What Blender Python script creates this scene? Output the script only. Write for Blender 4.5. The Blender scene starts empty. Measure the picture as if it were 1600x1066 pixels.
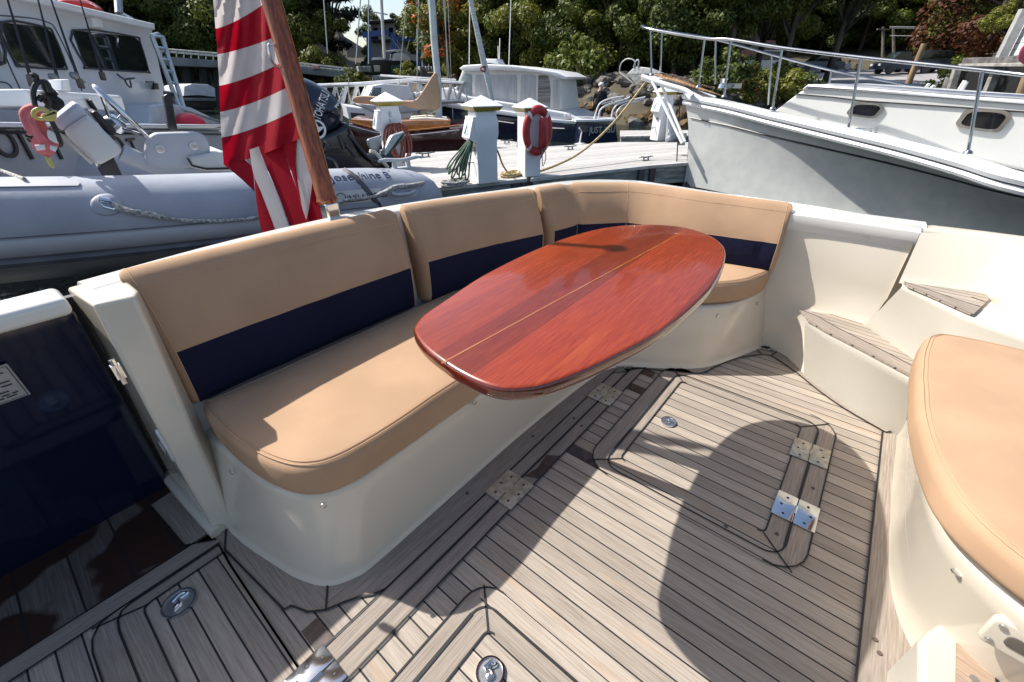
import bpy, bmesh, math, random
from mathutils import Vector, Matrix, noise
random.seed(7)
R = math.radians
S = bpy.context.scene
C = S.collection
# ------------------------------------------------------------------ camera
F = 669.546
H = 1.2
MR = Matrix(((0.63133348, -0.40357232, 0.66222913), (-0.77549959, -0.3238113, 0.54198398), (-0.00429245, -0.85573105, -0.51740308)))
cam = bpy.data.cameras.new('camera')
cam.sensor_width = 36.0
cam.lens = F * 36.0 / 1600.0
cam.clip_start = 0.05
cam.clip_end = 2000
co = bpy.data.objects.new('camera', cam)
C.objects.link(co)
cx, cy, cz = MR.col[0], -MR.col[1], -MR.col[2]
mw = Matrix(((cx[0], cy[0], cz[0], 0), (cx[1], cy[1], cz[1], 0), (cx[2], cy[2], cz[2], H), (0, 0, 0, 1)))
co.matrix_world = mw
S.camera = co
# ------------------------------------------------------------------ light
SUN = Vector((-0.27, 0.84, 1.0)).normalized()      # towards the sun
w = bpy.data.worlds.new('World')
S.world = w
w.use_nodes = True
nt = w.node_tree
bg = nt.nodes['Background']
sky = nt.nodes.new('ShaderNodeTexSky')
sky.sky_type = 'NISHITA'
sky.sun_disc = False
sky.sun_elevation = math.asin(SUN.z)
sky.sun_rotation = math.atan2(SUN.x, SUN.y)
sky.air_density = 1.0
sky.dust_density = 2.2
sky.ozone_density = 0.5
nt.links.new(sky.outputs[0], bg.inputs[0])
bg.inputs[1].default_value = 0.125
sl = bpy.data.lights.new('sun', 'SUN')
sl.energy = 4.7
sl.angle = R(0.55)
sl.color = (1.0, 0.96, 0.90)
so = bpy.data.objects.new('sun', sl)
C.objects.link(so)
so.location = (0, 0, 30)
so.rotation_euler = SUN.to_track_quat('Z', 'Y').to_euler()
S.view_settings.view_transform = 'Standard'
S.view_settings.look = 'None'
S.view_settings.exposure = 0.56
S.view_settings.gamma = 1.0
S.cycles.max_bounces = 8
S.cycles.transparent_max_bounces = 8

# ------------------------------------------------------------------ photo pixel -> point in the place
def ray(px, py):
    return MR @ Vector((px - 800, py - 533, F))
def U(px, py, z):                       # on the level plane z
    d = ray(px, py); t = (z - H) / d.z
    return Vector((d.x * t, d.y * t, z))
def PX(px, py, X):                      # on the plane x = X
    d = ray(px, py); t = X / d.x
    return Vector((X, d.y * t, H + d.z * t))
def PY(px, py, Y):
    d = ray(px, py); t = Y / d.y
    return Vector((d.x * t, Y, H + d.z * t))
def PR(px, py, r):                      # at a horizontal distance r
    d = ray(px, py); t = r / math.hypot(d.x, d.y)
    return Vector((d.x * t, d.y * t, H + d.z * t))

class Fr:                               # upright (or tilted) plane with a 2-D system on it
    def __init__(s, a, b, up=(0, 0, 1)):
        s.o = Vector((a[0], a[1], 0)); s.u = (Vector((b[0], b[1], 0)) - s.o).normalized()
        s.v = Vector(up).normalized(); s.w = s.u.cross(s.v).normalized()
        if s.w.dot(-s.o) < 0: s.w = -s.w
    def to(s, px, py):
        d = ray(px, py); c = Vector((0, 0, H))
        t = (s.o - c).dot(s.w) / d.dot(s.w)
        q = c + d * t - s.o
        return (q.dot(s.u), q.dot(s.v))
    def P(s, a, b, d=0.0):              # d > 0 : towards the viewer
        return s.o + s.u * a + s.v * b + s.w * d
    def at(s, px, py, d=0.0):
        f = s.off(d) if d else s
        a, b = f.to(px, py)
        return f.P(a, b)
    def off(s, d):
        f = Fr.__new__(Fr); f.o = s.o + s.w * d; f.u = s.u; f.v = s.v; f.w = s.w
        return f
def frr(p1, r1, p2, r2):                # plane through two image columns at two distances
    return Fr(PR(p1, 130, r1), PR(p2, 130, r2))

# ------------------------------------------------------------------ materials
MATS = {}
def mat(name, col, rough=0.5, metal=0.0, var=0.08, vs=4.0, bump=0.0, bs=60.0, coat=0.0, spec=0.5, stretch=None, col2=None, trans=0.0, rv=0.0, sub=0.0):
    if name in MATS: return MATS[name]
    m = bpy.data.materials.new(name); m.use_nodes = True
    t = m.node_tree; N = t.nodes; L = t.links
    p = N['Principled BSDF']
    p.inputs['Roughness'].default_value = rough
    p.inputs['Metallic'].default_value = metal
    p.inputs['Coat Weight'].default_value = coat
    p.inputs['Coat Roughness'].default_value = 0.06
    p.inputs['Specular IOR Level'].default_value = spec
    g = N.new('ShaderNodeNewGeometry')
    mp = N.new('ShaderNodeMapping'); L.new(g.outputs['Position'], mp.inputs['Vector'])
    if stretch: mp.inputs['Scale'].default_value = stretch
    n = N.new('ShaderNodeTexNoise'); n.inputs['Scale'].default_value = vs; n.inputs['Detail'].default_value = 6
    L.new(mp.outputs[0], n.inputs['Vector'])
    r = N.new('ShaderNodeValToRGB')
    c2 = col2 if col2 else tuple(c * (1 - 2 * var) for c in col)
    r.color_ramp.elements[0].position = 0.36; r.color_ramp.elements[0].color = (*c2, 1)
    r.color_ramp.elements[1].position = 0.64; r.color_ramp.elements[1].color = (*(c * (1 + var) if not col2 else c for c in col), 1)
    L.new(n.outputs['Fac'], r.inputs['Fac']); L.new(r.outputs[0], p.inputs['Base Color'])
    if rv:
        mr = N.new('ShaderNodeMapRange'); mr.inputs['To Min'].default_value = max(0, rough - rv); mr.inputs['To Max'].default_value = min(1, rough + rv)
        n3 = N.new('ShaderNodeTexNoise'); n3.inputs['Scale'].default_value = vs * 2.3; n3.inputs['Detail'].default_value = 4
        L.new(g.outputs['Position'], n3.inputs['Vector']); L.new(n3.outputs['Fac'], mr.inputs['Value']); L.new(mr.outputs[0], p.inputs['Roughness'])
    if bump:
        n2 = N.new('ShaderNodeTexNoise'); n2.inputs['Scale'].default_value = bs; n2.inputs['Detail'].default_value = 3
        L.new(g.outputs['Position'], n2.inputs['Vector'])
        b = N.new('ShaderNodeBump'); b.inputs['Strength'].default_value = bump; b.inputs['Distance'].default_value = 0.01
        L.new(n2.outputs['Fac'], b.inputs['Height']); L.new(b.outputs[0], p.inputs['Normal'])
    if trans:
        tr = N.new('ShaderNodeBsdfTranslucent'); mx = N.new('ShaderNodeMixShader'); mx.inputs[0].default_value = trans
        L.new(r.outputs[0], tr.inputs['Color']); L.new(p.outputs[0], mx.inputs[1]); L.new(tr.outputs[0], mx.inputs[2])
        L.new(mx.outputs[0], N['Material Output'].inputs['Surface'])
    MATS[name] = m
    return m

def wood(name, ang, cols, seam=None, phase=0.0, rough=0.75, gs=1.0, plankvar=1.0, seamw=0.085, coat=0.0, wet=0.0, streak=0.0, orient=True):
    """boards running along the direction ang (world, radians); seam = board pitch in metres with dark caulking"""
    m = bpy.data.materials.new(name); m.use_nodes = True
    t = m.node_tree; N = t.nodes; L = t.links; p = N['Principled BSDF']
    def math_(op, a, b=None, c=None):
        x = N.new('ShaderNodeMath'); x.operation = op
        for i, q in enumerate((a, b, c)):
            if q is None: continue
            if isinstance(q, (int, float)): x.inputs[i].default_value = q
            else: L.new(q, x.inputs[i])
        return x.outputs[0]
    g = N.new('ShaderNodeNewGeometry'); rot = N.new('ShaderNodeMapping'); rot.vector_type = 'POINT'
    rot.inputs['Rotation'].default_value = (0, 0, -ang)
    L.new(g.outputs['Position'], rot.inputs['Vector'])
    sp = N.new('ShaderNodeSeparateXYZ'); L.new(rot.outputs[0], sp.inputs[0])   # x along the board, y across
    if seam:
        q = math_('DIVIDE', math_('SUBTRACT', sp.outputs[1], phase), seam)
        pid = math_('FLOOR', q); fr = math_('SUBTRACT', q, pid)
    else:
        pid = math_('FLOOR', math_('MULTIPLY', sp.outputs[1], 0.0)); fr = None
    wn = N.new('ShaderNodeTexWhiteNoise'); wn.noise_dimensions = '1D'; L.new(pid, wn.inputs['W'])
    cb = N.new('ShaderNodeCombineXYZ')
    L.new(math_('ADD', math_('MULTIPLY', sp.outputs[0], 9 * gs), math_('MULTIPLY', pid, 7.3)), cb.inputs[0])
    L.new(math_('MULTIPLY', sp.outputs[1], 230 * gs), cb.inputs[1]); L.new(math_('MULTIPLY', pid, 3.1), cb.inputs[2])
    gn = N.new('ShaderNodeTexNoise'); gn.inputs['Scale'].default_value = 1.0; gn.inputs['Detail'].default_value = 4; gn.inputs['Roughness'].default_value = 0.62
    L.new(cb.outputs[0], gn.inputs['Vector'])
    cb2 = N.new('ShaderNodeCombineXYZ')
    L.new(math_('ADD', math_('MULTIPLY', sp.outputs[0], 3.2), math_('MULTIPLY', pid, 17.7)), cb2.inputs[0]); L.new(math_('MULTIPLY', sp.outputs[1], 22), cb2.inputs[1])
    bn = N.new('ShaderNodeTexNoise'); bn.inputs['Scale'].default_value = 1.0; bn.inputs['Detail'].default_value = 3
    L.new(cb2.outputs[0], bn.inputs['Vector'])
    rp = N.new('ShaderNodeValToRGB'); e = rp.color_ramp.elements
    e[0].position = 0.30; e[0].color = (*cols[0], 1); e[1].position = 0.72; e[1].color = (*cols[2], 1)
    mid = rp.color_ramp.elements.new(0.5); mid.color = (*cols[1], 1)
    L.new(gn.outputs['Fac'], rp.inputs['Fac'])
    # per-board brightness
    bri = math_('ADD', math_('MULTIPLY', wn.outputs[0], 0.34 * plankvar), 1 - 0.19 * plankvar)
    bri = math_('MULTIPLY', bri, math_('ADD', math_('MULTIPLY', bn.outputs['Fac'], 0.36), 0.82))
    mul = N.new('ShaderNodeVectorMath'); mul.operation = 'SCALE'; L.new(rp.outputs[0], mul.inputs[0]); L.new(bri, mul.inputs['Scale'])
    # warm worn patches
    wm = N.new('ShaderNodeMix'); wm.data_type = 'RGBA'; wm.blend_type = 'MIX'
    wp = N.new('ShaderNodeMapRange'); wp.inputs['From Min'].default_value = 0.60; wp.inputs['From Max'].default_value = 0.76; wp.inputs['To Max'].default_value = 0.75
    L.new(math_('ADD', math_('MULTIPLY', bn.outputs['Fac'], 0.8), math_('MULTIPLY', math_('FRACT', math_('MULTIPLY', wn.outputs[0], 7.77)), 0.2)), wp.inputs['Value'])
    L.new(wp.outputs[0], wm.inputs['Factor']); L.new(mul.outputs[0], wm.inputs['A']); wm.inputs['B'].default_value = (*cols[3], 1)
    last = wm.outputs['Result']
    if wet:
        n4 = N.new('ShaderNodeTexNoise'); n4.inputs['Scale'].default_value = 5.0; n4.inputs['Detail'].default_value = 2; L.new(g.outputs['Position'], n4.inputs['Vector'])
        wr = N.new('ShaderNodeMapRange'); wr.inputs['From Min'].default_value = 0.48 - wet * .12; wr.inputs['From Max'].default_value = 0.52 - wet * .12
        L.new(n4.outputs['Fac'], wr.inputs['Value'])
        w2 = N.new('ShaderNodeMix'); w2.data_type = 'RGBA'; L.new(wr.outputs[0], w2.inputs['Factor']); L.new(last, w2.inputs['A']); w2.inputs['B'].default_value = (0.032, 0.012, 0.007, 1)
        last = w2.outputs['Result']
    if fr is not None:
        d = math_('ABSOLUTE', math_('SUBTRACT', fr, 0.5))
        sm = math_('GREATER_THAN', d, 0.5 - seamw / 2)
        bm_ = N.new('ShaderNodeMix'); bm_.data_type = 'RGBA'; L.new(sm, bm_.inputs['Factor']); L.new(last, bm_.inputs['A']); bm_.inputs['B'].default_value = (0.012, 0.012, 0.014, 1)
        last = bm_.outputs['Result']
    L.new(last, p.inputs['Base Color'])
    p.inputs['Roughness'].default_value = rough; p.inputs['Coat Weight'].default_value = coat; p.inputs['Coat Roughness'].default_value = 0.05
    b = N.new('ShaderNodeBump'); b.inputs['Strength'].default_value = 0.35; b.inputs['Distance'].default_value = 0.002
    hh = gn.outputs['Fac']
    if fr is not None: hh = math_('SUBTRACT', hh, math_('MULTIPLY', sm, 1.2))
    L.new(hh, b.inputs['Height'])
    if rough > 0.4: L.new(b.outputs[0], p.inputs['Normal'])
    MATS[name] = m
    return m

TK = ((0.255, 0.207, 0.162), (0.345, 0.293, 0.238), (0.425, 0.368, 0.305), (0.37, 0.25, 0.16))
TM = ((0.19, 0.155, 0.122), (0.275, 0.23, 0.188), (0.36, 0.31, 0.26), (0.36, 0.25, 0.17))
teak_sole = wood('teak_planks', math.pi / 2, TK, seam=0.0503, phase=-0.6343)
teak_x = wood('teak_margin_lengthwise', 0.0, TM, plankvar=0)
teak_y = wood('teak_margin_crosswise', math.pi / 2, TM, plankvar=0)
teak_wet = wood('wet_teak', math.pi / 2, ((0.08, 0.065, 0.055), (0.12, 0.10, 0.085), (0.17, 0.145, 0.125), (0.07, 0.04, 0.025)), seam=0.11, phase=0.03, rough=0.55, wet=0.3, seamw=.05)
gel = mat('cream_gelcoat', (0.63, 0.57, 0.465), 0.18, var=0.02, vs=2.5, coat=0.3, bump=0.03, bs=7, rv=.09)
gel_w = mat('white_nonskid_gelcoat', (0.50, 0.47, 0.40), 0.5, var=0.02, vs=3, bump=0.25, bs=420)
gel_top = mat('white_gelcoat', (0.70, 0.69, 0.65), 0.25, var=0.01, vs=2, coat=0.3)
caulk = mat('black_caulking', (0.012, 0.012, 0.014), 0.6)
navyhull = mat('navy_gloss_paint', (0.004, 0.008, 0.028), 0.09, var=0.05, coat=0.8, spec=0.35)
tan = mat('tan_canvas', (0.45, 0.295, 0.185), 0.95, var=0.045, vs=5, bump=0.22, bs=1500, spec=0.1)
tan_st = mat('tan_stitching', (0.50, 0.335, 0.21), 0.8, spec=0.2)
navyfab = mat('navy_canvas', (0.006, 0.009, 0.036), 0.8, var=0.08, vs=4, bump=0.3, bs=900, spec=0.25)
steel = mat('polished_steel', (0.72, 0.73, 0.74), 0.12, metal=1.0, var=0.02)
dull = mat('dull_nickel', (0.50, 0.46, 0.38), 0.42, metal=0.75, var=0.12, vs=60)
steel_d = mat('dull_steel', (0.55, 0.56, 0.57), 0.33, metal=1.0, var=0.08, vs=30)
blk = mat('black_plastic', (0.015, 0.015, 0.017), 0.35)
rubber = mat('grey_rubber', (0.05, 0.05, 0.055), 0.6)
white_p = mat('white_paint', (0.80, 0.80, 0.80), 0.4, var=0.02)
wht = mat('white_fibreglass', (0.76, 0.77, 0.78), 0.3, var=0.02, coat=0.2)

# ------------------------------------------------------------------ mesh builder
def cr(pts, n=6, closed=False):
    pts = [tuple(p) for p in pts]; k = len(pts); out = []
    rng = range(k if closed else k - 1)
    for i in rng:
        if closed: p0, p1, p2, p3 = pts[(i - 1) % k], pts[i], pts[(i + 1) % k], pts[(i + 2) % k]
        else: p0, p1, p2, p3 = pts[max(i - 1, 0)], pts[i], pts[i + 1], pts[min(i + 2, k - 1)]
        for j in range(n):
            t = j / n
            out.append(tuple(0.5 * ((2 * b) + (-a + c) * t + (2 * a - 5 * b + 4 * c - d) * t * t + (-a + 3 * b - 3 * c + d) * t ** 3) for a, b, c, d in zip(p0, p1, p2, p3)))
    if not closed: out.append(pts[-1])
    return out
def rrect(x0, x1, y0, y1, r, n=5):
    o = []
    for cx_, cy_, a in ((x1 - r, y1 - r, 0), (x0 + r, y1 - r, 90), (x0 + r, y0 + r, 180), (x1 - r, y0 + r, 270)):
        for i in range(n + 1):
            t = R(a + 90 * i / n); o.append((cx_ + r * math.cos(t), cy_ + r * math.sin(t)))
    return o
def area2(o): return 0.5 * sum(o[i][0] * o[(i + 1) % len(o)][1] - o[(i + 1) % len(o)][0] * o[i][1] for i in range(len(o)))
def rnd2(o, r, n=4):
    """round the corners of a 2-D polygon"""
    out = []
    k = len(o)
    for i in range(k):
        p = Vector(o[i]); a = Vector(o[i - 1]); b = Vector(o[(i + 1) % k])
        da = (a - p); db = (b - p); rr = min(r, da.length * .45, db.length * .45)
        q0 = p + da.normalized() * rr; q1 = p + db.normalized() * rr
        for j in range(n + 1):
            t = j / n; out.append(tuple((1 - t) ** 2 * q0 + 2 * t * (1 - t) * p + t * t * q1))
    return out
def inset(o, d):
    k = len(o); s = 1 if area2(o) > 0 else -1; out = []
    for i in range(k):
        a = Vector(o[i - 1]); p = Vector(o[i]); b = Vector(o[(i + 1) % k])
        e1 = (p - a); e2 = (b - p)
        if e1.length < 1e-9: e1 = e2
        if e2.length < 1e-9: e2 = e1
        n1 = Vector((-e1.y, e1.x)).normalized() * s; n2 = Vector((-e2.y, e2.x)).normalized() * s
        n_ = (n1 + n2)
        if n_.length < 1e-6: n_ = n1
        n_.normalize(); c = max(0.5, n_.dot(n1))
        out.append(tuple(p + n_ * d / c))
    return out

class G:
    def __init__(s): s.v = []; s.f = []; s.m = []; s.mi = 0
    def V(s, p): s.v.append(tuple(p)); return len(s.v) - 1
    def face(s, ids): s.f.append(tuple(ids)); s.m.append(s.mi)
    def poly(s, pts): s.face([s.V(p) for p in pts]); return s
    def ring(s, pts): return [s.V(p) for p in pts]
    def bridge(s, a, b, closed=True):
        n = len(a)
        for i in range(n if closed else n - 1):
            j = (i + 1) % n; s.face((a[i], a[j], b[j], b[i]))
    def loft(s, rings, closed=True, caps=True, mats=None):
        rs = [s.ring(r) for r in rings]
        for k in range(len(rs) - 1):
            if mats: s.mi = mats[k]
            s.bridge(rs[k], rs[k + 1], closed)
        if caps: s.face(rs[0][::-1]); s.face(rs[-1])
        return s
    def prism(s, pts, vec):
        vec = Vector(vec); a = [Vector(p) for p in pts]; b = [p + vec for p in a]
        return s.loft([a, b])
    def box(s, c, d, rz=0.0, fr=None, M=None):
        c = Vector(c)
        if fr: ax, ay, az = fr.u, fr.w, fr.v
        else:
            ax = Vector((math.cos(rz), math.sin(rz), 0)); ay = Vector((-math.sin(rz), math.cos(rz), 0)); az = Vector((0, 0, 1))
        if M: ax, ay, az = M
        ax = ax * d[0] / 2; ay = ay * d[1] / 2; az = az * d[2] / 2
        return s.loft([[c - ax - ay - az, c + ax - ay - az, c + ax + ay - az, c - ax + ay - az], [c - ax - ay + az, c + ax - ay + az, c + ax + ay + az, c - ax + ay + az]])
    def bar(s, a, b, wd, th, up=(0, 0, 1)):
        a = Vector(a); b = Vector(b); d = b - a
        x = d.normalized(); y = Vector(up).cross(x)
        if y.length < 1e-4: y = Vector((1, 0, 0)).cross(x)
        y.normalize(); z = x.cross(y)
        return s.box((a + b) / 2, (d.length, wd, th), M=(x, y, z))
    def tube(s, pts, r, n=10, caps=True, closed=False, flat=1.0):
        pts = [Vector(p) for p in pts]; k = len(pts)
        rr = r if isinstance(r, (list, tuple)) else [r] * k
        rings = []; prev = None
        for i in range(k):
            if closed: t = pts[(i + 1) % k] - pts[i - 1]
            else: t = pts[min(i + 1, k - 1)] - pts[max(i - 1, 0)]
            if t.length < 1e-9: t = Vector((0, 0, 1))
            t.normalize()
            if prev is None:
                a = Vector((0, 0, 1)) if abs(t.z) < 0.9 else Vector((1, 0, 0))
                x = a.cross(t).normalized()
            else:
                x = prev - t * prev.dot(t)
                x = x.normalized() if x.length > 1e-6 else Vector((1, 0, 0))
            prev = x; y = t.cross(x)
            rings.append([pts[i] + (x * math.cos(2 * math.pi * j / n) + y * math.sin(2 * math.pi * j / n) * flat) * rr[i] for j in range(n)])
        if closed:
            rs = [s.ring(q) for q in rings]
            for i in range(k): s.bridge(rs[i], rs[(i + 1) % k])
        else: s.loft(rings, True, caps)
        return s
    def lathe(s, prof, c, ax=(0, 0, 1), n=24):
        c = Vector(c); ax = Vector(ax).normalized()
        x = ax.orthogonal().normalized(); y = ax.cross(x)
        return s.loft([[c + ax * z + (x * math.cos(2 * math.pi * j / n) + y * math.sin(2 * math.pi * j / n)) * max(r, 1e-4) for j in range(n)] for r, z in prof])
    def ball(s, c, r, n=12, sc=(1, 1, 1)):
        c = Vector(c); rings = []
        for i in range(n // 2 + 1):
            t = math.pi * i / (n // 2); q = max(math.sin(t), 1e-3)
            rings.append([c + Vector((math.cos(2 * math.pi * j / n) * q * r * sc[0], math.sin(2 * math.pi * j / n) * q * r * sc[1], -math.cos(t) * r * sc[2])) for j in range(n)])
        return s.loft(rings)
    def pad(s, o, fn, d, rn=0.02, crown=0.0, steps=4, smat=None, rb=None):
        """closed cushion-like solid: outline o (2-D), fn(a, b, h) -> point, h from 0 (back) to d (front)"""
        if area2(o) < 0: o = o[::-1]
        rb = rn if rb is None else rb
        rings = []
        for i in range(steps + 1):
            t = math.pi / 2 * i / steps
            rings.append((rb * (1 - math.sin(t)), rb * (1 - math.cos(t))))
        for i in range(steps + 1):
            t = math.pi / 2 * i / steps
            rings.append((rn * (1 - math.cos(t)), d - rn * (1 - math.sin(t))))
        R3 = []
        for ins, h in rings:
            q = inset(o, ins) if ins > 1e-6 else o
            R3.append([fn(a, b, h) for a, b in q])
        s.loft(R3, True, False)
        n = len(o); tot = len(s.v); first = list(range(tot - n * len(R3), tot - n * len(R3) + n)); last = list(range(tot - n, tot))
        s.face(first[::-1])
        if crown:
            q = inset(o, rn); cxx = sum(a for a, b in q) / n; cyy = sum(b for a, b in q) / n
            prev = last
            for sc_, hh in ((0.9, .30), (.75, .6), (0.5, .85), (0.25, .97)):
                r_ = s.ring([fn(cxx + (a - cxx) * sc_, cyy + (b - cyy) * sc_, d + crown * hh) for a, b in q])
                s.bridge(prev, r_); prev = r_
            c_ = s.V(fn(cxx, cyy, d + crown))
            for i in range(n): s.face((prev[i], prev[(i + 1) % n], c_))
        else: s.face(last)
        return s
    def fpad(s, fr, pxs, d, rn=0.02, cr_=0.0, corner=0.0, off=0.0, sm=0, crown=0.0):
        """pad whose outline is given in photo pixels on plane fr; it extends d away from the viewer"""
        fo_ = fr.off(off) if off else fr
        o = [fo_.to(*p) for p in pxs]
        if sm: o = cr(o, sm, True)
        if corner: o = rnd2(o, corner)
        return s.pad(o, lambda a, b, h: fr.P(a, b, off - d + h), d, rn, crown)
    def ribbon(s, pts, wd, up=(0, 0, 1), closed=False, th=0.0):
        pts = [Vector(p) for p in pts]; k = len(pts); up = Vector(up); a = []; b = []
        for i in range(k):
            t = (pts[(i + 1) % k] - pts[i - 1]) if closed else (pts[min(i + 1, k - 1)] - pts[max(i - 1, 0)])
            sd = up.cross(t).normalized() * wd / 2
            a.append(pts[i] - sd); b.append(pts[i] + sd)
        ra, rb_ = s.ring(a), s.ring(b); s.bridge(ra, rb_, closed)
        return s
    def build(s, name, mats, parent=None, smooth=38, bevel=0.0, bseg=2, recalc=True, weld=False):
        me = bpy.data.meshes.new(name)
        org = Vector(parent.matrix_world.translation) if parent else None
        if parent is not None:
            org = Vector(parent['_org']) if '_org' in parent else Vector(parent.location)
            vv = [(a - org.x, b - org.y, c - org.z) for a, b, c in s.v]
        else: vv = s.v
        me.from_pydata(vv, [], s.f)
        if not isinstance(mats, (list, tuple)): mats = [mats]
        for m in mats: me.materials.append(m)
        me.polygons.foreach_set('material_index', [min(i, len(mats) - 1) for i in s.m])
        if recalc or weld:
            bm = bmesh.new(); bm.from_mesh(me)
            if weld: bmesh.ops.remove_doubles(bm, verts=bm.verts, dist=1e-4)
            if recalc: bmesh.ops.recalc_face_normals(bm, faces=bm.faces)
            bm.to_mesh(me); bm.free()
        if smooth:
            me.polygons.foreach_set('use_smooth', [True] * len(me.polygons))
            me.set_sharp_from_angle(angle=R(smooth))
        me.update()
        o = bpy.data.objects.new(name, me); C.objects.link(o)
        if parent is not None: o.parent = parent; o['_org'] = tuple(org)
        if bevel:
            b = o.modifiers.new('bevel', 'BEVEL'); b.width = bevel; b.segments = bseg; b.limit_method = 'ANGLE'; b.angle_limit = R(40)
        return o

def tag(o, label=None, cat=None, group=None, kind=None):
    if label: o['label'] = label
    if cat: o['category'] = cat
    if group: o['group'] = group
    if kind: o['kind'] = kind
    return o
def thing(name, label, cat, loc=(0, 0, 0), group=None):
    o = bpy.data.objects.new(name, None); C.objects.link(o); o.location = loc; o.empty_display_size = 0.1
    return tag(o, label, cat, group)
def center(o):                            # put a one-mesh thing's origin at its base
    me = o.data; n = len(me.vertices)
    if not n: return o
    xs = [v.co for v in me.vertices]
    c = Vector((sum(v.x for v in xs) / n, sum(v.y for v in xs) / n, min(v.z for v in xs)))
    for v in me.vertices: v.co -= c
    o.location = o.location + c
    return o
def solo(g, name, mats, label, cat, group=None, **k):
    return tag(center(g.build(name, mats, None, **k)), label, cat, group)
def text(name, body, m, o, ux, uy, size, parent=None, ext=0.0015, bend=None, font_w=1.0, align='LEFT'):
    cu = bpy.data.curves.new(name, 'FONT'); cu.body = body; cu.size = size; cu.extrude = ext; cu.align_x = align
    t = bpy.data.objects.new(name, cu); C.objects.link(t)
    dg = bpy.context.evaluated_depsgraph_get(); dg.update()
    me = bpy.data.meshes.new_from_object(t.evaluated_get(dg))
    bpy.data.objects.remove(t); bpy.data.curves.remove(cu)
    ux = Vector(ux).normalized(); uy = Vector(uy).normalized(); uz = ux.cross(uy).normalized()
    org = Vector(parent['_org']) if parent is not None and '_org' in parent else (Vector(parent.location) if parent is not None else Vector((0, 0, 0)))
    for v in me.vertices:
        x, y, z = v.co
        p = (bend(x * font_w, y, z) if bend else Vector(o) + ux * x * font_w + uy * y + uz * z)
        v.co = p - org
    me.materials.clear(); me.materials.append(m)
    q = bpy.data.objects.new(name, me); C.objects.link(q)
    if parent is not None: q.parent = parent; q['_org'] = tuple(org)
    return q
def copy_tree(o, parent=None):
    c = o.copy(); C.objects.link(c); c.parent = parent
    for ch in list(o.children): copy_tree(ch, c)
    return c

# =================================================================== OUR BOAT
boat = thing('motor_yacht', 'cream gelcoat motor yacht cockpit with weathered teak sole in the foreground', 'motor yacht', (1.0, 0.4, 0))
Z = lambda pts, z: [(a, b, z) for a, b in pts]
# --- sole
g = G(); g.poly([(-1.3, -0.9, 0), (2.6, -0.9, 0), (2.6, 1.257, 0), (-1.3, 1.257, 0)])
sole = g.build('cockpit_sole', teak_sole, boat, smooth=0)
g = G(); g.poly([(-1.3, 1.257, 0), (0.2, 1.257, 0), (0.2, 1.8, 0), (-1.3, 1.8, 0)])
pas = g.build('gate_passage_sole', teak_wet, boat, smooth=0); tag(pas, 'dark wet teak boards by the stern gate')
g = G(); g.box((0.6, 0.4, -0.1), (4.2, 3.0, 0.16)); g.build('sole_underlay', rubber, boat, smooth=0)
L0 = 0.004
# --- aft margin boards
g = G()
g.poly([(-0.02, 0.640, L0), (1.765, 0.640, L0), (1.70, 0.688, L0), (-0.02, 0.688, L0)])
g.poly([(-0.02, 0.588, L0), (1.80, 0.588, L0), (1.775, 0.634, L0), (-0.02, 0.634, L0)])
g.build('margin_board', teak_x, sole, smooth=0)
g = G()
g.poly(Z([(0.285, 0.692), (1.64, 0.692), (1.66, 0.80), (0.30, 0.83), (0.21, 0.85), (0.153, 0.767), (0.19, 0.75), (0.23, 0.727), (0.255, 0.705)], L0))
g.build('margin_board', teak_x, sole, smooth=0)
g = G(); g.poly(Z([(0.153, 0.767), (0.12, 0.80), (0.10, 0.85), (0.083, 0.854), (0.055, 1.16), (0.075, 1.25), (0.15, 1.25), (0.2, 0.83)], L0))
g.build('margin_board', teak_y, sole, smooth=0)
# right-hand side margins : curved under the side seat and along the steps
inn = [(1.66, 0.64), (1.72, 0.60), (1.78, 0.50), (1.86, 0.365), (1.96, 0.325), (2.061, 0.285), (2.15, 0.235), (2.226, 0.174)]
inn = cr(inn, 4)
g = G(); g.poly(Z(inn + [(2.252, 0.25), (2.35, 0.6), (1.9, 0.9), (1.66, 0.8)], L0)); g.build('margin_board', teak_x, sole, smooth=0)
inn2 = cr([(2.245, 0.135), (2.175, 0.03), (2.075, -0.08), (1.985, -0.20), (1.913, -0.349)], 4)
g = G(); g.poly(Z(inn2 + [(1.96, -0.39), (2.2, -0.3), (2.4, 0.12)], L0)); g.build('margin_board', teak_y, sole, smooth=0)
g = G(); g.poly(Z([(1.913, -0.335), (0.2, -0.335), (0.2, -0.60), (1.96, -0.60)], L0)); g.build('margin_board', teak_x, sole, smooth=0)
# left threshold boards
g = G(); g.poly([(-1.3, 1.199, L0), (0.057, 1.199, L0), (0.05, 1.255, L0), (-1.3, 1.255, L0)]); g.build('margin_board', teak_x, sole, smooth=0)
# seams over the boards
g = G(); L1 = 0.0065
def seam(pts, wd=0.0055): g.ribbon([(a, b, L1) for a, b in pts], wd)
seam([(0.0, 0.690), (1.64, 0.690)]); seam([(0.0, 0.637), (1.74, 0.637)], .008); seam([(0.0, 0.586), (1.80, 0.586)]); seam(inn); seam(inn2)
seam([(1.913, -0.349), (1.913, -0.335), (0.3, -0.335)]); seam([(1.913, -0.345), (1.965, -0.385)]); seam([(2.226, 0.174), (2.27, 0.215)]); seam([(2.245, 0.135), (2.30, 0.12)]); seam([(2.226, 0.174), (2.235, 0.155), (2.245, 0.135)])
seam([(0.285, 0.690), (0.255, 0.705), (0.23, 0.727), (0.19, 0.75), (0.153, 0.767), (0.12, 0.80), (0.10, 0.85), (0.083, 0.854)]); seam([(0.083, 0.854), (0.055, 1.16)]); seam([(0.153, 0.767), (0.196, 0.83)]); seam([(0.055, 1.16), (0.085, 1.23)])
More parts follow.
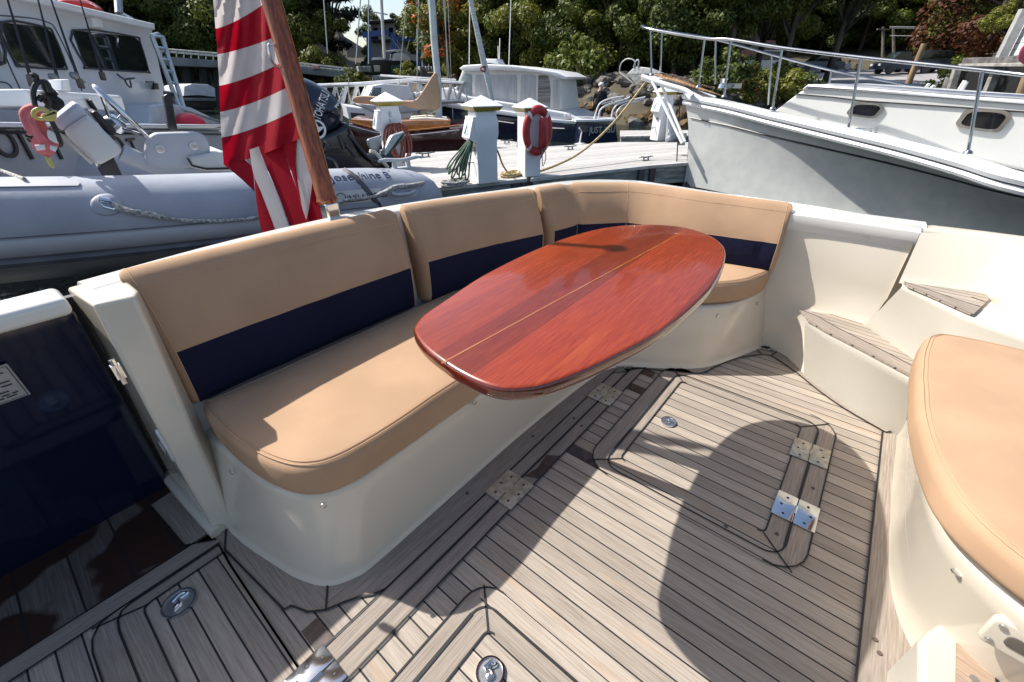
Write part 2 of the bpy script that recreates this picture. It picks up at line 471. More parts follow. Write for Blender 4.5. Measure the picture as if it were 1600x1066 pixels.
seam([(1.97, 0.33), (2.0, 0.40)]); seam([(1.60, 0.69), (1.66, 0.637)]); seam([(-1.3, 1.257), (0.04, 1.257)], .004); seam([(-1.3, 1.197), (0.055, 1.197)], .004)
g.build('caulking', caulk, sole, smooth=0)
# dark wet boards between the margin and the hatch
wetb = mat('wet_dark_teak', (0.06, 0.032, 0.024), 0.35, var=0.3, vs=30)
g = G()
for x0, x1, y0, y1 in ((1.0366, 1.0822, 0.45, 0.583), (1.54, 1.5855, 0.515, 0.583), (1.69, 1.735, 0.53, 0.583), (0.085, 0.128, 0.692, 0.77)):
    g = G(); g.poly(Z([(x0, y0), (x1, y0), (x1, y1), (x0, y1)], 0.0022)); g.build('wet_board', wetb, sole, smooth=0)
g = G(); g.poly(Z([(0.86, 0.589), (1.0, 0.589), (0.97, 0.632), (0.90, 0.62), (0.84, 0.633)], 0.0052))
g.build('wet_board', wetb, sole, smooth=0)

def hatch(outer, gap, inner, mitre_pts, name, clip=None):
    """frame ring, dark gap, leaf ring"""
    h = G()
    def ring(A, B, hh, z):
        n = len(A)
        for i in range(n):
            j = (i + 1) % n
            ang = math.atan2(A[j][1] - A[i][1], A[j][0] - A[i][0])
            mx = (A[i][0] + A[j][0]) / 2; my = (A[i][1] + A[j][1]) / 2
            x0 = min(p[0] for p in A); x1 = max(p[0] for p in A); y0 = min(p[1] for p in A); y1 = max(p[1] for p in A)
            dx = min(mx - x0, x1 - mx); dy = min(my - y0, y1 - my)
            hh.mi = 0 if dy < dx else 1
            hh.poly(Z([A[i], A[j], B[j], B[i]], z))
    ring(outer, gap, h, L0); h.build(name + '_frame', [teak_x, teak_y if clip else teak_sole], boat, smooth=0)
    l = G(); ring(gap, inner, l, L0); leaf = l.build(name, [teak_x, teak_y if clip else teak_sole], boat, smooth=0)
    p = G(); p.poly(Z(inner, 0.002)); p.build('hatch_panel', teak_sole, leaf, smooth=0)
    q = G()
    q.ribbon(Z(gap, L1), .0055, closed=True)
    for o_ in (outer, inner):
        ys = [p[1] for p in o_]; y0, y1 = min(ys), max(ys); n = len(o_)
        for i in range(n):
            a, b = o_[i], o_[(i + 1) % n]
            if abs(a[1] - b[1]) > .25 and not clip: continue      # the sides along the planks read as plank seams
            q.ribbon(Z([a, b], L1), .0045)
    for o_ in (gap,):
        n = len(o_)
        for i in range(n):
            a, b = o_[i], o_[(i + 1) % n]
            if abs(a[0] - b[0]) > .2: q.ribbon(Z([a, b], L1 + .0006), .009)
    for a, b in mitre_pts: q.ribbon(Z([a, b], L1), .005)
    q.build('hatch_gap', caulk, leaf, smooth=0)
    return leaf
o1 = rrect(1.03, 1.85, -0.195, 0.51, 0.10); g1 = rrect(1.066, 1.80, -0.137, 0.447, 0.055); i1 = rrect(1.127, 1.745, -0.08, 0.41, 0.022)
h1 = hatch(o1, g1, i1, [((1.045, 0.50), (1.135, 0.40)), ((1.835, 0.49), (1.74, 0.40)), ((1.83, -0.165), (1.735, -0.075)), ((1.04, -0.17), (1.13, -0.075))], 'deck_hatch')
o2 = rrect(-0.30, 0.483, -0.5, 0.503, 0.075); g2 = rrect(-0.24, 0.435, -0.45, 0.46, 0.045); i2 = rrect(-0.19, 0.39, -0.4, 0.403, 0.02)
h2 = hatch(o2, g2, i2, [((0.465, 0.485), (0.385, 0.398))], 'deck_hatch')
o3 = [(0.04, 0.66), (0.045, 1.10), (0.05, 1.197), (-0.2, 1.197)] + [(-0.235, 1.19), (-0.255, 1.16), (-0.262, 1.12), (-0.262, 0.66)]
g3 = [(0.04, 0.66), (0.045, 1.10), (0.05, 1.192), (-0.165, 1.192)] + [(-0.19, 1.185), (-0.202, 1.165), (-0.207, 1.13), (-0.207, 0.66)]
i3 = [(0.04, 0.66), (0.045, 1.10), (0.05, 1.154), (-0.13, 1.154)] + [(-0.143, 1.152), (-0.15, 1.145), (-0.152, 1.13), (-0.152, 0.66)]
h3 = hatch(o3, g3, i3, [((-0.25, 1.19), (-0.14, 1.15))], 'deck_hatch', clip=1)

def hinge(x, y, sx, sy, parent, m=dull, z=0.0075):
    h = G()
    for s in (-1, 1):
        o = rrect(-sx / 2, sx / 2, -sy / 4 + .001, sy / 4 - .001, 0.004, 2)
        h.pad([(x + a, y + s * sy / 4 + b) for a, b in o], lambda a, b, hh: (a, b, z + hh), 0.003, 0.0012, steps=2)
    hp = h.build('hinge', m, parent, smooth=30)
    k = G(); k.tube([(x - sx * .16, y, z + .0028), (x + sx * .16, y, z + .0028)], 0.004, 8)
    k.build('hinge_pin', m, hp)
    for s in (-1, 1):
        for t, q in ((-0.33, .30), (0, .42), (0.33, .30)):
            sc = G(); sc.lathe([(0.0, 0.0042), (0.0034, 0.0042), (0.0046, 0.0030), (0.0046, 0.0)], (x + t * sx, y + s * q * sy * .8, z), n=10)
            sc.build('screw', blk, hp)
hinge(0.762, 0.637, 0.127, 0.115, boat); hinge(1.43, 0.637, 0.123, 0.112, boat); hinge(0.055, 0.643, 0.10, 0.11, boat, steel)
hinge(1.597, -0.132, 0.113, 0.122, boat); hinge(1.277, -0.138, 0.115, 0.124, boat, steel)

def latch(x, y, parent, r=0.030, ang=0.5):
    h = G(); h.lathe([(r * .86, 0.004), (r * .88, 0.0105), (r, 0.0105), (r, 0.004)], (x, y, 0), n=28)
    l = h.build('hatch_latch', steel, parent)
    k = G(); k.poly([(x + r * .87 * math.cos(t), y + r * .87 * math.sin(t), .0065) for t in [2 * math.pi * i / 24 for i in range(24)]])
    k.v = [p for p in k.v]; kk = k.build('latch_recess', steel_d, l)
    c, s = math.cos(ang), math.sin(ang)
    t = G(); t.tube(cr([(x - c * r * .6, y - s * r * .6, .008), (x - c * r * .2 + s * r * .25, y - s * r * .2 - c * r * .25, .011), (x + c * r * .2, y + s * r * .2, .010), (x + c * r * .55 + s * r * .3, y + s * r * .55 - c * r * .3, .009), (x + c * r * .62 - s * r * .1, y + s * r * .62 + c * r * .1, .009), (x + c * r * .1 - s * r * .45, y + s * r * .1 + c * r * .45, .009)], 4), r * .13, 8)
    t.ball((x - c * r * .15, y - s * r * .15, 0.008), r * .28, 10, (1, 1, .4))
    t.build('latch_handle', steel, parent)
latch(-0.086, 1.09, boat, 0.040, 0.9); latch(0.322, 0.335, boat, 0.034, 0.4); latch(1.433, 0.347, boat, 0.030, -0.5)
g = G(); g.lathe([(0.0, 0.006), (0.026, 0.006), (0.030, 0.011), (0.034, 0.011), (0.034, 0.0)], (2.31, 0.175, 0), n=24)
dr = g.build('deck_drain', steel, boat)
g = G()
for a in (0.5, 2.07): g.bar((2.31 - .022 * math.cos(a), .175 - .022 * math.sin(a), .009), (2.31 + .022 * math.cos(a), .175 + .022 * math.sin(a), .009), .005, .003)
g.build('drain_cross', blk, dr)
g = G()
for i in range(6): g.box((1.655 + .011 * i, 0.690 - .008 * i, .0085), (0.005, 0.05, 0.004), rz=-0.4)
g.build('drain_grate', steel_d, boat)
g = G()
for x, y in ((1.19, .612), (1.21, .66), (1.02, .73), (0.66, .74), (1.72, .50), (0.98, -.365), (1.42, -.168), (1.15, -.11), (1.08, .02), (0.95, -.375)):
    g = G(); g.lathe([(0.0, .0075), (.005, .0075), (.006, .005), (.006, 0.003)], (x, y, 0), n=10)
    g.build('wood_bung', mat('dark_bung', (.10, .07, .055), .7), sole)

g = G(); g.poly([U(a, b, L0) for a, b in ((235, 790), (268, 768), (338, 842), (288, 852))]); g.build('passage_margin_board', teak_y, pas, smooth=0)
g = G(); g.ribbon([U(a, b, L1) for a, b in ((235, 790), (288, 852), (338, 843))], .005); g.build('passage_caulking', caulk, pas, smooth=0)
# --- settee base (one moulding) and shelf
foot = [(.115, 1.45), (.10, 1.21), (.14, .98), (.165, .89), (.20, .825), (.26, .79), (.32, .782), (.6, .782), (1.0, .782), (1.44, .76), (1.62, .73), (1.70, .665), (1.79, .54), (1.88, .42), (1.97, .345), (2.13, .27), (2.30, .205), (2.42, .17)]
topo = [(.13, 1.45), (.155, 1.26), (.17, 1.06), (.195, .93), (.245, .845), (.33, .802), (.41, .797), (.63, .797), (1.05, .797), (1.48, .79), (1.65, .745), (1.77, .64), (1.86, .515), (1.94, .41), (2.05, .335), (2.2, .285), (2.33, .265), (2.46, .26)]
ft = cr(foot, 4); tp = cr(topo, 4)
def off_in(pl, d):                       # shift an open line to its left (inwards)
    o = []
    for i in range(len(pl)):
        a = Vector(pl[max(i - 1, 0)]); b = Vector(pl[min(i + 1, len(pl) - 1)]); t = (b - a).normalized()
        o.append((pl[i][0] - t.y * d, pl[i][1] + t.x * d))
    return o
g = G(); rings = []
for zz, k, dd in ((-0.01, 0, -0.012), (0.006, 0, -0.010), (0.012, .0, -.004), (0.03, 0.02, 0.0), (0.12, .3, 0), (.22, .7, 0), (.285, 1, 0), (.300, 1, .003), (.308, 1, .010), (.31, 1, .022)):
    q = [(a[0] * (1 - k) + b[0] * k, a[1] * (1 - k) + b[1] * k) for a, b in zip(ft, tp)]
    q = off_in(q, dd); rings.append(Z(q, zz))
last = off_in(tp, .022)
for k in (.3, 1.0):
    rings.append([(a[0] * (1 - k) + min(max(a[0], .14), 2.4) * k, a[1] + (1.5 - a[1]) * k, .31) for a in last])
g.loft(rings, closed=False, caps=False)
base = g.build('settee_base', gel, boat, smooth=60)
def screwcap(x, y, z, n=(0, -1, .1), r=.008, par=base):
    g = G(); g.lathe([(r, 0), (r, .003), (r * .6, .004), (0.0, .004)], (x, y, z), ax=n, n=12); g.build('screw_cap', steel_d, par)
for px, py, Yp in ((741, 629, .79), (505, 790, .80)): 
    q = PY(px, py, Yp); screwcap(q.x, q.y, q.z)
q = PX(1126, 486, 1.86); screwcap(1.975, .375, .262, (-.6, -.8, 0)); q = PX(1207, 464, 2.2); screwcap(2.24, .268, .26, (-.2, -.9, 0))
q = PX(341, 706, .155); screwcap(.151, 1.14, .27, (-1, 0, 0))

# --- seat cushions
def stitched(g, o, fn, h, ins, mi=1, r=.0022, close=True):
    q = inset(o if area2(o) > 0 else o[::-1], ins); g.mi = mi
    g.tube([fn(a, b, h) for a, b in q], r, 6, closed=close); g.mi = 0
def cushion(name, outline, z0, z1, label, n=4, crown=.012, rn=.03, seams=()):
    o = cr(outline, n, True)
    fn = lambda a, b, h: (a, b + (noise.noise(Vector((a * 7, b * 7, h * 9))) * .004), z0 + h)
    g = G(); g.pad(o, fn, z1 - z0, rn, crown, steps=5, rb=.02)
    oo = o if area2(o) > 0 else o[::-1]
    g.mi = 1
    g.tube([fn(a, b, z1 - z0 - .0035) for a, b in inset(oo, .011)], .0013, 6, closed=True)
    g.tube([fn(a, b, z1 - z0 - .0005) for a, b in inset(oo, .019)], .0009, 6, closed=True)
    return solo(g, name, [tan, tan_st], label, 'cushion', 'tan canvas boat cushions', smooth=50)
c1 = [(.165, 1.21), (.158, 1.08), (.166, .96), (.183, .87), (.215, .795), (.275, .75), (.39, .737), (.64, .737), (.95, .737), (1.25, .737), (1.44, .732), (1.50, .735), (1.515, .80), (1.515, 1.0), (1.51, 1.2), (1.44, 1.215), (.9, 1.215), (.4, 1.215), (.21, 1.22)]
c1 = [(a * 1.066, b * 1.068) for a, b in c1]
cushion('seat_cushion', c1, .312, .420, 'long tan seat cushion of the stern settee, half in sun beside the table')
c2 = [(1.525, .80), (1.53, .74), (1.60, .685), (1.68, .59), (1.75, .50), (1.84, .39), (1.95, .305), (2.05, .265), (2.13, .245), (2.17, .275), (2.16, .5), (2.08, .85), (1.9, 1.08), (1.70, 1.14), (1.55, 1.18), (1.525, 1.1)]
c2 = [(a * 1.066, b * 1.068) for a, b in c2]
cushion('seat_cushion', c2, .312, .420, 'tan corner seat cushion with rounded end beyond the table')

# --- back cushions swept along the coaming
BP = [(.155, 1.295), (.53, 1.30), (1.0, 1.288), (1.34, 1.24), (1.69, 1.155), (1.93, 1.12)]
SP = [(2.135, .90), (2.18, .64), (2.235, .43), (2.28, .245)]
def backpad(name, path, tops, label, creases=(), ends=(1, 1), zb=.405, wr=0):
    """path: front face at the foot; cross-section leans back towards the top"""
    P = [Vector((a, b, 0)) for a, b in path]
    prof = [(.03, 0.0), (.008, .012), (0.0, .035), (-.003, .09), (-.002, .155), (.0, .165), (.012, .20), (.040, .265), (.068, .310), (.083, .332), (.098, .343), (.118, .347), (.138, .343), (.150, .330), (.150, .30), (.118, .2), (.085, .06), (.07, 0.0)]
    # profile z runs 0 (foot) to .345 (top)
    n = len(P); g = G(); L = [0.0]
    for i in range(1, n): L.append(L[-1] + (P[i] - P[i - 1]).length)
    T = L[-1]; rings = []; ks = []
    m = max(8, int(T / .03)); er = .028
    ts = [0, .004, .012, .022] + [.03 + (T - .06) * i / m for i in range(m + 1)] + [T - .022, T - .012, T - .004, T]
    for t in ts:
        i = 0
        while i < n - 2 and L[i + 1] < t: i += 1
        k = (t - L[i]) / (L[i + 1] - L[i]); p = P[i].lerp(P[i + 1], k)
        # smoothed tangent
        tt = (P[i + 1] - P[i]).normalized()
        if k < .5 and i > 0: t2 = (P[i] - P[i - 1]).normalized(); tt = (tt * (.5 + k) + t2 * (.5 - k)).normalized()
        elif k >= .5 and i < n - 2: t2 = (P[i + 2] - P[i + 1]).normalized(); tt = (tt * (1.5 - k) + t2 * (k - .5)).normalized()
        out = Vector((-tt.y, tt.x, 0))
        top = tops[0] + (tops[1] - tops[0]) * t / T
        e = min(t / er if ends[0] else 1, (T - t) / er if ends[1] else 1, 1); sh = math.sqrt(max(0, 1 - (1 - e) ** 2))
        cr_ = 0
        for c_ in creases: cr_ += 1.9 * math.exp(-((t - c_) / .006) ** 2)
        rg = []
        for a, b in prof:
            z = zb + b * (top - zb) / .345
            ax = .075; az = zb + (top - zb) * .5
            a2 = ax + (a - ax) * (.35 + .65 * sh) + (.006 * cr_ if a < .11 else -.003 * cr_); z2 = az + (z - az) * (.93 + .07 * sh) - (.006 * cr_ if b > .3 else 0)
            w_ = noise.noise(Vector((t * 14 + len(P) * 3, b * 10, 1.3))) * .0035 + noise.noise(Vector((t * 45, b * 9, 4))) * .0016 * (1 if b > .2 else .2)
            if wr and a < .11 and t > .45: w_ += .008 * max(0, noise.noise(Vector((t * 26 + b * 18, b * 5, 7))) - .05)
            q = p + out * (a2 + w_); rg.append((q.x, q.y, z2))
        rings.append(rg)
    rs = [g.ring(r) for r in rings]; K = len(prof)
    for r in range(len(rs) - 1):
        for i in range(K):
            j = (i + 1) % K
            g.mi = 1 if (1 <= i <= 4 and 3 <= r < len(rs) - 4) else 0
            g.face((rs[r][i], rs[r][j], rs[r + 1][j], rs[r + 1][i]))
    g.mi = 0; g.face(rs[0][::-1]); g.face(rs[-1])
    g.mi = 2
    for rr in (3, len(rs) - 4):
        g.tube([tuple(Vector(rings[rr][i]) + Vector((0, 0, 0.0))) for i in range(1, 13)], .0016, 5)
    g.tube([rings[r][8] for r in range(3, len(rs) - 3)], .0013, 5)
    g.tube([rings[r][5] for r in range(3, len(rs) - 3)], .0011, 5)
    for c_ in creases:
        r = min(range(len(ts)), key=lambda q: abs(ts[q] - c_)); g.tube([rings[r][i] for i in range(1, 13)], .0015, 5)
    return solo(g, name, [tan, navyfab, tan_st], label, 'cushion', 'tan and navy back cushions', smooth=55)
def sub(path, x0, x1, n=14):
    out = []
    for i in range(n + 1):
        x = x0 + (x1 - x0) * i / n
        for k in range(len(path) - 1):
            if path[k][0] <= x <= path[k + 1][0] or k == len(path) - 2:
                t = (x - path[k][0]) / (path[k + 1][0] - path[k][0]); out.append((x, path[k][1] + t * (path[k + 1][1] - path[k][1]))); break
    return out
BPs = cr(BP, 6)
backpad('back_cushion', sub(BPs, .155, .985), (.795, .788), 'tan back cushion with navy band nearest the stern gate, left of the flagstaff')
backpad('back_cushion', sub(BPs, 1.022, 1.68), (.79, .765), 'tan back cushion with navy band in the middle of the stern settee')
corner = sub(BPs, 1.71, 1.90, 5) + [(1.915, 1.118), (2.0, 1.05), (2.105, .965), (2.12, .945)] + cr([(2.14, .88)] + SP[1:], 4)
backpad('back_cushion', corner, (.765, .712), 'wrinkled tan back cushion wrapping the far corner and running along the side of the boat', creases=(.205, .455), wr=1)

# --- transom, coaming and cap behind the cushions
path = [(.10, 1.36), (.5, 1.41), (1.0, 1.395), (1.34, 1.35), (1.70, 1.275), (1.95, 1.235), (2.13, 1.16), (2.23, 1.03), (2.27, .90), (2.31, .65), (2.365, .42), (2.41, .20), (2.43, 0.0), (2.44, -.22)]
pp = cr(path, 4); g = G(); rings = []
def ztop(p): return .778 - .045 * min(max((p[0] - .9) / 1.3, 0), 1) - .055 * min(max((1.0 - p[1]) / 1.0, 0), 1)
for d_, dz in ((-.05, -.48), (.0, -.10), (.015, -.03), (.02, -.008), (.028, 0.0), (.11, 0.0), (.125, -.008), (.13, -.03), (.15, -.4), (.10, -.9), (.02, -1.25)):
    q = off_in(pp, d_); rings.append([(a[0], a[1], ztop(b) + dz) for a, b in zip(q, pp)])
rs = [g.ring(r) for r in rings]
for k in range(len(rs) - 1):
    g.mi = 1 if k >= 7 else 0
    g.bridge(rs[k], rs[k + 1], False)
for idx in (0, -1): g.mi = 0; g.face([r[idx] for r in rs])
g.build('transom_coaming', [gel_top, navyhull], boat, smooth=45)

# post beside the gate
g = G()
pf = [(.062, 1.27), (.125, 1.235), (.16, 1.29), (.16, 1.47), (.075, 1.47)]
pb = [(.062, 1.25), (.075, 1.235), (.108, 1.225), (.14, 1.30), (.14, 1.62), (.045, 1.62)]
g.loft([Z([(.060, 1.245), (.108, 1.222), (.14, 1.28), (.14, 1.64), (.045, 1.64)], -.02), Z([(.062, 1.255), (.125, 1.228), (.155, 1.28), (.155, 1.60), (.055, 1.60)], .35), Z([(.076, 1.282), (.15, 1.262), (.165, 1.30), (.165, 1.46), (.058, 1.455)], .775)])
g.build('gate_post', gel, boat, smooth=30, bevel=.008, bseg=3)
g = G(); g.tube(cr([(.045, 1.60, .02), (.05, 1.45, .03), (.06, 1.30, .02), (.066, 1.23, .012)], 5), .022, 10); g.build('post_foot', gel, boat)
# gate
gate = G()
gate.loft([[(-.9, 1.375, .735), (.046, 1.385, .735), (.036, 1.58, -.005), (-.9, 1.56, -.005)], [(-.9, 1.44, .735), (.046, 1.45, .735), (.036, 1.64, -.005), (-.9, 1.62, -.005)]])
gt = gate.build('stern_gate', navyhull, boat, smooth=0, bevel=.004)
g = G(); g.loft([[(.02, 1.455, .75), (.075, 1.455, .75), (.075, 1.66, -.05), (.02, 1.66, -.05)], [(.02, 1.475, .75), (.075, 1.475, .75), (.075, 1.70, -.05), (.02, 1.70, -.05)]]); g.build('gate_gap_blocker', rubber, boat, smooth=0)  # added dark strip: keeps the gap dark, hides the bright background behind it
g = G(); g.box((-.42, 1.415, .757), (.93, .11, .044), rz=.012); g.build('gate_cap', gel_top, gt, smooth=30, bevel=.014, bseg=4)
g = G()
pn = Vector((0, -1, -.26)).normalized()
gf = lambda x, z: Vector((x, 1.38 + (.735 - z) * .27 - .004, z))
g.loft([[gf(-.32, .66), gf(-.10, .66), gf(-.10, .56), gf(-.32, .56)], [gf(-.32, .66) + pn * .002, gf(-.10, .66) + pn * .002, gf(-.10, .56) + pn * .002, gf(-.32, .56) + pn * .002]])
pl = g.build('notice_plate', mat('brushed_plate', (.42, .43, .44), .45, metal=.3), gt, smooth=0)
g = G(); e = pn * .004
for z, x0, x1 in ((.642, -.28, -.114), (.616, -.24, -.114), (.606, -.28, -.114), (.590, -.28, -.112), (.581, -.28, -.114), (.574, -.26, -.112)):
    xx = x0
    while xx < x1 - .01:
        l_ = random.uniform(.012, .03); g.ribbon([gf(xx, z) + e, gf(min(xx + l_, x1), z) + e], .0030, up=pn); xx += l_ + .004
for a, b in (((-.32, .656), (-.104, .656)), ((-.104, .656), (-.104, .564)), ((-.104, .564), (-.32, .564))): g.ribbon([gf(*a) + e, gf(*b) + e], .0014, up=pn)
g.build('notice_text', blk, gt, smooth=0, recalc=False)
g = G(); q = PX(180, 582, .045)
g.tube([(.05, q.y, q.z + .03), (.05, q.y - .005, q.z - .03)], .006, 8); g.box((.05, q.y, q.z), (.016, .014, .034)); g.build('gate_hinge', steel, gt)
# flush catch in the post side
q = PX(256, 698, .052); g = G()
o_ = [(.022 * math.cos(t), .052 * math.sin(t)) for t in [2 * math.pi * i / 20 for i in range(20)]]
g.pad(o_, lambda a, b, h: (.058 - h, q.y + a, q.z + b), .006, .004); ct = g.build('gate_catch', mat('grey_plastic', (.45, .46, .48), .4), boat)
g = G(); g.lathe([(0.0, .0), (.016, .0), (.02, .006), (.013, .009), (.0, .004)], (.052, q.y, q.z), ax=(-1, 0, 0), n=18); g.build('catch_ring', steel_d, ct)
g = G(); g.tube([(.1, 1.52, .775), (.1, 1.52, .72)], .008); 

# --- side wall with flowing base
wp = [(2.30, .30), (2.345, .124), (2.25, .045), (2.156, -.023)]
g = G(); rings = []
top_l = [(2.36, .42), (2.375, .30), (2.39, .12), (2.395, -.05), (2.395, -.20)]
mid_l = [(2.34, .42), (2.355, .27), (2.355, .10), (2.35, -.06), (2.345, -.20)]
bot_l = [(2.28, .42), (2.32, .20), (2.30, .10), (2.235, .035), (2.156, -.023)]
def mixl(a, b, k): return [(p[0] * (1 - k) + q_[0] * k, p[1] * (1 - k) + q_[1] * k) for p, q_ in zip(a, b)]
for zz, l_ in ((-.01, bot_l), (.02, mixl(bot_l, mid_l, .05)), (.10, mixl(bot_l, mid_l, .25)), (.2, mixl(bot_l, mid_l, .6)), (.3, mixl(bot_l, mid_l, .9)), (.42, mid_l), (.58, mixl(mid_l, top_l, .5)), (.64, top_l)):
    rings.append(Z(cr(l_, 5), zz))
g.loft(rings, closed=False, caps=False); g.build('side_wall', gel, boat, smooth=60)
g = G()
cp = cr([(2.33, .42), (2.355, .20), (2.36, 0.0), (2.355, -.20)], 4)
rings = []
for p in cp:
    x, y = p; zt = .680
    rings.append([(x, y, zt - .045), (x + .005, y, zt - .008), (x + .014, y, zt), (x + .10, y, zt), (x + .115, y, zt - .01), (x + .12, y, zt - .25)])
g.loft(rings, closed=True); g.build('coaming_cap', gel_top, boat, smooth=40)
g = G(); q = PX(1345, 367, 2.29); g.lathe([(0, 0), (.02, .0), (.028, .006), (.0, .012)], (2.39, q.y - .02, .628), ax=(0, 0, -1), n=16); g.build('cap_light', mat('lamp_glass', (.5, .5, .48), .2), boat)

# --- boarding steps
steps = thing('x', None, None); bpy.data.objects.remove(steps)
s1a = cr([(2.156, -.023), (2.05, -.15), (1.965, -.27), (1.925, -.40)], 6)
zt1 = .262
pA = U(1250, 485, .275); pB = U(1352, 507, .275); pC = U(1430, 566, .275); pD = U(1430, 592, .262)
s1top = cr([(U(1258, 500, zt1)).to_2d(), (U(1290, 522, zt1)).to_2d(), (U(1345, 552, zt1)).to_2d(), (U(1428, 598, zt1)).to_2d()], 6)
g = G()
rr_ = [Z(s1a, 0)]
for k, zz, ins in ((.5, .13, 0), (.92, .235, 0), (1.0, .250, .0), (1.0, .262, .006)):
    q = mixl(s1a, s1top, k); q = [(a + ins * .8, b + ins * .5) for a, b in q]; rr_.append(Z(q, zz))
rr_.append([(2.40, .05 + (i / (len(s1a) - 1)) * -.5, .262) for i in range(len(s1a))])
g.loft(rr_, closed=False, caps=False)
st1 = g.build('boarding_step', gel_w, boat, smooth=50)
def tread(pts, par, ang, phase, nose=None, label=None):
    g = G(); g.prism(pts, (0, 0, .006)); m = wood('tread_teak_%d' % len(MATS), ang, TK, seam=.034, phase=phase)
    t = g.build('step_tread', m, par, smooth=0)
    return t
def pz(l, z): return [U(a, b, z) for a, b in l]
def clampx(v): return Vector((min(v.x, 2.35), v.y, v.z))
T1 = [clampx(p) for p in pz([(1249, 486), (1262, 503), (1290, 520), (1345, 548), (1429, 593), (1429, 566), (1400, 545), (1370, 525), (1347, 508), (1300, 493)], .266)]
d1 = (T1[4] - T1[0]); ang1 = math.atan2(d1.y, d1.x)
t1 = tread(T1, st1, math.radians(80), .01)
zt = .2735
g = G(); nose = [p.copy() for p in T1[:5]]
innr = [clampx(p) for p in pz([(1249, 486), (1275, 496), (1310, 516), (1360, 541), (1428, 576)], .266)]
g.poly([Vector((p.x, p.y, zt)) for p in nose + innr[::-1]]); g.build('tread_nosing', wood('nosing_teak', ang1, TM, plankvar=0), st1, smooth=0)
g = G(); g.ribbon([Vector((p.x, p.y, zt + .001)) for p in innr], .004)
bk = [clampx(p) for p in pz([(1347, 508), (1385, 530), (1429, 560)], .266)]
g.build('tread_caulking', caulk, st1, smooth=0)
# second step
zt2 = .51
b2 = [U(1349, 509, .262).to_2d(), U(1385, 536, .262).to_2d(), U(1432, 570, .262).to_2d(), U(1470, 596, .262).to_2d()]
t2 = [U(1410, 446, zt2).to_2d(), U(1445, 463, zt2).to_2d(), U(1482, 481, zt2).to_2d(), U(1524, 500, zt2).to_2d()]
b2.append(Vector((b2[-1].x - .10, -.56))); t2.append(Vector((t2[-1].x - .08, -.56)))
b2 = cr([tuple(p) for p in b2], 5); t2 = cr([tuple(p) for p in t2], 5)
g = G(); rr_ = [Z(b2, .262)]
for k, zz, ins in ((.15, .285, .006), (.55, .39, .0), (.95, .49, 0), (1, .502, 0), (1, .51, .008)):
    q = [(a + ins, b) for a, b in mixl(b2, t2, k)]; rr_.append(Z(q, zz))
bk2 = [U(1405, 441, zt2).xy, U(1480, 452, zt2).xy, U(1538, 460, zt2).xy, U(1560, 463, zt2).xy, Vector((U(1560, 463, zt2).x, -.56))]
rr_.append([Vector(p).to_3d() + Vector((.01, 0, .51)) for p in cr([tuple(q) for q in bk2], 5)][:len(b2)])
g.loft(rr_, closed=False, caps=False); st2 = g.build('boarding_step', gel_w, boat, smooth=50)
T2 = pz([(1411, 443), (1418, 449), (1460, 468), (1519, 494), (1546, 468), (1538, 461), (1480, 452)], (zt2 + .004))
t2_ = tread(T2, st2, math.radians(86), .0)
g = G(); i2_ = pz([(1411, 443), (1450, 456), (1490, 470), (1531, 483)], (zt2 + .004))
g.poly([Vector((p.x, p.y, zt2 + .0115)) for p in T2[:4] + i2_[::-1]]); g.build('tread_nosing', MATS['nosing_teak'], st2, smooth=0)
g = G(); g.ribbon([Vector((p.x, p.y, zt2 + .0125)) for p in i2_], .004); g.ribbon([Vector((p.x, p.y, zt2 + .0125)) for p in pz([(1516, 467), (1540, 476)], (zt2 + .004))], .004); g.build('tread_caulking', caulk, st2, smooth=0)
# recess wall behind the second step and outer side
g = G(); rings = []
for zz, dx in ((.24, -.01), (.44, -.01), (.50, .006), (.63, .015), (.662, .02), (.672, .03), (.672, .13), (.3, .14), (-.9, .0)):
    rings.append([(2.345 + dx, -.195, zz), (2.40 + dx, -.24, zz), (2.42 + dx, -.4, zz), (2.43 + dx, -.7, zz), (2.43 + dx, -1.6, zz)])
rs = [g.ring(r) for r in rings]
for k in range(len(rs) - 1): g.mi = 1 if k >= 6 else 0; g.bridge(rs[k], rs[k + 1], False)
g.build('side_recess', [gel, navyhull], boat, smooth=50)
g = G(); bq = cr([tuple(q) for q in bk2], 5); tq = cr([(2.352, -.20), (2.40, -.30), (2.425, -.42), (2.43, -.50), (2.43, -.62)], 5)
g.loft([[(a, b, .506) for a, b in bq]] + [[(a[0] * (1 - k) + c[0] * k, a[1] * (1 - k) + c[1] * k, .506 + .17 * zk) for a, c in zip(bq, tq)] for k, zk in ((.06, .03), (.2, .2), (.5, .55), (.8, .85), (1.0, 1.0))], closed=False, caps=False); g.build('step_backwall', gel, boat, smooth=60)
# bulkhead block beside the upper step
qa = U(1512, 520, .40); 
fb = Fr((1.5, -.43), (2.4, -.43))
g = G()
blkp = [(1.70, .0), (2.40, .0), (2.43, .695), (2.31, .70), (2.20, .66), (2.10, .58), (2.02, .50), (1.88, .45), (1.78, .40), (1.70, .40)]
g.pad(rnd2(blkp, .05), lambda a, b, h: (a, -.46 - .5 + h, b), .5, .03, steps=4); g.build('seat_bulkhead', gel, boat, smooth=50)

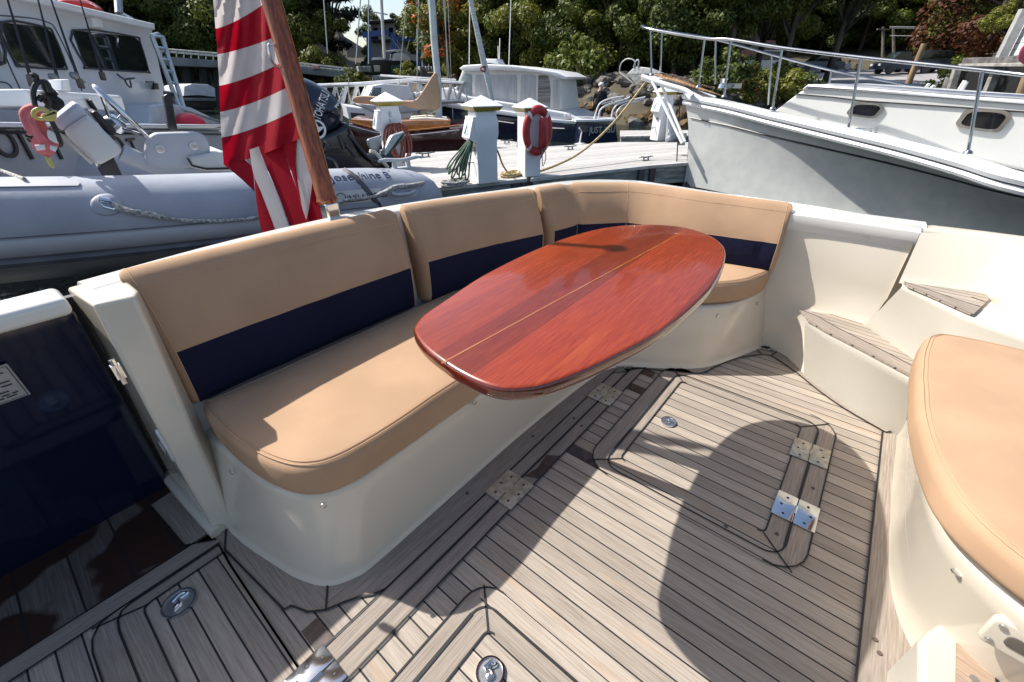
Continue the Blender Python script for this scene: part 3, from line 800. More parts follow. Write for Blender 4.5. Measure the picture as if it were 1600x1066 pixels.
# --- port seat box with its cushion
pf0 = cr([(2.0, -.385), (1.7, -.378), (1.4, -.378), (1.2, -.385), (1.06, -.415), (.97, -.47), (.93, -.56), (.92, -.75), (.92, -1.2)], 4)
pf1 = cr([(2.0, -.335), (1.72, -.318), (1.4, -.308), (1.15, -.315), (1.0, -.345), (.90, -.41), (.83, -.52), (.81, -.75), (.81, -1.2)], 4)
g = G(); rr_ = []
def offr(pl, d): return off_in(pl, d)
for k, zz, dd in ((0, -.01, 0), (0, .05, 0), (.1, .10, 0), (.45, .22, 0), (.85, .34, 0), (1, .385, 0), (1, .40, .004), (1, .408, .012), (1, .408, .05)):
    rr_.append(Z(offr(mixl(pf0, pf1, k), dd), zz))
rr_.append([(2.0, -.8 - i * .01, .408) for i in range(len(pf0))])
g.loft(rr_, closed=False, caps=False); box = g.build('seat_box', gel, boat, smooth=55)
g = G(); q = offr(mixl(pf0, pf1, .25), -.0015); g.tube(Z(q[:34], .165)[:30], .0018, 5); g.build('panel_seam', mat('seam_grey', (.45, .44, .40), .6), box)
q = U(1488, 889, 0)
g = G(); 
# screw cap and grab handle on the rounded end
def onbox(px, py):
    best = None
    for i in range(len(pf0) - 1):
        for z_ in [.04 + .01 * j for j in range(36)]:
            k = min(max((z_ - .05) / .33, 0), 1); p = mixl(pf0, pf1, k)[i]
            c_ = MR.transposed() @ Vector((p[0], p[1], z_ - H)); X_ = 800 + F * c_[0] / c_[2]; Y_ = 533 + F * c_[1] / c_[2]
            e_ = (X_ - px) ** 2 + (Y_ - py) ** 2
            if best is None or e_ < best[0]:
                tt = Vector(pf0[i + 1]) - Vector(pf0[i]); best = (e_, Vector((p[0], p[1], z_)), Vector((tt.y, -tt.x, -.1)).normalized())
    return best[1], best[2]
p_, n_ = onbox(1488, 889); screwcap(p_.x, p_.y, p_.z, n_, .009, box)
a_, n_ = onbox(1557, 960); b_, n2 = onbox(1532, 980)
a2 = PX(1640, 1010, a_.x - .02)
tan_ = Vector((-.1, -1, 0)).normalized()
hp = a_.copy()
g = G(); o_ = rrect(0, .17, -.075, 0, .014)
g.pad(o_, lambda a, b, h: hp + tan_ * (a - .01) + Vector((0, 0, b + .01)) + Vector((-1, 0.1, -.15)).normalized() * (h - .004), .016, .006)
gh = g.build('grab_recess', gel, box)
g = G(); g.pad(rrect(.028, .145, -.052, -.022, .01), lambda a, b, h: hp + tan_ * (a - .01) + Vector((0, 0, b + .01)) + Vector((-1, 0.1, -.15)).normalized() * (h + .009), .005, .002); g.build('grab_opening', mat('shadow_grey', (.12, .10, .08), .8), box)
for a, b in ((.015, -.014), (.015, -.06)):
    q = hp + tan_ * (a - .01) + Vector((0, 0, b + .01)) + Vector((-1, .1, -.15)).normalized() * .012
    screwcap(q.x, q.y, q.z, (-1, .1, -.15), .006, box)
# companionway step with teak tread, lower right
z3 = .16
g = G(); e3 = [U(1436, 990, z3 - .04), U(1476, 966, z3), U(1500, 978, z3)]
P3 = pz([(1437, 1070), (1437, 1000), (1450, 985), (1476, 968), (1500, 980), (1640, 1062), (1700, 1200), (1440, 1200)], z3)
g.prism(P3, (0, 0, -z3 - .01)); s3 = g.build('companion_step', gel_w, boat, smooth=30, bevel=.012, bseg=3)
P4 = pz([(1494, 985), (1500, 982), (1640, 1066), (1700, 1200), (1490, 1200)], z3 + .002)
g = G(); g.prism(P4, (0, 0, .006)); mt = wood('companion_teak', math.radians(-105), ((.2, .15, .11), (.34, .24, .17), (.46, .36, .28), (.42, .27, .15)), plankvar=0); tr3 = g.build('step_tread', mt, s3, smooth=0)
g = G(); zz = z3 + .010
g.ribbon([U(a, b, zz) for a, b in ((1500, 986), (1556, 1044), (1562, 1100))], .006); g.ribbon([U(a, b, zz) for a, b in ((1556, 1044), (1640, 1085))], .005); g.build('tread_caulking', caulk, s3, smooth=0)
g = G(); g.lathe([(0, .0), (.008, .0), (.008, -.004)], U(1523, 1061, zz), n=12); g.build('tread_screw', steel_d, s3)

cz0 = .418; cz1 = .50
co_ = [(1.785, -.29), (1.70, -.272), (1.5, -.262), (1.3, -.264), (1.12, -.282), (1.0, -.31), (.92, -.36), (.86, -.44), (.83, -.56), (.82, -.8), (.85, -1.05), (1.2, -1.1), (1.6, -1.08), (1.80, -.95), (1.84, -.6), (1.83, -.36)]
cushion('seat_cushion', co_, cz0, cz1, 'large tan seat cushion on the seat box at the lower right', crown=.02, rn=.028)

# --- table
TZ = .750
tpx = [(646, 516), (650, 503), (664, 488), (700, 464), (752, 430), (820, 396), (880, 372), (940, 356), (1000, 350), (1060, 353), (1105, 365), (1131, 383), (1134, 405), (1118, 440), (1080, 480), (1030, 518), (975, 548), (915, 577), (855, 599), (810, 606), (775, 604), (740, 592), (700, 570), (662, 541)]
to = cr([tuple(U(a, b, TZ).to_2d()) for a, b in tpx], 4, True)
mah = wood('mahogany', 0.03, ((.165, .018, .005), (.225, .029, .007), (.285, .045, .010), (.33, .068, .015)), seam=.105, phase=.02, rough=.27, coat=.4, plankvar=1.5, seamw=.0, gs=1.8)
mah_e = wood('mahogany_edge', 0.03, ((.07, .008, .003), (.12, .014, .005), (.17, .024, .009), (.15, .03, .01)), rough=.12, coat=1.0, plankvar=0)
table = thing('cockpit_table', 'varnished mahogany oval cockpit table in front of the settee', 'table', (1.05, .6, 0))
g = G(); g.pad(to, lambda a, b, h: (a, b, TZ - .032 + h), .032, .010, steps=4); 
tb = g.build('table_top', [mah], table, smooth=50)
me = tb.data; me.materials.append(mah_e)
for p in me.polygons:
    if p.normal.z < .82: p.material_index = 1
seamA = U(690, 568, TZ); seamB = U(1070, 361, TZ)
g = G(); g.ribbon([seamA + Vector((0, 0, .0006)), seamB + Vector((0, 0, .0006))], .0035); g.build('leaf_joint', wood('pale_joint', .03, ((.30, .09, .02), (.40, .14, .035), (.46, .18, .05), (.4, .15, .04)), rough=.15, coat=1, plankvar=0), tb, smooth=0, recalc=False)
g = G()
for x in (.98, 1.14):
    g.tube(cr([(x, .80, .30), (x, .71, .36), (x, .61, .50), (x, .56, .62), (x, .54, .72)], 5), .026, 12)
g.build('table_bracket', steel, table)
g = G(); fr = Fr((.6, .5), (1.2, .5))
qk = U(872, 585, .66)
g.lathe([(.0, 0), (.05, 0), (.058, .012), (.058, .035), (.0, .045)], (qk.x + .02, qk.y + .03, .67), n=28); g.tube(cr([(qk.x + .09, qk.y + .04, .695), (qk.x + .06, qk.y - .0, .655), (qk.x, qk.y + .01, .645), (qk.x - .03, qk.y + .05, .68)], 4), .015, 10)
g.build('bracket_swivel', steel, table)
g = G(); qk = U(822, 612, .68); g.ball(qk, .018, 10, (1.4, .8, .7)); g.tube([qk, qk + Vector((.05, .03, .015))], .008); g.build('clamp_knob', blk, table)

# --- flagstaff and flag
def solve_tip():
    b = Vector(PY(519, 341, 1.50)); best = None
    blob = U(960, 388, TZ); k = Vector((SUN.x, SUN.y, SUN.z)) / SUN.z
    nrm = ray(424, 0).cross(b - Vector((0, 0, H)))
    lo, hi = 0.5, 3.0
    c = Vector((0, 0, H))
    d0 = (blob - c).dot(nrm); d1 = k.dot(nrm)
    return b, blob + k * (-d0 / d1)
sb, stp = solve_tip()
if not (0.8 < stp.z < 3.5): stp = sb + Vector((.3, .82, 1.41))
varn = wood('varnished_staff', 0.0, ((.16, .035, .010), (.30, .075, .020), (.42, .14, .045), (.42, .15, .05)), rough=.15, coat=1.0, plankvar=0, gs=.5)
# staff grain runs along z: own simple material
varn = mat('varnished_staff_wood', (.34, .085, .014), .30, var=0, vs=1, stretch=(150, 150, 5), col2=(.13, .028, .006), coat=.25)
staff = thing('flagstaff', 'varnished wooden flagstaff leaning aft from a chrome socket on the transom', 'flagstaff', tuple(sb))
sd = (stp - sb).normalized()
g = G(); Ls = (stp - sb).length
g.tube([sb + sd * .05, sb + sd * .062, sb + sd * .075, sb + sd * (Ls * .5), sb + sd * (Ls - .03)], [.031, .037, .033, .029, .013], 16)
pole = g.build('staff_pole', varn, staff)
g = G(); g.ball(sb + sd * Ls, .036, 16, (1, 1, .7)); g.build('staff_ball', varn, staff)
g = G(); g.box(sb + sd * .02, (.05, .05, .075)); g.build('staff_socket', steel, staff, bevel=.006)
hk = sb + sd * .52
g = G(); g.tube(cr([hk + Vector((-.028, 0, .012)), hk + Vector((-.05, 0, .01)), hk + Vector((-.052, 0, -.03)), hk + Vector((-.03, 0, -.05))], 4), .004, 8); g.build('flag_clip', steel, staff)

red = mat('flag_red', (.36, .004, .018), .8, var=.06, vs=8, bump=.15, bs=300, trans=.35, spec=.2)
whf = mat('flag_white', (.62, .58, .57), .8, var=.03, vs=8, bump=.15, bs=300, trans=.4, spec=.2)
# the flag hangs in the upright plane that holds the staff foot and leads aft
fa = Fr((0, 0), (-.22, 1.0)); fa.u = Vector((-.22, 1.0, 0)).normalized(); fa.w = sd.cross(fa.u).normalized()
if fa.w.dot(Vector((-1, 0, 0))) < 0: fa.w = -fa.w
fa.o = sb - fa.w * .045; fa.v = fa.w.cross(fa.u).normalized()
if fa.v.z < 0: fa.v = -fa.v
fl = thing('flag', 'red and white striped flag hanging folded from the flagstaff', 'flag', tuple(sb + Vector((.05, .3, 0))))
def edgeX(y, side):                      # photo outline of the hanging flag
    Lp = [(-260, 296), (-120, 320), (0, 333), (60, 338), (120, 342), (200, 345), (250, 349)]
    Rp = [(-260, 350), (-120, 392), (0, 428), (100, 458), (180, 484), (250, 504), (330, 524)]
    T_ = Lp if side == 0 else Rp
    for (y0, x0), (y1, x1) in zip(T_, T_[1:]):
        if y <= y1: return x0 + (x1 - x0) * (y - y0) / (y1 - y0)
    return T_[-1][1]
def fpt(px, py, d=0.0): return fa.at(px, py, d)
def cloth(name, grid, mats, stripes, parent, rip=.012):
    """grid[j][i] = (px, py, d); stripes(u, v) gives the colour"""
    g = G(); n = len(grid); m = len(grid[0]); ids = []
    for j in range(n):
        ids.append([g.V(fpt(*grid[j][i])) for i in range(m)])
    for j in range(n - 1):
        for i in range(m - 1):
            g.mi = stripes((i + .5) / (m - 1), (j + .5) / (n - 1)); g.face((ids[j][i], ids[j][i + 1], ids[j + 1][i + 1], ids[j + 1][i]))
    o = g.build(name, mats, parent, smooth=60, recalc=False)
    return o
# body of the flag: stripes slope up to the right
yb = [(-250, 0), (-172, 1), (-92, 0), (-20, 1), (48, 0), (0, 0)]
M_ = 26; grid = []
# stripe boundaries (left y, right y): measured down the photo
bl = [(-330, -420), (-262, -345), (-196, -270), (-130, -190), (-60, -100), (45, 0 - 5), (85, 52), (134, 90), (175, 127), (215, 163), (258, 205)]
kinds = [1, 0, 1, 0, 1, 0, 1, 0, 1, 0]
rows = []; rk = []
for (a, b), (c, d), kk in zip(bl, bl[1:], kinds):
    for q in range(6): rows.append((a + (c - a) * q / 6, b + (d - b) * q / 6)); rk.append(kk)
rows.append(bl[-1])
for j, (yl, yr) in enumerate(rows):
    r_ = []
    for i in range(M_ + 1):
        t = i / M_; y = yl + (yr - yl) * (t ** 1.25)
        x0 = edgeX(y, 0); x1 = edgeX(y, 1); x = x0 + (x1 - x0) * t
        dd = .020 * math.sin(t * 6.0 + j * .06) * (1 - t * .4) + .008 * math.sin(t * 24 + y * .06)
        r_.append((x, y, dd - .0))
    grid.append(r_)
cloth('flag_body', grid, [red, whf], lambda u, v: rk[min(int(v * len(rk)), len(rk) - 1)], fl)
# lower folds: long strips running down to the cushion
def fold(pts_l, pts_r, kind, d, name='flag_fold'):
    gr = []
    n = 14
    L_ = cr(pts_l, 6); R_ = cr(pts_r, 6)
    for (a, b) in zip(L_, R_):
        row = []
        for i in range(6):
            t = i / 5; row.append((a[0] + (b[0] - a[0]) * t, a[1] + (b[1] - a[1]) * t, d + .002 * math.sin(t * 3.1)))
        gr.append(row)
    cloth(name, gr, [red, whf], lambda u, v: kind, fl)
fold([(350, 258), (375, 278), (398, 300)], [(372, 240), (385, 252), (396, 262)], 0, -.02)
fold([(374, 242), (385, 250), (396, 264)], [(392, 230), (393, 236), (395, 245)], 1, -.03)
fold([(396, 262), (400, 310), (406, 350), (412, 385)], [(398, 250), (408, 300), (425, 345), (436, 385)], 0, -.012)
fold([(390, 234), (396, 272), (412, 310), (440, 385)], [(404, 229), (416, 262), (436, 310), (462, 385)], 1, .0)
fold([(404, 230), (418, 265), (438, 312), (464, 385)], [(440, 216), (452, 262), (470, 312), (486, 350)], 0, -.008)
fold([(430, 214), (445, 240), (462, 290), (479, 346)], [(466, 202), (462, 240), (466, 290), (478, 348)], 0, .004)
fold([(466, 203), (463, 240), (464, 290), (478, 346)], [(474, 212), (482, 250), (488, 280), (482, 330)], 1, -.002)
fold([(488, 280), (483, 315), (478, 345), (470, 390)], [(500, 290), (510, 320), (522, 340), (532, 390)], 0, -.02)

# =================================================================== WATER, SHORE, DOCKS
WZ = -0.35
wm_ = bpy.data.materials.new('harbour_water'); wm_.use_nodes = True
t_ = wm_.node_tree; p_ = t_.nodes['Principled BSDF']; p_.inputs['Base Color'].default_value = (.012, .020, .020, 1); p_.inputs['Roughness'].default_value = .06; p_.inputs['IOR'].default_value = 1.33
gg = t_.nodes.new('ShaderNodeNewGeometry'); n1 = t_.nodes.new('ShaderNodeTexNoise'); n1.inputs['Scale'].default_value = 5.5; n1.inputs['Detail'].default_value = 4
bb = t_.nodes.new('ShaderNodeBump'); bb.inputs['Strength'].default_value = .55; bb.inputs['Distance'].default_value = .12
t_.links.new(gg.outputs['Position'], n1.inputs['Vector']); t_.links.new(n1.outputs['Fac'], bb.inputs['Height']); t_.links.new(bb.outputs[0], p_.inputs['Normal'])
g = G(); g.poly([(-150, -150, WZ), (250, -150, WZ), (250, 250, WZ), (-150, 250, WZ)]); tag(g.build('water', wm_, None, smooth=0), kind='structure')

def interp(T, x):
    if x <= T[0][0]: return T[0][1]
    for (a, b), (c, d) in zip(T, T[1:]):
        if x <= c: return b + (d - b) * (x - a) / (c - a)
    return T[-1][1]
SHORE = [(-2600, 52), (-200, 50), (300, 46), (500, 40), (640, 33), (760, 28), (880, 23), (1000, 20), (1150, 20), (1300, 22), (1450, 25), (1650, 28), (4000, 30)]
def hill(px, r):
    s = interp(SHORE, px); q = r - s
    if q < 0: return WZ - 1.0 + max(q, -3) * .2
    park = interp([(560, 0), (1060, 0), (1180, 1), (1480, 1), (1700, .6)], px)
    a = min(q / 2.5, 1) * 1.5
    a = min(q / 2.5, 1) * (1.5 - .6 * park)
    h_ = max(0, q - 3) * .10 + max(0, q - 12) * .22 + max(0, q - 30) * .12
    hp_ = max(0, q - 3) * .036 + max(0, q - 52) * .35
    yard = interp([(480, 0), (560, 1), (700, 1), (780, 0)], px)
    hy = max(0, q - 3) * .05
    return WZ + a + (h_ * (1 - park) + hp_ * park) * (1 - yard) + hy * yard + noise.noise(Vector((px * .01, r * .12, 0))) * .25 * min(q / 3, 1)
PXS = [-2600, -1200, -700, -400] + list(range(-250, 1900, 50)) + [2000, 2300, 2800, 4000]
RS = [-3, -.5, 0, .6, 1.2, 2, 3, 4.5, 6, 8, 11, 14, 18, 23, 29, 36, 45, 58, 75, 100, 140]
g = G(); rws = []
for x in PXS:
    s = interp(SHORE, x); rws.append([PR(x, 130, s + q).xy.to_3d() + Vector((0, 0, hill(x, s + q))) for q in RS])
rs = [g.ring(r) for r in rws]
for a, b in zip(rs, rs[1:]): g.bridge(a, b, False)
grd = mat('wooded_bank_soil', (.055, .045, .028), .95, vs=.6, col2=(.09, .075, .045), bump=.8, bs=3)
tag(g.build('hillside', grd, None, smooth=60), kind='structure')
def ground(px, r): 
    p = PR(px, 130, r); p.z = hill(px, r); return p
# parking area
g = G(); q_ = []
for x in range(1240, 1520, 14): q_.append((x, [interp(SHORE, x) + k for k in (7, 14, 22, 30, 38, 46, 51)]))
rs = [g.ring([ground(x, r) + Vector((0, 0, .12)) for r in rr]) for x, rr in q_]
for a, b in zip(rs, rs[1:]): g.bridge(a, b, False)
tag(g.build('parking_area', mat('pale_asphalt', (.34, .33, .32), .9, var=.1, vs=1), None, smooth=60), kind='structure')

# boulders of the shore
rockm = mat('shore_granite', (.17, .155, .135), .9, vs=3.2, col2=(.06, .055, .045), bump=.6, bs=9)
weedm = mat('rockweed', (.11, .066, .02), .85, vs=3, col2=(.045, .03, .012), bump=.8, bs=14)
def boulder(seed, m_):
    bm = bmesh.new(); bmesh.ops.create_icosphere(bm, subdivisions=2, radius=1)
    for v in bm.verts:
        n_ = noise.noise(v.co * 1.3 + Vector((seed * 9.1, 0, 0))); k = 1 + .45 * n_
        v.co = Vector((v.co.x * k, v.co.y * k * .8, v.co.z * k * .55))
    for _ in range(3):
        pl = Vector((random.uniform(-1, 1), random.uniform(-1, 1), random.uniform(-.2, 1))).normalized(); 
        for v in bm.verts:
            dd = v.co.dot(pl) - .62
            if dd > 0: v.co -= pl * dd
    me = bpy.data.meshes.new('boulder'); bm.to_mesh(me); bm.free(); me.materials.append(m_)
    return me
bms = [boulder(i, rockm) for i in range(5)] + [boulder(9 + i, weedm) for i in range(3)]
nb = 0
for k in range(290):
    if k < 200: x = random.uniform(870, 1075)
    elif k < 240: x = random.uniform(640, 870)
    else: x = random.uniform(1080, 1260)
    s = interp(SHORE, x); q = random.uniform(-.4, 5.5) ** 1.0
    p = ground(x, s + q); sz = random.uniform(.14, .42)
    me = random.choice(bms[5:]) if q < 1.1 and random.random() < .8 else random.choice(bms[:5])
    o = bpy.data.objects.new('boulder', me); C.objects.link(o); o.location = p + Vector((0, 0, sz * .1)); o.scale = (sz, sz, sz); o.rotation_euler = (random.uniform(-.3, .3), random.uniform(-.3, .3), random.uniform(0, 6))
    wd = me in bms[5:]
    tag(o, 'brown weed-covered boulder at the waterline of the shore' if wd else 'angular grey boulder of the rocky shore below the trees', 'boulder', 'weedy boulders at the waterline' if wd else 'grey boulders of the shore')

# --- docks
dk = wood('weathered_dock_boards', math.radians(-24), ((.33, .32, .30), (.46, .45, .43), (.58, .57, .55), (.45, .42, .38)), seam=.14, phase=0, gs=.5, seamw=.05)
dside = wood('dock_fascia', math.radians(-24), ((.10, .10, .10), (.16, .165, .165), (.22, .23, .23), (.15, .14, .12)), gs=.5, plankvar=0)
dsd2 = mat('dock_timber', (.27, .29, .29), .85, vs=3, var=.25, stretch=(1, 1, 8))
def dock(pts, z, name, label, joints=()):
    root = thing(name, label, 'dock', tuple(Vector((pts[0][0], pts[0][1], WZ))))
    g = G(); g.prism([(a, b, z - .05) for a, b in pts], (0, 0, .05)); g.build('deck', dk, root, smooth=0, bevel=.01)
    i_ = inset(pts if area2(pts) > 0 else pts[::-1], .03)
    g = G(); g.prism([(a, b, z - .30) for a, b in i_], (0, 0, .25)); g.build('fascia', dsd2, root, smooth=0)
    i_ = inset(i_ if area2(i_) > 0 else i_[::-1], .25)
    g = G(); g.prism([(a, b, WZ - .25) for a, b in i_], (0, 0, z - .30 - WZ + .25)); g.build('float', mat('black_float', (.01, .01, .01), .7), root, smooth=0)
    return root
DZ = .10
A_ = U(560, 306, DZ).xy; A1 = U(823, 279, DZ).xy; A1b = U(829, 279, DZ).xy; B_ = U(1012, 259, DZ).xy; Bb = U(1018, 262, DZ).xy; C_ = U(1100, 252, DZ).xy; D_ = U(1120, 222, DZ).xy; E_ = U(965, 222, DZ).xy; F_ = U(850, 229, DZ).xy; G_ = U(480, 247, DZ).xy
d1 = dock([tuple(v) for v in (A_, A1, U(850, 229, DZ).xy, G_)], DZ, 'floating_dock', 'grey timber floating dock carrying the white power pedestals')
d2 = dock([tuple(v) for v in (A1b, B_, C_, D_, E_, U(855, 229, DZ).xy)], DZ, 'floating_dock', 'grey timber floating dock running to the bow of the grey-hulled yacht')
dock([tuple(U(a, b, DZ).xy) for a, b in ((969, 213), (1130, 211), (1130, 203), (969, 204))], DZ, 'floating_dock', 'narrow far dock behind the lone pedestal, right of the navy cruiser')
dock([tuple(U(a, b, DZ - .02).xy) for a, b in ((766, 228), (808, 232), (808, 222), (768, 217))], DZ - .02, 'finger_dock', 'short dark finger dock between the two nearest pedestals')
g = G()
dn = (A1 - A_).normalized(); nn = Vector((dn.y, -dn.x)); 
for c_, off_ in ((A1, -.16), (A1, -.02), (B_, .12), (B_, -.1)):
    q = c_ + dn * off_ + nn * .0
    g = G(); g.box((q.x + nn.x * -.01, q.y + nn.y * -.01, DZ - .15), (.11, .04, .2), rz=math.atan2(dn.y, dn.x))
    g.build('steel_bracket', mat('dark_steel', (.06, .065, .075), .5, metal=.4), d1 if c_ is A1 else d2, smooth=0)

def cleat(p, rz, s=1.0, label='', m=None, name='dock_cleat', up=1):
    g = G(); c, sn = math.cos(rz) * s, math.sin(rz) * s
    f = lambda a, z: Vector((p.x + c * a, p.y + sn * a, p.z + z * s))
    g.tube(cr([f(-.14, .055), f(-.10, .060), f(0, .05), f(.10, .06), f(.14, .055)], 4), [.008 * s] * 4 + [.011 * s] * 9 + [.008 * s] * 4, 8)
    for a in (-.045, .045): g.tube([f(a, 0), f(a, .05)], [.016 * s, .012 * s], 8)
    g.box(f(0, .004), (.13 * s, .05 * s, .012 * s), rz=rz)
    return solo(g, name, m or steel_d, label, 'cleat', smooth=50)
galv = mat('galvanised_iron', (.25, .26, .27), .5, metal=.7, var=.15, vs=40)
cleat(U(1009, 251, DZ), math.atan2(dn.y, dn.x), 1.0, 'dark iron cleat on the dock edge near the grey yacht bow', galv)
cleat(U(891, 234, DZ), math.atan2(dn.y, dn.x), 1.0, 'dark iron cleat on the dock beneath the navy cruiser name', galv)
cleat(U(665, 246, DZ), math.atan2(dn.y, dn.x), 1.2, 'galvanised dock cleat beside the burgundy sloop', galv)
cleat(U(792, 224, DZ), math.atan2(dn.y, dn.x), 1.0, 'pale cleat on the far dock between two pedestals', galv)

# --- power pedestals
ped_w = mat('pedestal_white', (.78, .80, .82), .35, var=.02, coat=.2)
amber = mat('amber_lens', (.42, .34, .04), .3, vs=14, col2=(.25, .19, .02), spec=.6)
logo_m = mat('pale_blue_mark', (.12, .42, .55), .5)
def pedestal(p, rz, label, panel=True, s=1.0, group=None, wd=.25):
    root = thing('power_pedestal' if panel else 'dock_post', label, 'pedestal', tuple(p), group)
    u = Vector((math.cos(rz), math.sin(rz), 0)); v = Vector((-u.y, u.x, 0))   # -u : panel side (left in the photo), -v : the shaded front side
    P = lambda a, b, z: p + u * a * s + v * b * s + Vector((0, 0, z * s))
    h = wd / 2
    sq = lambda k, z, k2=None: [P(-k, -(k2 or k), z), P(k, -(k2 or k), z), P(k, (k2 or k), z), P(-k, (k2 or k), z)]
    g = G()
    if panel: g.loft([sq(h, 0), sq(h, .50), sq(h * 1.12, .60), sq(h * 1.12, .74), sq(h, .80), sq(h, .86)])
    else: g.loft([sq(h, 0), sq(h, .80), sq(h * 1.25, .86)])
    g.build('column', ped_w, root, smooth=25, bevel=.008)
    g = G(); g.loft([sq(h * 1.22, .865), sq(h * 1.42, .905)]); g.build('light_band', amber, root, smooth=0)
    g = G(); g.loft([sq(h * 1.45, .907), sq(h * 1.48, .918), [P(-.004, -.004, 1.03), P(.004, -.004, 1.03), P(.004, .004, 1.03), P(-.004, .004, 1.03)]]); g.build('cap', ped_w, root, smooth=20)
    if panel:
        g = G(); b = h * .96
        prof = [(-h * 1.0, .80), (-h * 1.30, .80), (-h * 1.30, .765), (-h * 1.36, .755), (-h * 1.75, .56), (-h * 1.55, .535), (-h * 1.0, .50)]
        g.loft([[P(a, -b, z) for a, z in prof], [P(a, b, z) for a, z in prof]]); hd = g.build('socket_housing', ped_w, root, smooth=20, bevel=.004)
        g = G(); n_ = Vector((0, 0, 0)); A0 = P(-h * 1.36 - .003, 0, .757); B0 = P(-h * 1.75 - .003, 0, .562); dd = (B0 - A0); vv = v * s
        def q(a, k): return A0 + dd * k + vv * a
        for tri in (((-.055, .8), (.02, .15), (.02, .8)), ((.03, .8), (.03, .35), (.06, .8))):
            pts = [q(a, k) for a, k in tri]; g.tube(pts + [pts[0]], .0035 * s, 5)
        g.build('blue_mark', logo_m, hd, smooth=0)
        g = G(); g.lathe([(0, .02), (.03, .02), (.035, 0)], P(-h * 1.02, -.03, .42), ax=tuple(-u), n=12); g.tube([P(-h * 1.0, .02, .26), P(-h * 1.5, .02, .26), P(-h * 1.5, .02, .22)], .012 * s, 8); g.build('tap', steel_d, root)
    return root
rzd = math.atan2(dn.y, dn.x)
p1_ = U(618, 262, DZ); p2_ = U(757, 284, DZ); p3_ = U(826, 274, DZ); p4_ = U(1028, 219, DZ)
pd1 = pedestal(p1_ + Vector((0, 0, 0)), rzd, 'white power pedestal with coiled red hose behind the outboard', group=None, s=.96, wd=.27)
text('marker_number', 'E', mat('grey_marking', (.3, .3, .3), .6), p1_ + Vector((math.cos(rzd), math.sin(rzd), 0)) * -.03 + Vector((math.sin(rzd), -math.cos(rzd), 0)) * .150 + Vector((0, 0, .69)), (math.cos(rzd), math.sin(rzd), 0), (0, 0, 1), .09, pd1)
text('marker_number', 'L', MATS['grey_marking'], p1_ + Vector((math.cos(rzd), math.sin(rzd), 0)) * -.03 + Vector((math.sin(rzd), -math.cos(rzd), 0)) * .150 + Vector((0, 0, .62)), (math.cos(rzd), math.sin(rzd), 0), (0, 0, 1), .07, pd1)
pedestal(p2_, rzd, 'white power pedestal with green hose, middle of the near three', s=.94, wd=.28)
pedestal(p3_, rzd, 'white dock post with amber band carrying the red life ring', panel=False, s=.90, wd=.26)
pedestal(p4_, rzd, 'lone far power pedestal with tangled white cables near the yacht bow', s=1.0)
# hoses
def hosecoil(p, u, n, w_, h0, h1, r, m, label, name='hose_coil', fan=.0):
    g = G()
    for k in range(n):
        a = (k / max(n - 1, 1) - .5); ww = w_ * (.55 + .45 * random.random()); b0 = h0 + random.uniform(-.03, .03) - fan * abs(a)
        c_ = p + u * (a * w_ * .45); nrm = Vector((u.y, -u.x, 0)) * (.012 * k)
        pts = [c_ + nrm + u * (ww * .5 * math.sin(t)) + Vector((0, 0, (h0 + h1) / 2 + (h1 - b0) / 2 * math.cos(t))) for t in [2 * math.pi * i / 18 for i in range(18)]]
        g.tube(pts, r, 7, closed=True)
    return solo(g, name, m, label, 'hose', smooth=60)
redh = mat('red_hose', (.22, .05, .03), .5, var=.1); grh = mat('green_hose', (.10, .17, .11), .55, var=.25, vs=60)
un = Vector((dn.x, dn.y, 0)); vn = Vector((-dn.y, dn.x, 0))
hosecoil(p1_ - vn * .19 + un * .03, un, 8, .26, .12, .60, .014, redh, 'red-brown hose coiled on the left pedestal')
g = G()
for k in range(9):
    a = k / 8; w_ = random.uniform(-.02, .02)
    top = p2_ - un * (.19 + .02 * a) - vn * (.09 - .05 * a) + Vector((0, 0, .50)); bt = p2_ - un * (.27 + .20 * a + w_) - vn * (.08 - .20 * a) + Vector((0, 0, .07 + .05 * (k % 3)))
    g.tube(cr([top, top.lerp(bt, .3) - un * .012, top.lerp(bt, .7) - un * .03, bt, bt + un * .035 + Vector((0, 0, .02)), top.lerp(bt, .6) + un * .02, top + un * .02], 4), .0095, 7)
solo(g, 'hose_coil', grh, 'green garden hose hung in long loops on the middle pedestal', 'hose', smooth=60)
rope = mat('grey_rope', (.42, .41, .38), .9, vs=60, var=.3, bump=.6, bs=220); rope_y = mat('manila_rope', (.52, .40, .20), .9, vs=50, var=.25, bump=.6, bs=220); rope_b = mat('brown_rope', (.20, .13, .06), .9, vs=50, var=.25)
def coil(c, r0, n, rad, m, label, zf=.0):
    g = G(); pts = []
    for i in range(n * 14):
        t = i / 14 * 2 * math.pi; rr = r0 * (.62 + .38 * abs(math.sin(t * .37 + 1)))
        pts.append(c + Vector((math.cos(t) * rr * 1.25, math.sin(t) * rr * .7, rad + (i / (n * 14)) * zf + .010 * math.sin(t * 2.3))))
    g.tube(pts, rad, 7); return solo(g, 'rope_coil', m, label, 'rope', smooth=60)
coil(U(800, 275, DZ), .16, 5, .013, rope_y, 'yellow rope coiled on the dock between two posts', .03)
coil(U(712, 290, DZ), .17, 5, .013, rope, 'grey mooring line heaped at the dock edge by the green hose', .05)
g = G(); c0 = p2_ + un * .14 + Vector((0, 0, .42)); c1 = U(793, 272, DZ) + Vector((0, 0, .02))
g.tube(cr([c0, c0 + un * .06 + Vector((0, 0, -.08)), c0.lerp(c1, .6) + Vector((0, 0, -.02)), c1], 6), .012, 7); solo(g, 'rope', rope_b, 'brown line hanging from the middle pedestal to the yellow coil', 'rope', smooth=60)
g = G()
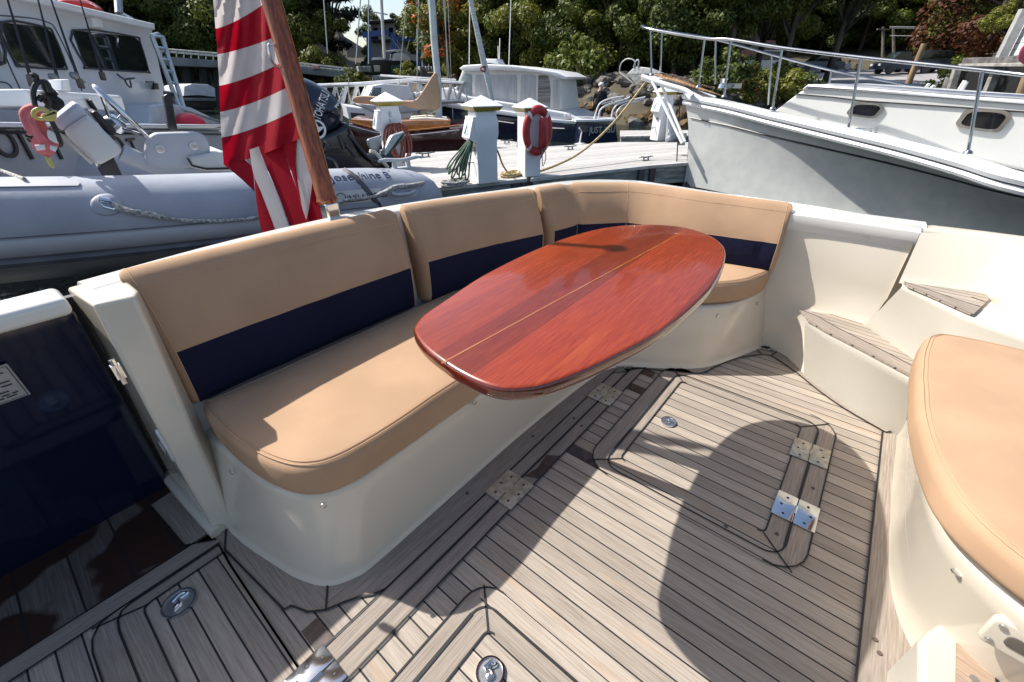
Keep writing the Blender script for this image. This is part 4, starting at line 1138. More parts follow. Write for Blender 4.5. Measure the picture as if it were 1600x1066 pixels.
for k in range(9):
    a = k * .7; g.tube(cr([p4_ + Vector((-.15 + .05 * k, -.18, .62)), p4_ + Vector((-.22 + .05 * k, -.24, .3)), p4_ + Vector((-.30 + .07 * k, -.30, .02)), p4_ + Vector((-.1 + .04 * k, -.25, .25))], 4), .012, 6)
solo(g, 'cable', mat('white_cable', (.6, .6, .6), .5), 'white shore-power cables hanging in loops on the far pedestal', 'cable', smooth=60)
# life ring on the third post
lr = thing('life_ring', 'faded red life ring and throw bag hung on the dock post', 'life ring', tuple(p3_ - vn * .15 + Vector((0, 0, .35))))
rc = p3_ - vn * .165 + un * .03 + Vector((0, 0, .56)); redp = mat('faded_red_vinyl', (.45, .035, .04), .5, vs=9, var=.15); whs = mat('reflective_white', (.7, .7, .68), .4)
def tor(c, a, b, R0, r0, m0, m1):
    g = G(); N_ = 36; ids = []
    for i in range(N_):
        t = 2 * math.pi * i / N_; d = a * math.cos(t) * .68 + b * math.sin(t); nrm = a.cross(b); dd = d.normalized()
        ids.append([g.V(c + d * R0 + dd * r0 * math.cos(s_) + nrm * r0 * .8 * math.sin(s_)) for s_ in [2 * math.pi * j / 10 for j in range(10)]])
    for i in range(N_):
        g.mi = 1 if (i % 9) in (4,) else 0
        g.bridge(ids[i], ids[(i + 1) % N_])
    return g
tor(rc, un, Vector((0, 0, 1)), .245, .052, 0, 1).build('ring', [redp, whs], lr, smooth=60)
g = G(); g.pad(rrect(-.06, .06, -.2, .16, .05), lambda a, b, h: rc + un * (a + .05) + Vector((0, 0, b)) - vn * (h + .03), .08, .03, .02); g.build('throw_bag', redp, lr)
g = G(); g.tube(cr([rc + un * .08 - vn * .05 + Vector((0, 0, -.2)), rc + un * .10 - vn * .06 + Vector((0, 0, -.32)), rc + un * .06 - vn * .05 + Vector((0, 0, -.42)), rc + un * .05 - vn * .05 + Vector((0, 0, -.2))], 5), .006, 6); g.build('lanyard', rope, lr)

# =================================================================== INFLATABLE DINGHY
din = thing('inflatable_dinghy', 'grey inflatable dinghy with console and raised outboard behind the settee', 'dinghy', (1.0, 2.9, .35))
hyp = mat('grey_hypalon', (.38, .40, .45), .5, var=.09, vs=3, spec=.4, bump=.08, bs=30)
hyp_d = mat('grey_strake', (.13, .14, .16), .5, var=.15, vs=8)
hyp_l = mat('grey_panel', (.46, .47, .50), .5, var=.04)
fd = Fr((-.3, 2.92), (2.2, 2.56))
TR = .19
def tz(px, py): a, b = fd.to(px, py); return a, b
sL = tz(-260, 283); sR = tz(688, 300)
sr_ = tz(646, 266)
# axis follows the top silhouette minus the radius
axp = [(-1.6, .0)]
tops = [tz(x, y) for x, y in ((-200, 279), (0, 279), (200, 276), (400, 270), (560, 264), (625, 266))]
ax = [(a, b - TR * .98) for a, b in tops]
ta, tb_ = ax[-1]
endc = [(ta + .06, tb_ - .004, TR * .95), (ta + .14, tb_ - .015, TR * .84), (ta + .21, tb_ - .03, TR * .66), (ta + .26, tb_ - .045, TR * .45), (ta + .28, tb_ - .05, TR * .38)]
pts = [fd.P(a, b) for a, b in cr(ax, 6)]; rads = [TR] * len(pts)
for a, b, r in endc: pts.append(fd.P(a, b)); rads.append(r)
g = G(); g.tube(pts, rads, 32); ntube = g.build('buoyancy_tube', hyp, din, smooth=80)
far = fd.off(-1.25)
g = G(); g.tube([far.P(a, b - .015) for a, b in cr(ax, 6)] + [far.P(a, b - .01) for a, b, r in endc], rads, 32); g.build('buoyancy_tube', hyp, din, smooth=80)
# bow joins the tubes (off to the left)
g = G(); a0, b0 = ax[0]
g.tube(cr([fd.P(a0, b0), fd.P(a0 - .4, b0 + .05, -.10), fd.P(a0 - .75, b0 + .12, -.62), far.P(a0 - .4, b0 + .05, .10), far.P(a0, b0 - .015)], 6), TR, 24); g.build('bow_tube', hyp, din, smooth=80)
def ontube(px, py, extra=.0):          # point on the near tube's skin under a photo pixel
    d = ray(px, py).normalized(); c = Vector((0, 0, H)); best = None
    for i in range(len(pts) - 1):
        p0, p1 = pts[i], pts[i + 1]; u = (p1 - p0); L_ = u.length; u.normalize(); r = TR + extra if i < len(ax) * 6 - 6 else rads[i] + extra
        w0 = c - p0; dp = d - u * d.dot(u); wp_ = w0 - u * w0.dot(u)
        A = dp.dot(dp); B = 2 * dp.dot(wp_); Cc = wp_.dot(wp_) - r * r; D = B * B - 4 * A * Cc
        if D < 0: continue
        t = (-B - math.sqrt(D)) / (2 * A); q = c + d * t; s_ = (q - p0).dot(u)
        if -.02 <= s_ <= L_ + .02: return q
    a, b = fd.to(px, py); return fd.P(a, b, r if best else TR)
# rubbing strake and V hull below
def strake(ang, w_, h_, name, m):
    g = G(); rings = []
    for i, p in enumerate(pts):
        r = rads[i]; d0 = fd.w * math.cos(ang) + Vector((0, 0, 1)) * math.sin(ang); t0 = Vector((0, 0, 1)) * math.cos(ang) - fd.w * math.sin(ang)
        rings.append([p + d0 * (r - .006) - t0 * w_ / 2, p + d0 * (r + h_) - t0 * w_ * .35, p + d0 * (r + h_) + t0 * w_ * .35, p + d0 * (r - .006) + t0 * w_ / 2])
    g.loft(rings); g.build(name, m, din, smooth=50)
strake(R(-22), .085, .008, 'rubbing_strake', hyp_l)
for an_, w2_ in ((-6, .004), (-36, .005)): strake(R(an_), w2_, .004, 'tube_seam', hyp_d)
strake(R(-44), .045, .020, 'rubbing_strake', hyp_d)
g = G(); rings = []
for (a, b) in cr(ax, 3) + [(ta + .1, tb_)]:
    rings.append([fd.P(a, b - .12, .06), fd.P(a, b - .22, -.03), fd.P(a, b - .36, -.35), fd.P(a, b - .40, -.62), far.P(a, b - .36, .35), far.P(a, b - .12, -.06)])
g.loft(rings); g.build('rigid_hull', mat('grey_gelcoat_hull', (.30, .31, .32), .35, var=.12, vs=3), din, smooth=40)
g = G(); g.loft([[fd.P(ax[0][0], ax[0][1] - .12, -.08), far.P(ax[0][0], ax[0][1] - .12, .08), far.P(ta, tb_ - .12, .08), fd.P(ta, tb_ - .12, -.08)], [fd.P(ax[0][0], ax[0][1] - .1, -.08), far.P(ax[0][0], ax[0][1] - .1, .08), far.P(ta, tb_ - .1, .08), fd.P(ta, tb_ - .1, -.08)]]); g.build('floor', hyp_l, din, smooth=0)
g = G(); g.box(fd.P(ta - .05, tb_ - .02, -.62), (.05, 1.0, .34), fr=fd); g.build('transom_board', hyp_l, din, smooth=0, bevel=.02)
# patch, D-ring, rope, handle, lettering
def patch(px, py, rx, ry, n=24): return [(px + rx * math.cos(2 * math.pi * i / n), py + ry * math.sin(2 * math.pi * i / n)) for i in range(n)]
g = G(); o_ = [ontube(*q, .004) for q in patch(167, 320, 26, 17)]; i_ = [ontube(*q, .007) for q in patch(167, 320, 22, 14)]
a = g.ring([ontube(*q, -.002) for q in patch(167, 320, 27, 18)]); b = g.ring(o_); c = g.ring(i_); d = g.ring([ontube(167 + (q[0] - 167) * .5, 320 + (q[1] - 320) * .5, .009) for q in patch(167, 320, 22, 14)]); g.bridge(a, b); g.bridge(b, c); g.bridge(c, d); g.face(d); g.build('ring_patch', hyp, din, smooth=60, recalc=True)
g = G(); g.tube([ontube(x, y, .016) for x, y in ((156, 309), (170, 312), (181, 320), (178, 327), (163, 323), (154, 315))], .005, 8, closed=True); g.tube([ontube(155, 311, .012), ontube(172, 314, .012)], .014, 8); g.build('d_ring', steel, din)
wrope = mat('white_rope', (.55, .53, .50), .9, vs=70, var=.3, bump=.7, bs=260)
g = G()
l1 = cr([(176, 320), (195, 328), (220, 333), (245, 337), (262, 341), (300, 345), (350, 345), (400, 340), (450, 331), (500, 324), (540, 313), (575, 309), (600, 301), (618, 292), (640, 290), (662, 286)], 6)
rr = [(.016 if x < 255 else (.009 if x < 590 else .015)) for x, y in l1]
g.tube([ontube(x, y, .012) for x, y in l1], rr, 8); rp = g.build('grab_line', wrope, din)
# handle
g = G(); hl = [ontube(x, y, .004) for x, y in ((603, 297), (612, 290), (645, 288), (655, 297), (650, 307), (620, 313), (608, 309))]
a = g.ring([ontube(x, y, -.002) for x, y in ((603, 297), (612, 290), (645, 288), (655, 297), (650, 307), (620, 313), (608, 309))]); b = g.ring(hl); g.bridge(a, b); g.face(b)
g.tube([ontube(x, y, .022) for x, y in ((612, 303), (622, 305), (640, 303), (648, 299))], .012, 8); g.build('grab_handle', hyp_l, din, smooth=60)
blu = mat('blue_lettering', (.008, .025, .085), .5)
def tubetext(name, s, px0, py0, px1, py1, size, m, par, ex=.003):
    A = ontube(px0, py0, 0); B = ontube(px1, py1, 0); ux = (B - A).normalized()
    axd = (pts[10] - pts[2]).normalized()
    # wrap the letters round the tube
    def nearest(p):
        best = min(range(len(pts) - 1), key=lambda i: (pts[i] + (pts[i + 1] - pts[i]) * min(max((p - pts[i]).dot(pts[i + 1] - pts[i]) / (pts[i + 1] - pts[i]).length_squared, 0), 1) - p).length)
        u = pts[best + 1] - pts[best]; k = min(max((p - pts[best]).dot(u) / u.length_squared, 0), 1); return pts[best] + u * k
    ca = nearest(A); ra = (A - ca); ang0 = math.atan2(ra.z, ra.dot(fd.w))
    def bend(x, y, z):
        p = A + ux * x; c_ = nearest(p); ang = math.atan2((p - c_).z, (p - c_).dot(fd.w)) + y / TR
        return c_ + (fd.w * math.cos(ang) + Vector((0, 0, 1)) * math.sin(ang)) * (TR + ex + z)
    return text(name, s, m, A, ux, (0, 0, 1), size, par, bend=bend, ext=.0005)
tubetext('name_lettering', 'Josephine B', 521, 284, 592, 279, .088, blu, ntube)
g = G(); n_ = 10; tpx_ = [(522 + (594 - 522) * i / n_, 299.5 - 6 * i / n_) for i in range(n_ + 1)]; bpx_ = [(526 + (597 - 526) * i / n_, 320 - 6 * i / n_) for i in range(n_ + 1)]
rws_ = [[ontube(x0 + (x1 - x0) * k / 5, y0 + (y1 - y0) * k / 5, .0018) for (x0, y0), (x1, y1) in zip(tpx_, bpx_)] for k in range(6)]
rs = [g.ring(r) for r in rws_]
for a, b in zip(rs, rs[1:]): g.bridge(a, b, False)
g.build('maker_decal', mat('decal_cream', (.55, .54, .50), .5), ntube, smooth=60)
tubetext('decal_lettering', 'INFLATABLES', 544, 314, 590, 309, .045, mat('decal_black', (.03, .03, .035), .5), ntube, .005)
g = G(); g.tube([ontube(x, y, .004) for x, y in cr([(526, 306), (530, 302), (536, 303), (540, 308), (536, 317), (530, 316), (550, 315), (575, 312)], 4)], .0022, 5); g.build('decal_swirl', MATS['decal_black'], ntube)
# lashing strap
g = G(); st_ = [ontube(x, y, .006) for x, y in ((536, 265), (548, 272), (560, 282), (572, 296), (585, 312), (600, 332))] + [Vector(PR(607, 345, 1.85))]
g.ribbon(st_, .035, up=fd.w); sp_ = g.build('lashing_strap', mat('grey_webbing', (.09, .09, .10), .7), din, smooth=60, recalc=False); sp_.modifiers.new('t', 'SOLIDIFY').thickness = .002
# left plate & line on top of the tube
g = G(); 
qs = [(-20, 292), (122, 290), (125, 286), (120, 281), (-20, 281)]
rs = [g.ring([ontube(x, y, e) for x, y in qs]) for e in (-.002, .005)]; g.bridge(*rs); g.face(rs[1]); g.build('valve_panel', hyp_l, din, smooth=40)
g = G(); g.tube([ontube(38, 280, .01), PR(0, 266, 3.1), PR(-40, 255, 3.1)], .008, 8); g.build('pull_line', wrope, din)
# console, wheel, seat
fc = fd.off(-.45)
g = G(); g.fpad(fc, [(97, 205), (137, 178), (195, 237), (153, 261)], .42, .02, corner=.03, off=.16); con = g.build('steering_console', mat('console_white', (.66, .66, .64), .35, var=.03), din, smooth=50)
g = G(); g.fpad(fc, [(78, 191), (118, 158), (138, 178), (98, 206)], .36, .015, corner=.02, off=.14); g.build('console_lid', mat('console_lid', (.55, .60, .70), .3), con, smooth=50)
g = G(); g.fpad(fc, [(140, 176), (150, 172), (183, 205), (180, 213), (172, 213)], .34, .015, corner=.015, off=.12); g.build('instrument_panel', blk, con)
g = G(); g.tube([fc.at(78, 196, .17), fc.at(144, 256, .17)], .008, 6); g.build('console_trim', mat('cream_trim', (.6, .57, .48), .5), con)
wc = fc.at(190, 172, .0)
wa = (fc.at(240, 222, .02) - fc.at(144, 132, .02)); wr = wa.length / 2 * .92; wa.normalize(); wb = (Vector((-.25, -.5, .25)) - wa * Vector((-.25, -.5, .25)).dot(wa)).normalized()
wc = (fc.at(240, 222, .02) + fc.at(144, 132, .02)) / 2
g = G(); g.tube([wc + wa * wr * math.cos(t) + wb * wr * .42 * math.sin(t) for t in [2 * math.pi * i / 36 for i in range(36)]], .014, 10, closed=True)
for t in (.6, 2.6, 4.7): g.tube([wc + wa * wr * math.cos(t) + wb * wr * .42 * math.sin(t), fc.at(176, 196, -.05)], .008, 8)
g.lathe([(0, 0), (.05, 0), (.04, .04), (0, .05)], fc.at(176, 196, -.05), ax=(.6, -.5, .5), n=16)
g.build('steering_wheel', steel, con)
g = G(); g.fpad(fc, [(255, 150), (262, 146), (268, 149), (278, 203), (264, 203)], .06, .008, corner=.01, off=.05); g.tube([fc.at(256, 148, .02), fc.at(272, 150, .02)], .02, 8); g.build('throttle_lever', blk, con)
g = G(); g.tube([fc.at(190, 238, .10), fc.at(210, 247, .10), fc.at(250, 262, .10), fc.at(300, 268, .10), fc.at(345, 268, .10)], .045, 14); g.build('seat_tube', hyp_l, din)
g = G(); g.fpad(fc, [(228, 262), (226, 240), (229, 219), (240, 208), (306, 206), (322, 212), (332, 236), (300, 264), (262, 266)], .07, .022, corner=.03, off=.16); sb_ = g.build('seat_back', hyp_l, din, smooth=60)
g = G()
for px, py in ((250, 233), (303, 228)): g.lathe([(.022, 0), (.022, .004), (.012, .006), (0, .006)], fc.at(px, py, .162), ax=tuple(fd.w), n=14)
g.build('bolt_caps', steel_d, sb_)
g = G(); g.fpad(fc, [(292, 246), (350, 236), (372, 250), (372, 268), (322, 268), (297, 262)], .35, .02, corner=.02, off=.20); g.build('seat_pad', mat('pale_vinyl', (.55, .55, .53), .5), din, smooth=50)
g = G(); g.tube([fc.at(x, y, .205) for x, y in ((293, 247), (300, 259), (322, 264), (372, 263))], .006, 6); g.build('pad_piping', blk, din)
g = G(); g.fpad(fc, [(152, 262), (178, 246), (192, 276), (160, 276)], .3, .01, off=.0); g.build('console_base', rubber, din)
# pfd and bag hanging on the console
pfd = thing('life_jacket', 'faded pink-red life jacket tied to the dinghy console', 'life jacket', tuple(fc.at(55, 220, .25)))
pk = mat('faded_pink_fabric', (.62, .16, .17), .8, vs=12, var=.10, bump=.5, bs=60)
ff = fc.off(.28)
g = G(); g.fpad(ff, [(30, 172), (38, 165), (52, 163), (62, 170), (70, 190), (76, 205), (92, 222), (88, 236), (80, 246), (68, 244), (56, 238), (46, 222), (36, 198), (29, 182)], .12, .022, sm=3, crown=.03); g.build('jacket_body', pk, pfd, smooth=70)
g = G(); g.fpad(ff, [(74, 202), (92, 210), (95, 218), (90, 226), (76, 218), (73, 210)], .02, .006, corner=.01, off=.035); g.fpad(ff, [(54, 227), (70, 226), (71, 234), (58, 236)], .02, .005, off=.035); g.fpad(ff, [(78, 227), (90, 230), (87, 238), (78, 234)], .02, .005, off=.035); g.build('reflective_patch', whs, pfd)
g = G(); g.fpad(ff, [(70, 244), (78, 246), (86, 262), (82, 264), (74, 256)], .02, .006, corner=.01); g.build('yellow_toggle', mat('pale_yellow_plastic', (.62, .52, .16), .5), pfd); g = G(); g.tube([ff.at(64 + 12 * math.cos(t), 178 + 8 * math.sin(t) , .05) for t in [2 * math.pi * i / 16 for i in range(16)]], .008, 8, closed=True); g.fpad(ff, [(62, 180), (90, 172), (88, 190), (72, 190)], .05, .01, corner=.01, off=.06); g.build('yellow_fitting', mat('pale_yellow_plastic', (.62, .52, .16), .5), pfd)
g = G()
for l_ in (((36, 205), (42, 207)), ((39, 210), (50, 217)), ((42, 216), (48, 222)), ((40, 213), (52, 213))): g.tube([ff.at(*l_[0], .045), ff.at(*l_[1], .045)], .005, 5)
g.build('jacket_print', blk, pfd)
g = G()
for l_ in (((55, 165), (52, 145), (58, 130), (72, 128), (80, 145)), ((60, 158), (66, 150), (76, 155), (74, 170)), ((72, 175), (86, 200), (94, 222)), ((48, 118), (56, 118), (54, 128))): g.tube(cr([ff.at(x, y, .03) for x, y in l_], 4), .010, 7)
g.build('straps', blk, pfd)
g = G(); g.fpad(ff, [(62, 126), (70, 124), (92, 148), (88, 151), (74, 148), (64, 138)], .10, .02, corner=.01); g.fpad(ff, [(60, 142), (74, 140), (100, 158), (102, 166), (90, 176), (64, 160)], .14, .03, corner=.02); solo(g, 'black_bag', mat('black_fabric', (.018, .018, .022), .8), 'black bag slung over the top of the dinghy console', 'bag')

# --- outboard
ob = thing('outboard_motor', 'dark navy outboard motor tilted up on the dinghy stern', 'outboard motor', tuple(fd.P(ta + .1, tb_, -.62)))
fo = fd.off(-.50)
cowl = mat('navy_cowling', (.006, .010, .026), .22, var=.1, coat=.6)
g = G(); g.fpad(fo, [(452, 112), (474, 117), (500, 127), (524, 142), (540, 158), (546, 176), (543, 196), (530, 208), (508, 214), (484, 214), (462, 196), (446, 160), (443, 130)], .42, .13, sm=4, crown=.05, off=.12); cw = g.build('cowling', cowl, ob, smooth=80)
g = G(); g.fpad(fo, [(470, 196), (500, 210), (528, 200), (544, 192), (556, 214), (566, 236), (582, 246), (592, 262), (560, 275), (470, 275), (452, 240)], .26, .04, sm=3, off=.08); lw = g.build('midsection', mat('engine_black', (.010, .010, .012), .25, coat=.4), ob, smooth=70)
g = G()
for l_ in (((486, 214), (510, 222), (506, 236)), ((500, 244), (520, 250), (528, 264)), ((470, 240), (486, 250)), ((540, 225), (556, 245)), ((530, 212), (538, 232)), ((546, 210), (566, 236), (578, 248))): g.tube(cr([fo.at(x, y, .09) for x, y in l_], 3), .011, 6)
g.ball(fo.at(512, 226, .09), .02, 8); g.ball(fo.at(498, 258, .09), .03, 8); g.build('linkage', mat('worn_black_metal', (.10, .10, .11), .3, metal=.6), lw)
g = G(); g.tube([fo.at(x, y, -.02) for x, y in ((560, 262), (590, 256), (612, 250))], [.10, .075, .055], 14); g.build('lower_unit', MATS['engine_black'], ob)
fin = mat('worn_grey_aluminium', (.42, .45, .45), .35, metal=.5, var=.15, vs=18)
g = G(); g.fpad(fo, [(574, 218), (598, 211), (597, 226), (588, 240), (577, 230)], .03, .012, corner=.02, off=-.05); g.build('cavitation_fin', fin, ob)
g = G(); g.fpad(fo, [(613, 212), (634, 205), (632, 216), (610, 244), (600, 252), (601, 236)], .06, .02, corner=.02, off=.02); g.build('skeg', fin, ob)
g = G(); g.tube(cr([fo.at(578, 236, .08), fo.at(588, 240, .08), fo.at(598, 252, .08), fo.at(606, 262, .08)], 4), .014, 10); g.build('tilt_tube', mat('cream_hose', (.62, .60, .52), .5), ob)
lt = mat('silver_lettering', (.68, .70, .72), .4)
A = fo.at(500, 189, .20); Bq = fo.at(514, 151, .20); ux = (Bq - A); uy = (fo.at(494, 186, .20) - A)
text('brand_lettering', 'TOHATSU', lt, A, ux, uy, .072, cw, ext=.002, font_w=ux.length / .30)
A2 = fo.at(527, 170, .19); text('model_lettering', 'Four stroke', lt, A2, ux, uy, .028, cw, ext=.002)
c_ = fo.at(496, 202, .20); wv = fo.w; un_ = ux.normalized(); uo = wv.cross(un_)
g = G(); g.tube([c_ + un_ * .05 * math.cos(t) + uo * .05 * math.sin(t) for t in [2 * math.pi * i / 24 for i in range(24)]], .007, 6, closed=True); g.prism([c_ + un_ * .04 + uo * .035, c_ - un_ * .045, c_ + un_ * .04 - uo * .035, c_ + un_ * .015], wv * .006); g.build('brand_emblem', lt, cw)
cl = cleat(fo.at(628, 264, .42), -.3, 1.15, 'large grey cleat just behind the dinghy stern tube', mat('grey_painted', (.5, .52, .53), .4))

# =================================================================== GREY-HULLED YACHT ON THE RIGHT
yt = thing('lobster_yacht', 'large grey-hulled yacht with white cabin and steel bow rail on the right', 'yacht', (7.0, 1.0, WZ))
hg = mat('grey_hull_paint', (.60, .61, .58), .22, vs=7, col2=(.53, .55, .53), coat=.3)  # faint mottling in the colour stands in for ripple light off the water
# sheer: photo pixel and its x ; waterline in plan
SH = [(1069, 151, 7.36), (1078, 153, 7.32), (1100, 158, 7.25), (1140, 166, 7.12), (1200, 181, 6.90), (1290, 202, 6.54), (1400, 228, 6.18), (1500, 255, 5.87), (1600, 284, 5.6)]
sh = [PX(a, b, c) for a, b, c in SH]
last = sh[-1]
sh += [Vector((5.45, last.y - .9, last.z - .10)), Vector((5.4, last.y - 2.2, last.z - .15)), Vector((5.4, last.y - 5, last.z - .12))]
shp = [Vector(p) for p in cr([tuple(p) for p in sh], 5)]
b0 = U(1066, 300, WZ)
WL = [tuple(b0.xy)] + [(7.39 + .277 * (y - 2.41), y) for y in (2.3, 2.05, 1.7, 1.25, .6)] + [(6.72, -.05), (6.57, -.55), (6.42, -1.05), (6.25, -1.9), (6.1, -3.2), (6.0, -6.0)]
wl = cr(WL, 5)
g = G(); rings = []; N_ = min(len(shp), len(wl))
def hullring(k, z0=None):
    out = []
    for i in range(N_):
        s = shp[i]; w_ = Vector((wl[i][0], wl[i][1], WZ))
        fl_ = k ** 2.6
        xy = w_.xy.lerp(s.xy, fl_); out.append(Vector((xy.x, xy.y, WZ + (s.z - WZ) * k)))
    return out
ks = [0, .06, .13, .2, .3, .4, .5, .6, .7, .78, .84, .885, .90, .915, .96, 1.0]
rings = [hullring(k) for k in ks]
rings[0] = [p + Vector((0, 0, -.25)) for p in rings[0]]
mts = []
g.loft(rings, closed=False, caps=False)
g.v = g.v
for fi in range(len(g.f)):
    rg_ = fi // (N_ - 1)
    g.m[fi] = 1 if rg_ == 0 else 0
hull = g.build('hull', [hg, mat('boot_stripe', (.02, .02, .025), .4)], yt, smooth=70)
# far side of the hull: mirror about the bow line so the boat is a closed body
bowp = shp[0]; cl_d = Vector((.40, -1.0, 0)).normalized(); cl_n = Vector((-cl_d.y, cl_d.x, 0))
def mir(p):
    v = Vector((p.x - bowp.x, p.y - bowp.y, 0)); a = v.dot(cl_d); b = v.dot(cl_n)
    q = Vector((bowp.x, bowp.y, 0)) + cl_d * a - cl_n * b; return Vector((q.x, q.y, p.z))
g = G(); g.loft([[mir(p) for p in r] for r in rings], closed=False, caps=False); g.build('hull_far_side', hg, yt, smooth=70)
deckm = mat('yacht_deck', (.72, .74, .75), .5, var=.02)
g = G(); a = g.ring([p + Vector((0, 0, -.03)) for p in shp]); b = g.ring([mir(p) + Vector((0, 0, -.03)) for p in shp]); g.bridge(a, b, False); g.build('deck', deckm, yt, smooth=60)
def outw(i):
    t = (shp[min(i + 1, len(shp) - 1)] - shp[max(i - 1, 0)]); t.z = 0; t.normalize(); n_ = Vector((t.y, -t.x, 0))
    if n_.dot(-shp[i]) < 0: n_ = -n_
    return n_
ow = [outw(i) for i in range(len(shp))]
# rub rail mouldings
def rail_band(z0, z1, o0, o1, name, m, par=yt):
    g = G(); r = []
    for i, p in enumerate(shp):
        n_ = ow[i]; r.append([p + n_ * -.02 + Vector((0, 0, z0)), p + n_ * o0 + Vector((0, 0, z0)), p + n_ * o1 + Vector((0, 0, (z0 + z1) / 2)), p + n_ * o0 * .8 + Vector((0, 0, z1)), p + n_ * -.14 + Vector((0, 0, z1))])
    g.loft(r); g.build(name, m, par, smooth=50)
rail_band(-.03, .045, .03, .045, 'toe_rail', wht)
rail_band(-.10, -.045, .012, .026, 'rub_rail', wht)
g = G(); r = []
for i in range(3, N_):
    k = .80; s = shp[i]; w_ = Vector((wl[i][0], wl[i][1], WZ)); xy = w_.xy.lerp(s.xy, k ** 2.6); p = Vector((xy.x, xy.y, WZ + (s.z - WZ) * k)); r.append(p + ow[i] * .004)
g.tube(r, .011, 6); g.build('cove_line', blk, hull)
g = G(); r = []
for i in range(2, 18):
    k = .045 if i > 6 else .16 - .02 * i; s = shp[i]; w_ = Vector((wl[i][0], wl[i][1], WZ)); xy = w_.xy.lerp(s.xy, k ** 2.6); r.append(Vector((xy.x, xy.y, WZ + (s.z - WZ) * k)) + ow[i] * .01)
g.ribbon(r, .10, up=(-.8, -.6, 0)); g.build('boot_top', MATS['boot_stripe'], hull, smooth=0, recalc=False)
g = G(); q = PX(1073, 226, shp[0].x + .1); g.box((shp[0].x + .03, shp[0].y - .08, .42), (.03, .10, .17), rz=.6); g.build('bobstay_plate', steel, hull)
# pulpit platform
P0 = shp[0]
pa = P0 + (P0 - mir(shp[12]).lerp(shp[12], .5)).normalized() * 0
fwd = Vector((-.40, 1.0, 0)).normalized()
tip = PR(1003, 121, (P0.xy).length + .55)
ptop = [PR(x, y, r) for x, y, r in ((1004, 119, 8.25), (1012, 125, 8.1), (1068, 141, 7.75), (1078, 141, 7.75), (1104, 148, 7.75), (1090, 139, 8.1), (1060, 130, 8.3), (1028, 118, 8.4))]
zt_ = sum(p.z for p in ptop) / len(ptop)
g = G(); pts_ = [PR(1002, 119, 8.2), PR(1070, 140, 7.72), PR(1078, 150, 7.62), PR(1110, 158, 7.60), PR(1120, 150, 8.0), PR(1075, 136, 8.0), PR(1030, 118, 8.3)]
g.prism([p for p in pts_], (0, 0, -.06)); g.build('bow_platform', wht, yt, smooth=0, bevel=.015)
g = G(); g.tube(cr([PR(1003, 119, 8.18), PR(1035, 130, 7.95), PR(1071, 141, 7.72), PR(1082, 150, 7.6)], 4), .03, 10); g.build('platform_edge', wht, yt)
g = G(); g.prism([p + Vector((0, 0, .012)) for p in (PR(1018, 119, 8.15), PR(1068, 132, 7.8), PR(1100, 144, 7.7), PR(1128, 152, 7.8), PR(1080, 134, 8.0), PR(1040, 119, 8.2))], (0, 0, .012)); g.build('platform_teak', wood('platform_teak', 0.3, ((.30, .16, .08), (.45, .26, .13), (.55, .34, .19), (.5, .3, .15)), seam=.05), yt, smooth=0)
g = G()
for a_, b_ in (((1019, 127, 8.05), (1066, 224, 7.58)), ((1032, 129, 8.2), (1070, 222, 7.62))): g.tube([PR(*a_), PR(*b_)], .022, 8)
g.build('bobstay', white_p, yt)
# anchor in the roller
g = G(); fa_ = frr(960, 8.75, 1040, 8.35)
g.fpad(fa_, [(979, 116), (992, 104), (1012, 106), (1036, 116), (1004, 118), (990, 128)], .16, .012, corner=.01, off=.05); g.tube(cr([fa_.at(x, y, 0) for x, y in ((968, 113), (970, 100), (980, 92), (992, 96), (990, 112))], 4), .010, 8); g.tube(cr([fa_.at(x, y, .05) for x, y in ((990, 105), (994, 95), (998, 95), (997, 106))], 4), .012, 8); g.tube([fa_.at(x, y) for x, y in ((968, 113), (992, 132))], .015, 8)
g.build('plough_anchor', mat('galvanised_anchor', (.42, .43, .42), .5, metal=.4, var=.15, vs=20), yt)
g = G(); cp_ = cr([PR(1035, 118, 8.1), PR(1062, 124, 7.95), PR(1090, 134, 7.85), PR(1115, 140, 7.85)], 8)
for i, p in enumerate(cp_): g.ball(Vector(p) + Vector((0, 0, .02)), .024, 6, (1.3, .7, .6))
g.build('anchor_chain', mat('rusty_chain', (.25, .17, .11), .6, metal=.5), yt)
g = G(); q = PR(1128, 138, 7.9); g.lathe([(.07, 0), (.06, .05), (.04, .06), (.06, .12), (0, .13)], q, n=14); g.box(q + Vector((.05, -.15, .03)), (.3, .1, .06), rz=.6); g.build('windlass', steel, yt)
# stanchions and rails (near side)
ST = [(1016, 46, 1018, 118, 8.1), (1101, 60, 1091, 137, 7.65), (1142, 62, 1131, 152, 7.45), (1222, 75, 1207, 171, 7.1), (1345, 90, 1325, 204, 6.75), (1535, 110, 1512, 240, 6.35)]
FS = [(1034, 48, 1032, 112, 8.45), (1118, 62, 1117, 132, 8.6), (1206, 86, 1200, 164, 8.9), (1299, 110, 1294, 141, 9.3), (1402, 130, 1401, 142, 9.7)]
sg = mat('rail_steel', (.42, .43, .45), .2, metal=1.0)
tops_n = []; tops_f = []
for i, (a, b, c, d, r) in enumerate(ST):
    t = PR(a, b, r); bt = PR(c, d, r); tops_n.append(t); g = G(); g.tube([bt, t], .0145, 8); g.lathe([(.04, 0), (.035, .015), (.018, .03)], bt, n=12); g.build('stanchion', sg, yt)
for i, (a, b, c, d, r) in enumerate(FS):
    t = PR(a, b, r); bt = PR(c, d, r); tops_f.append(t); g = G(); g.tube([bt, t], .0145, 8); g.build('stanchion', sg, yt)
g = G(); nose = PR(1003, 41, 8.35)
g.tube(cr([nose] + [tuple(p) for p in tops_n] + [tuple(PR(1640, 123, 6.15)), tuple(PR(1800, 150, 5.9))], 6), .018, 10); g.build('hand_rail', sg, yt)
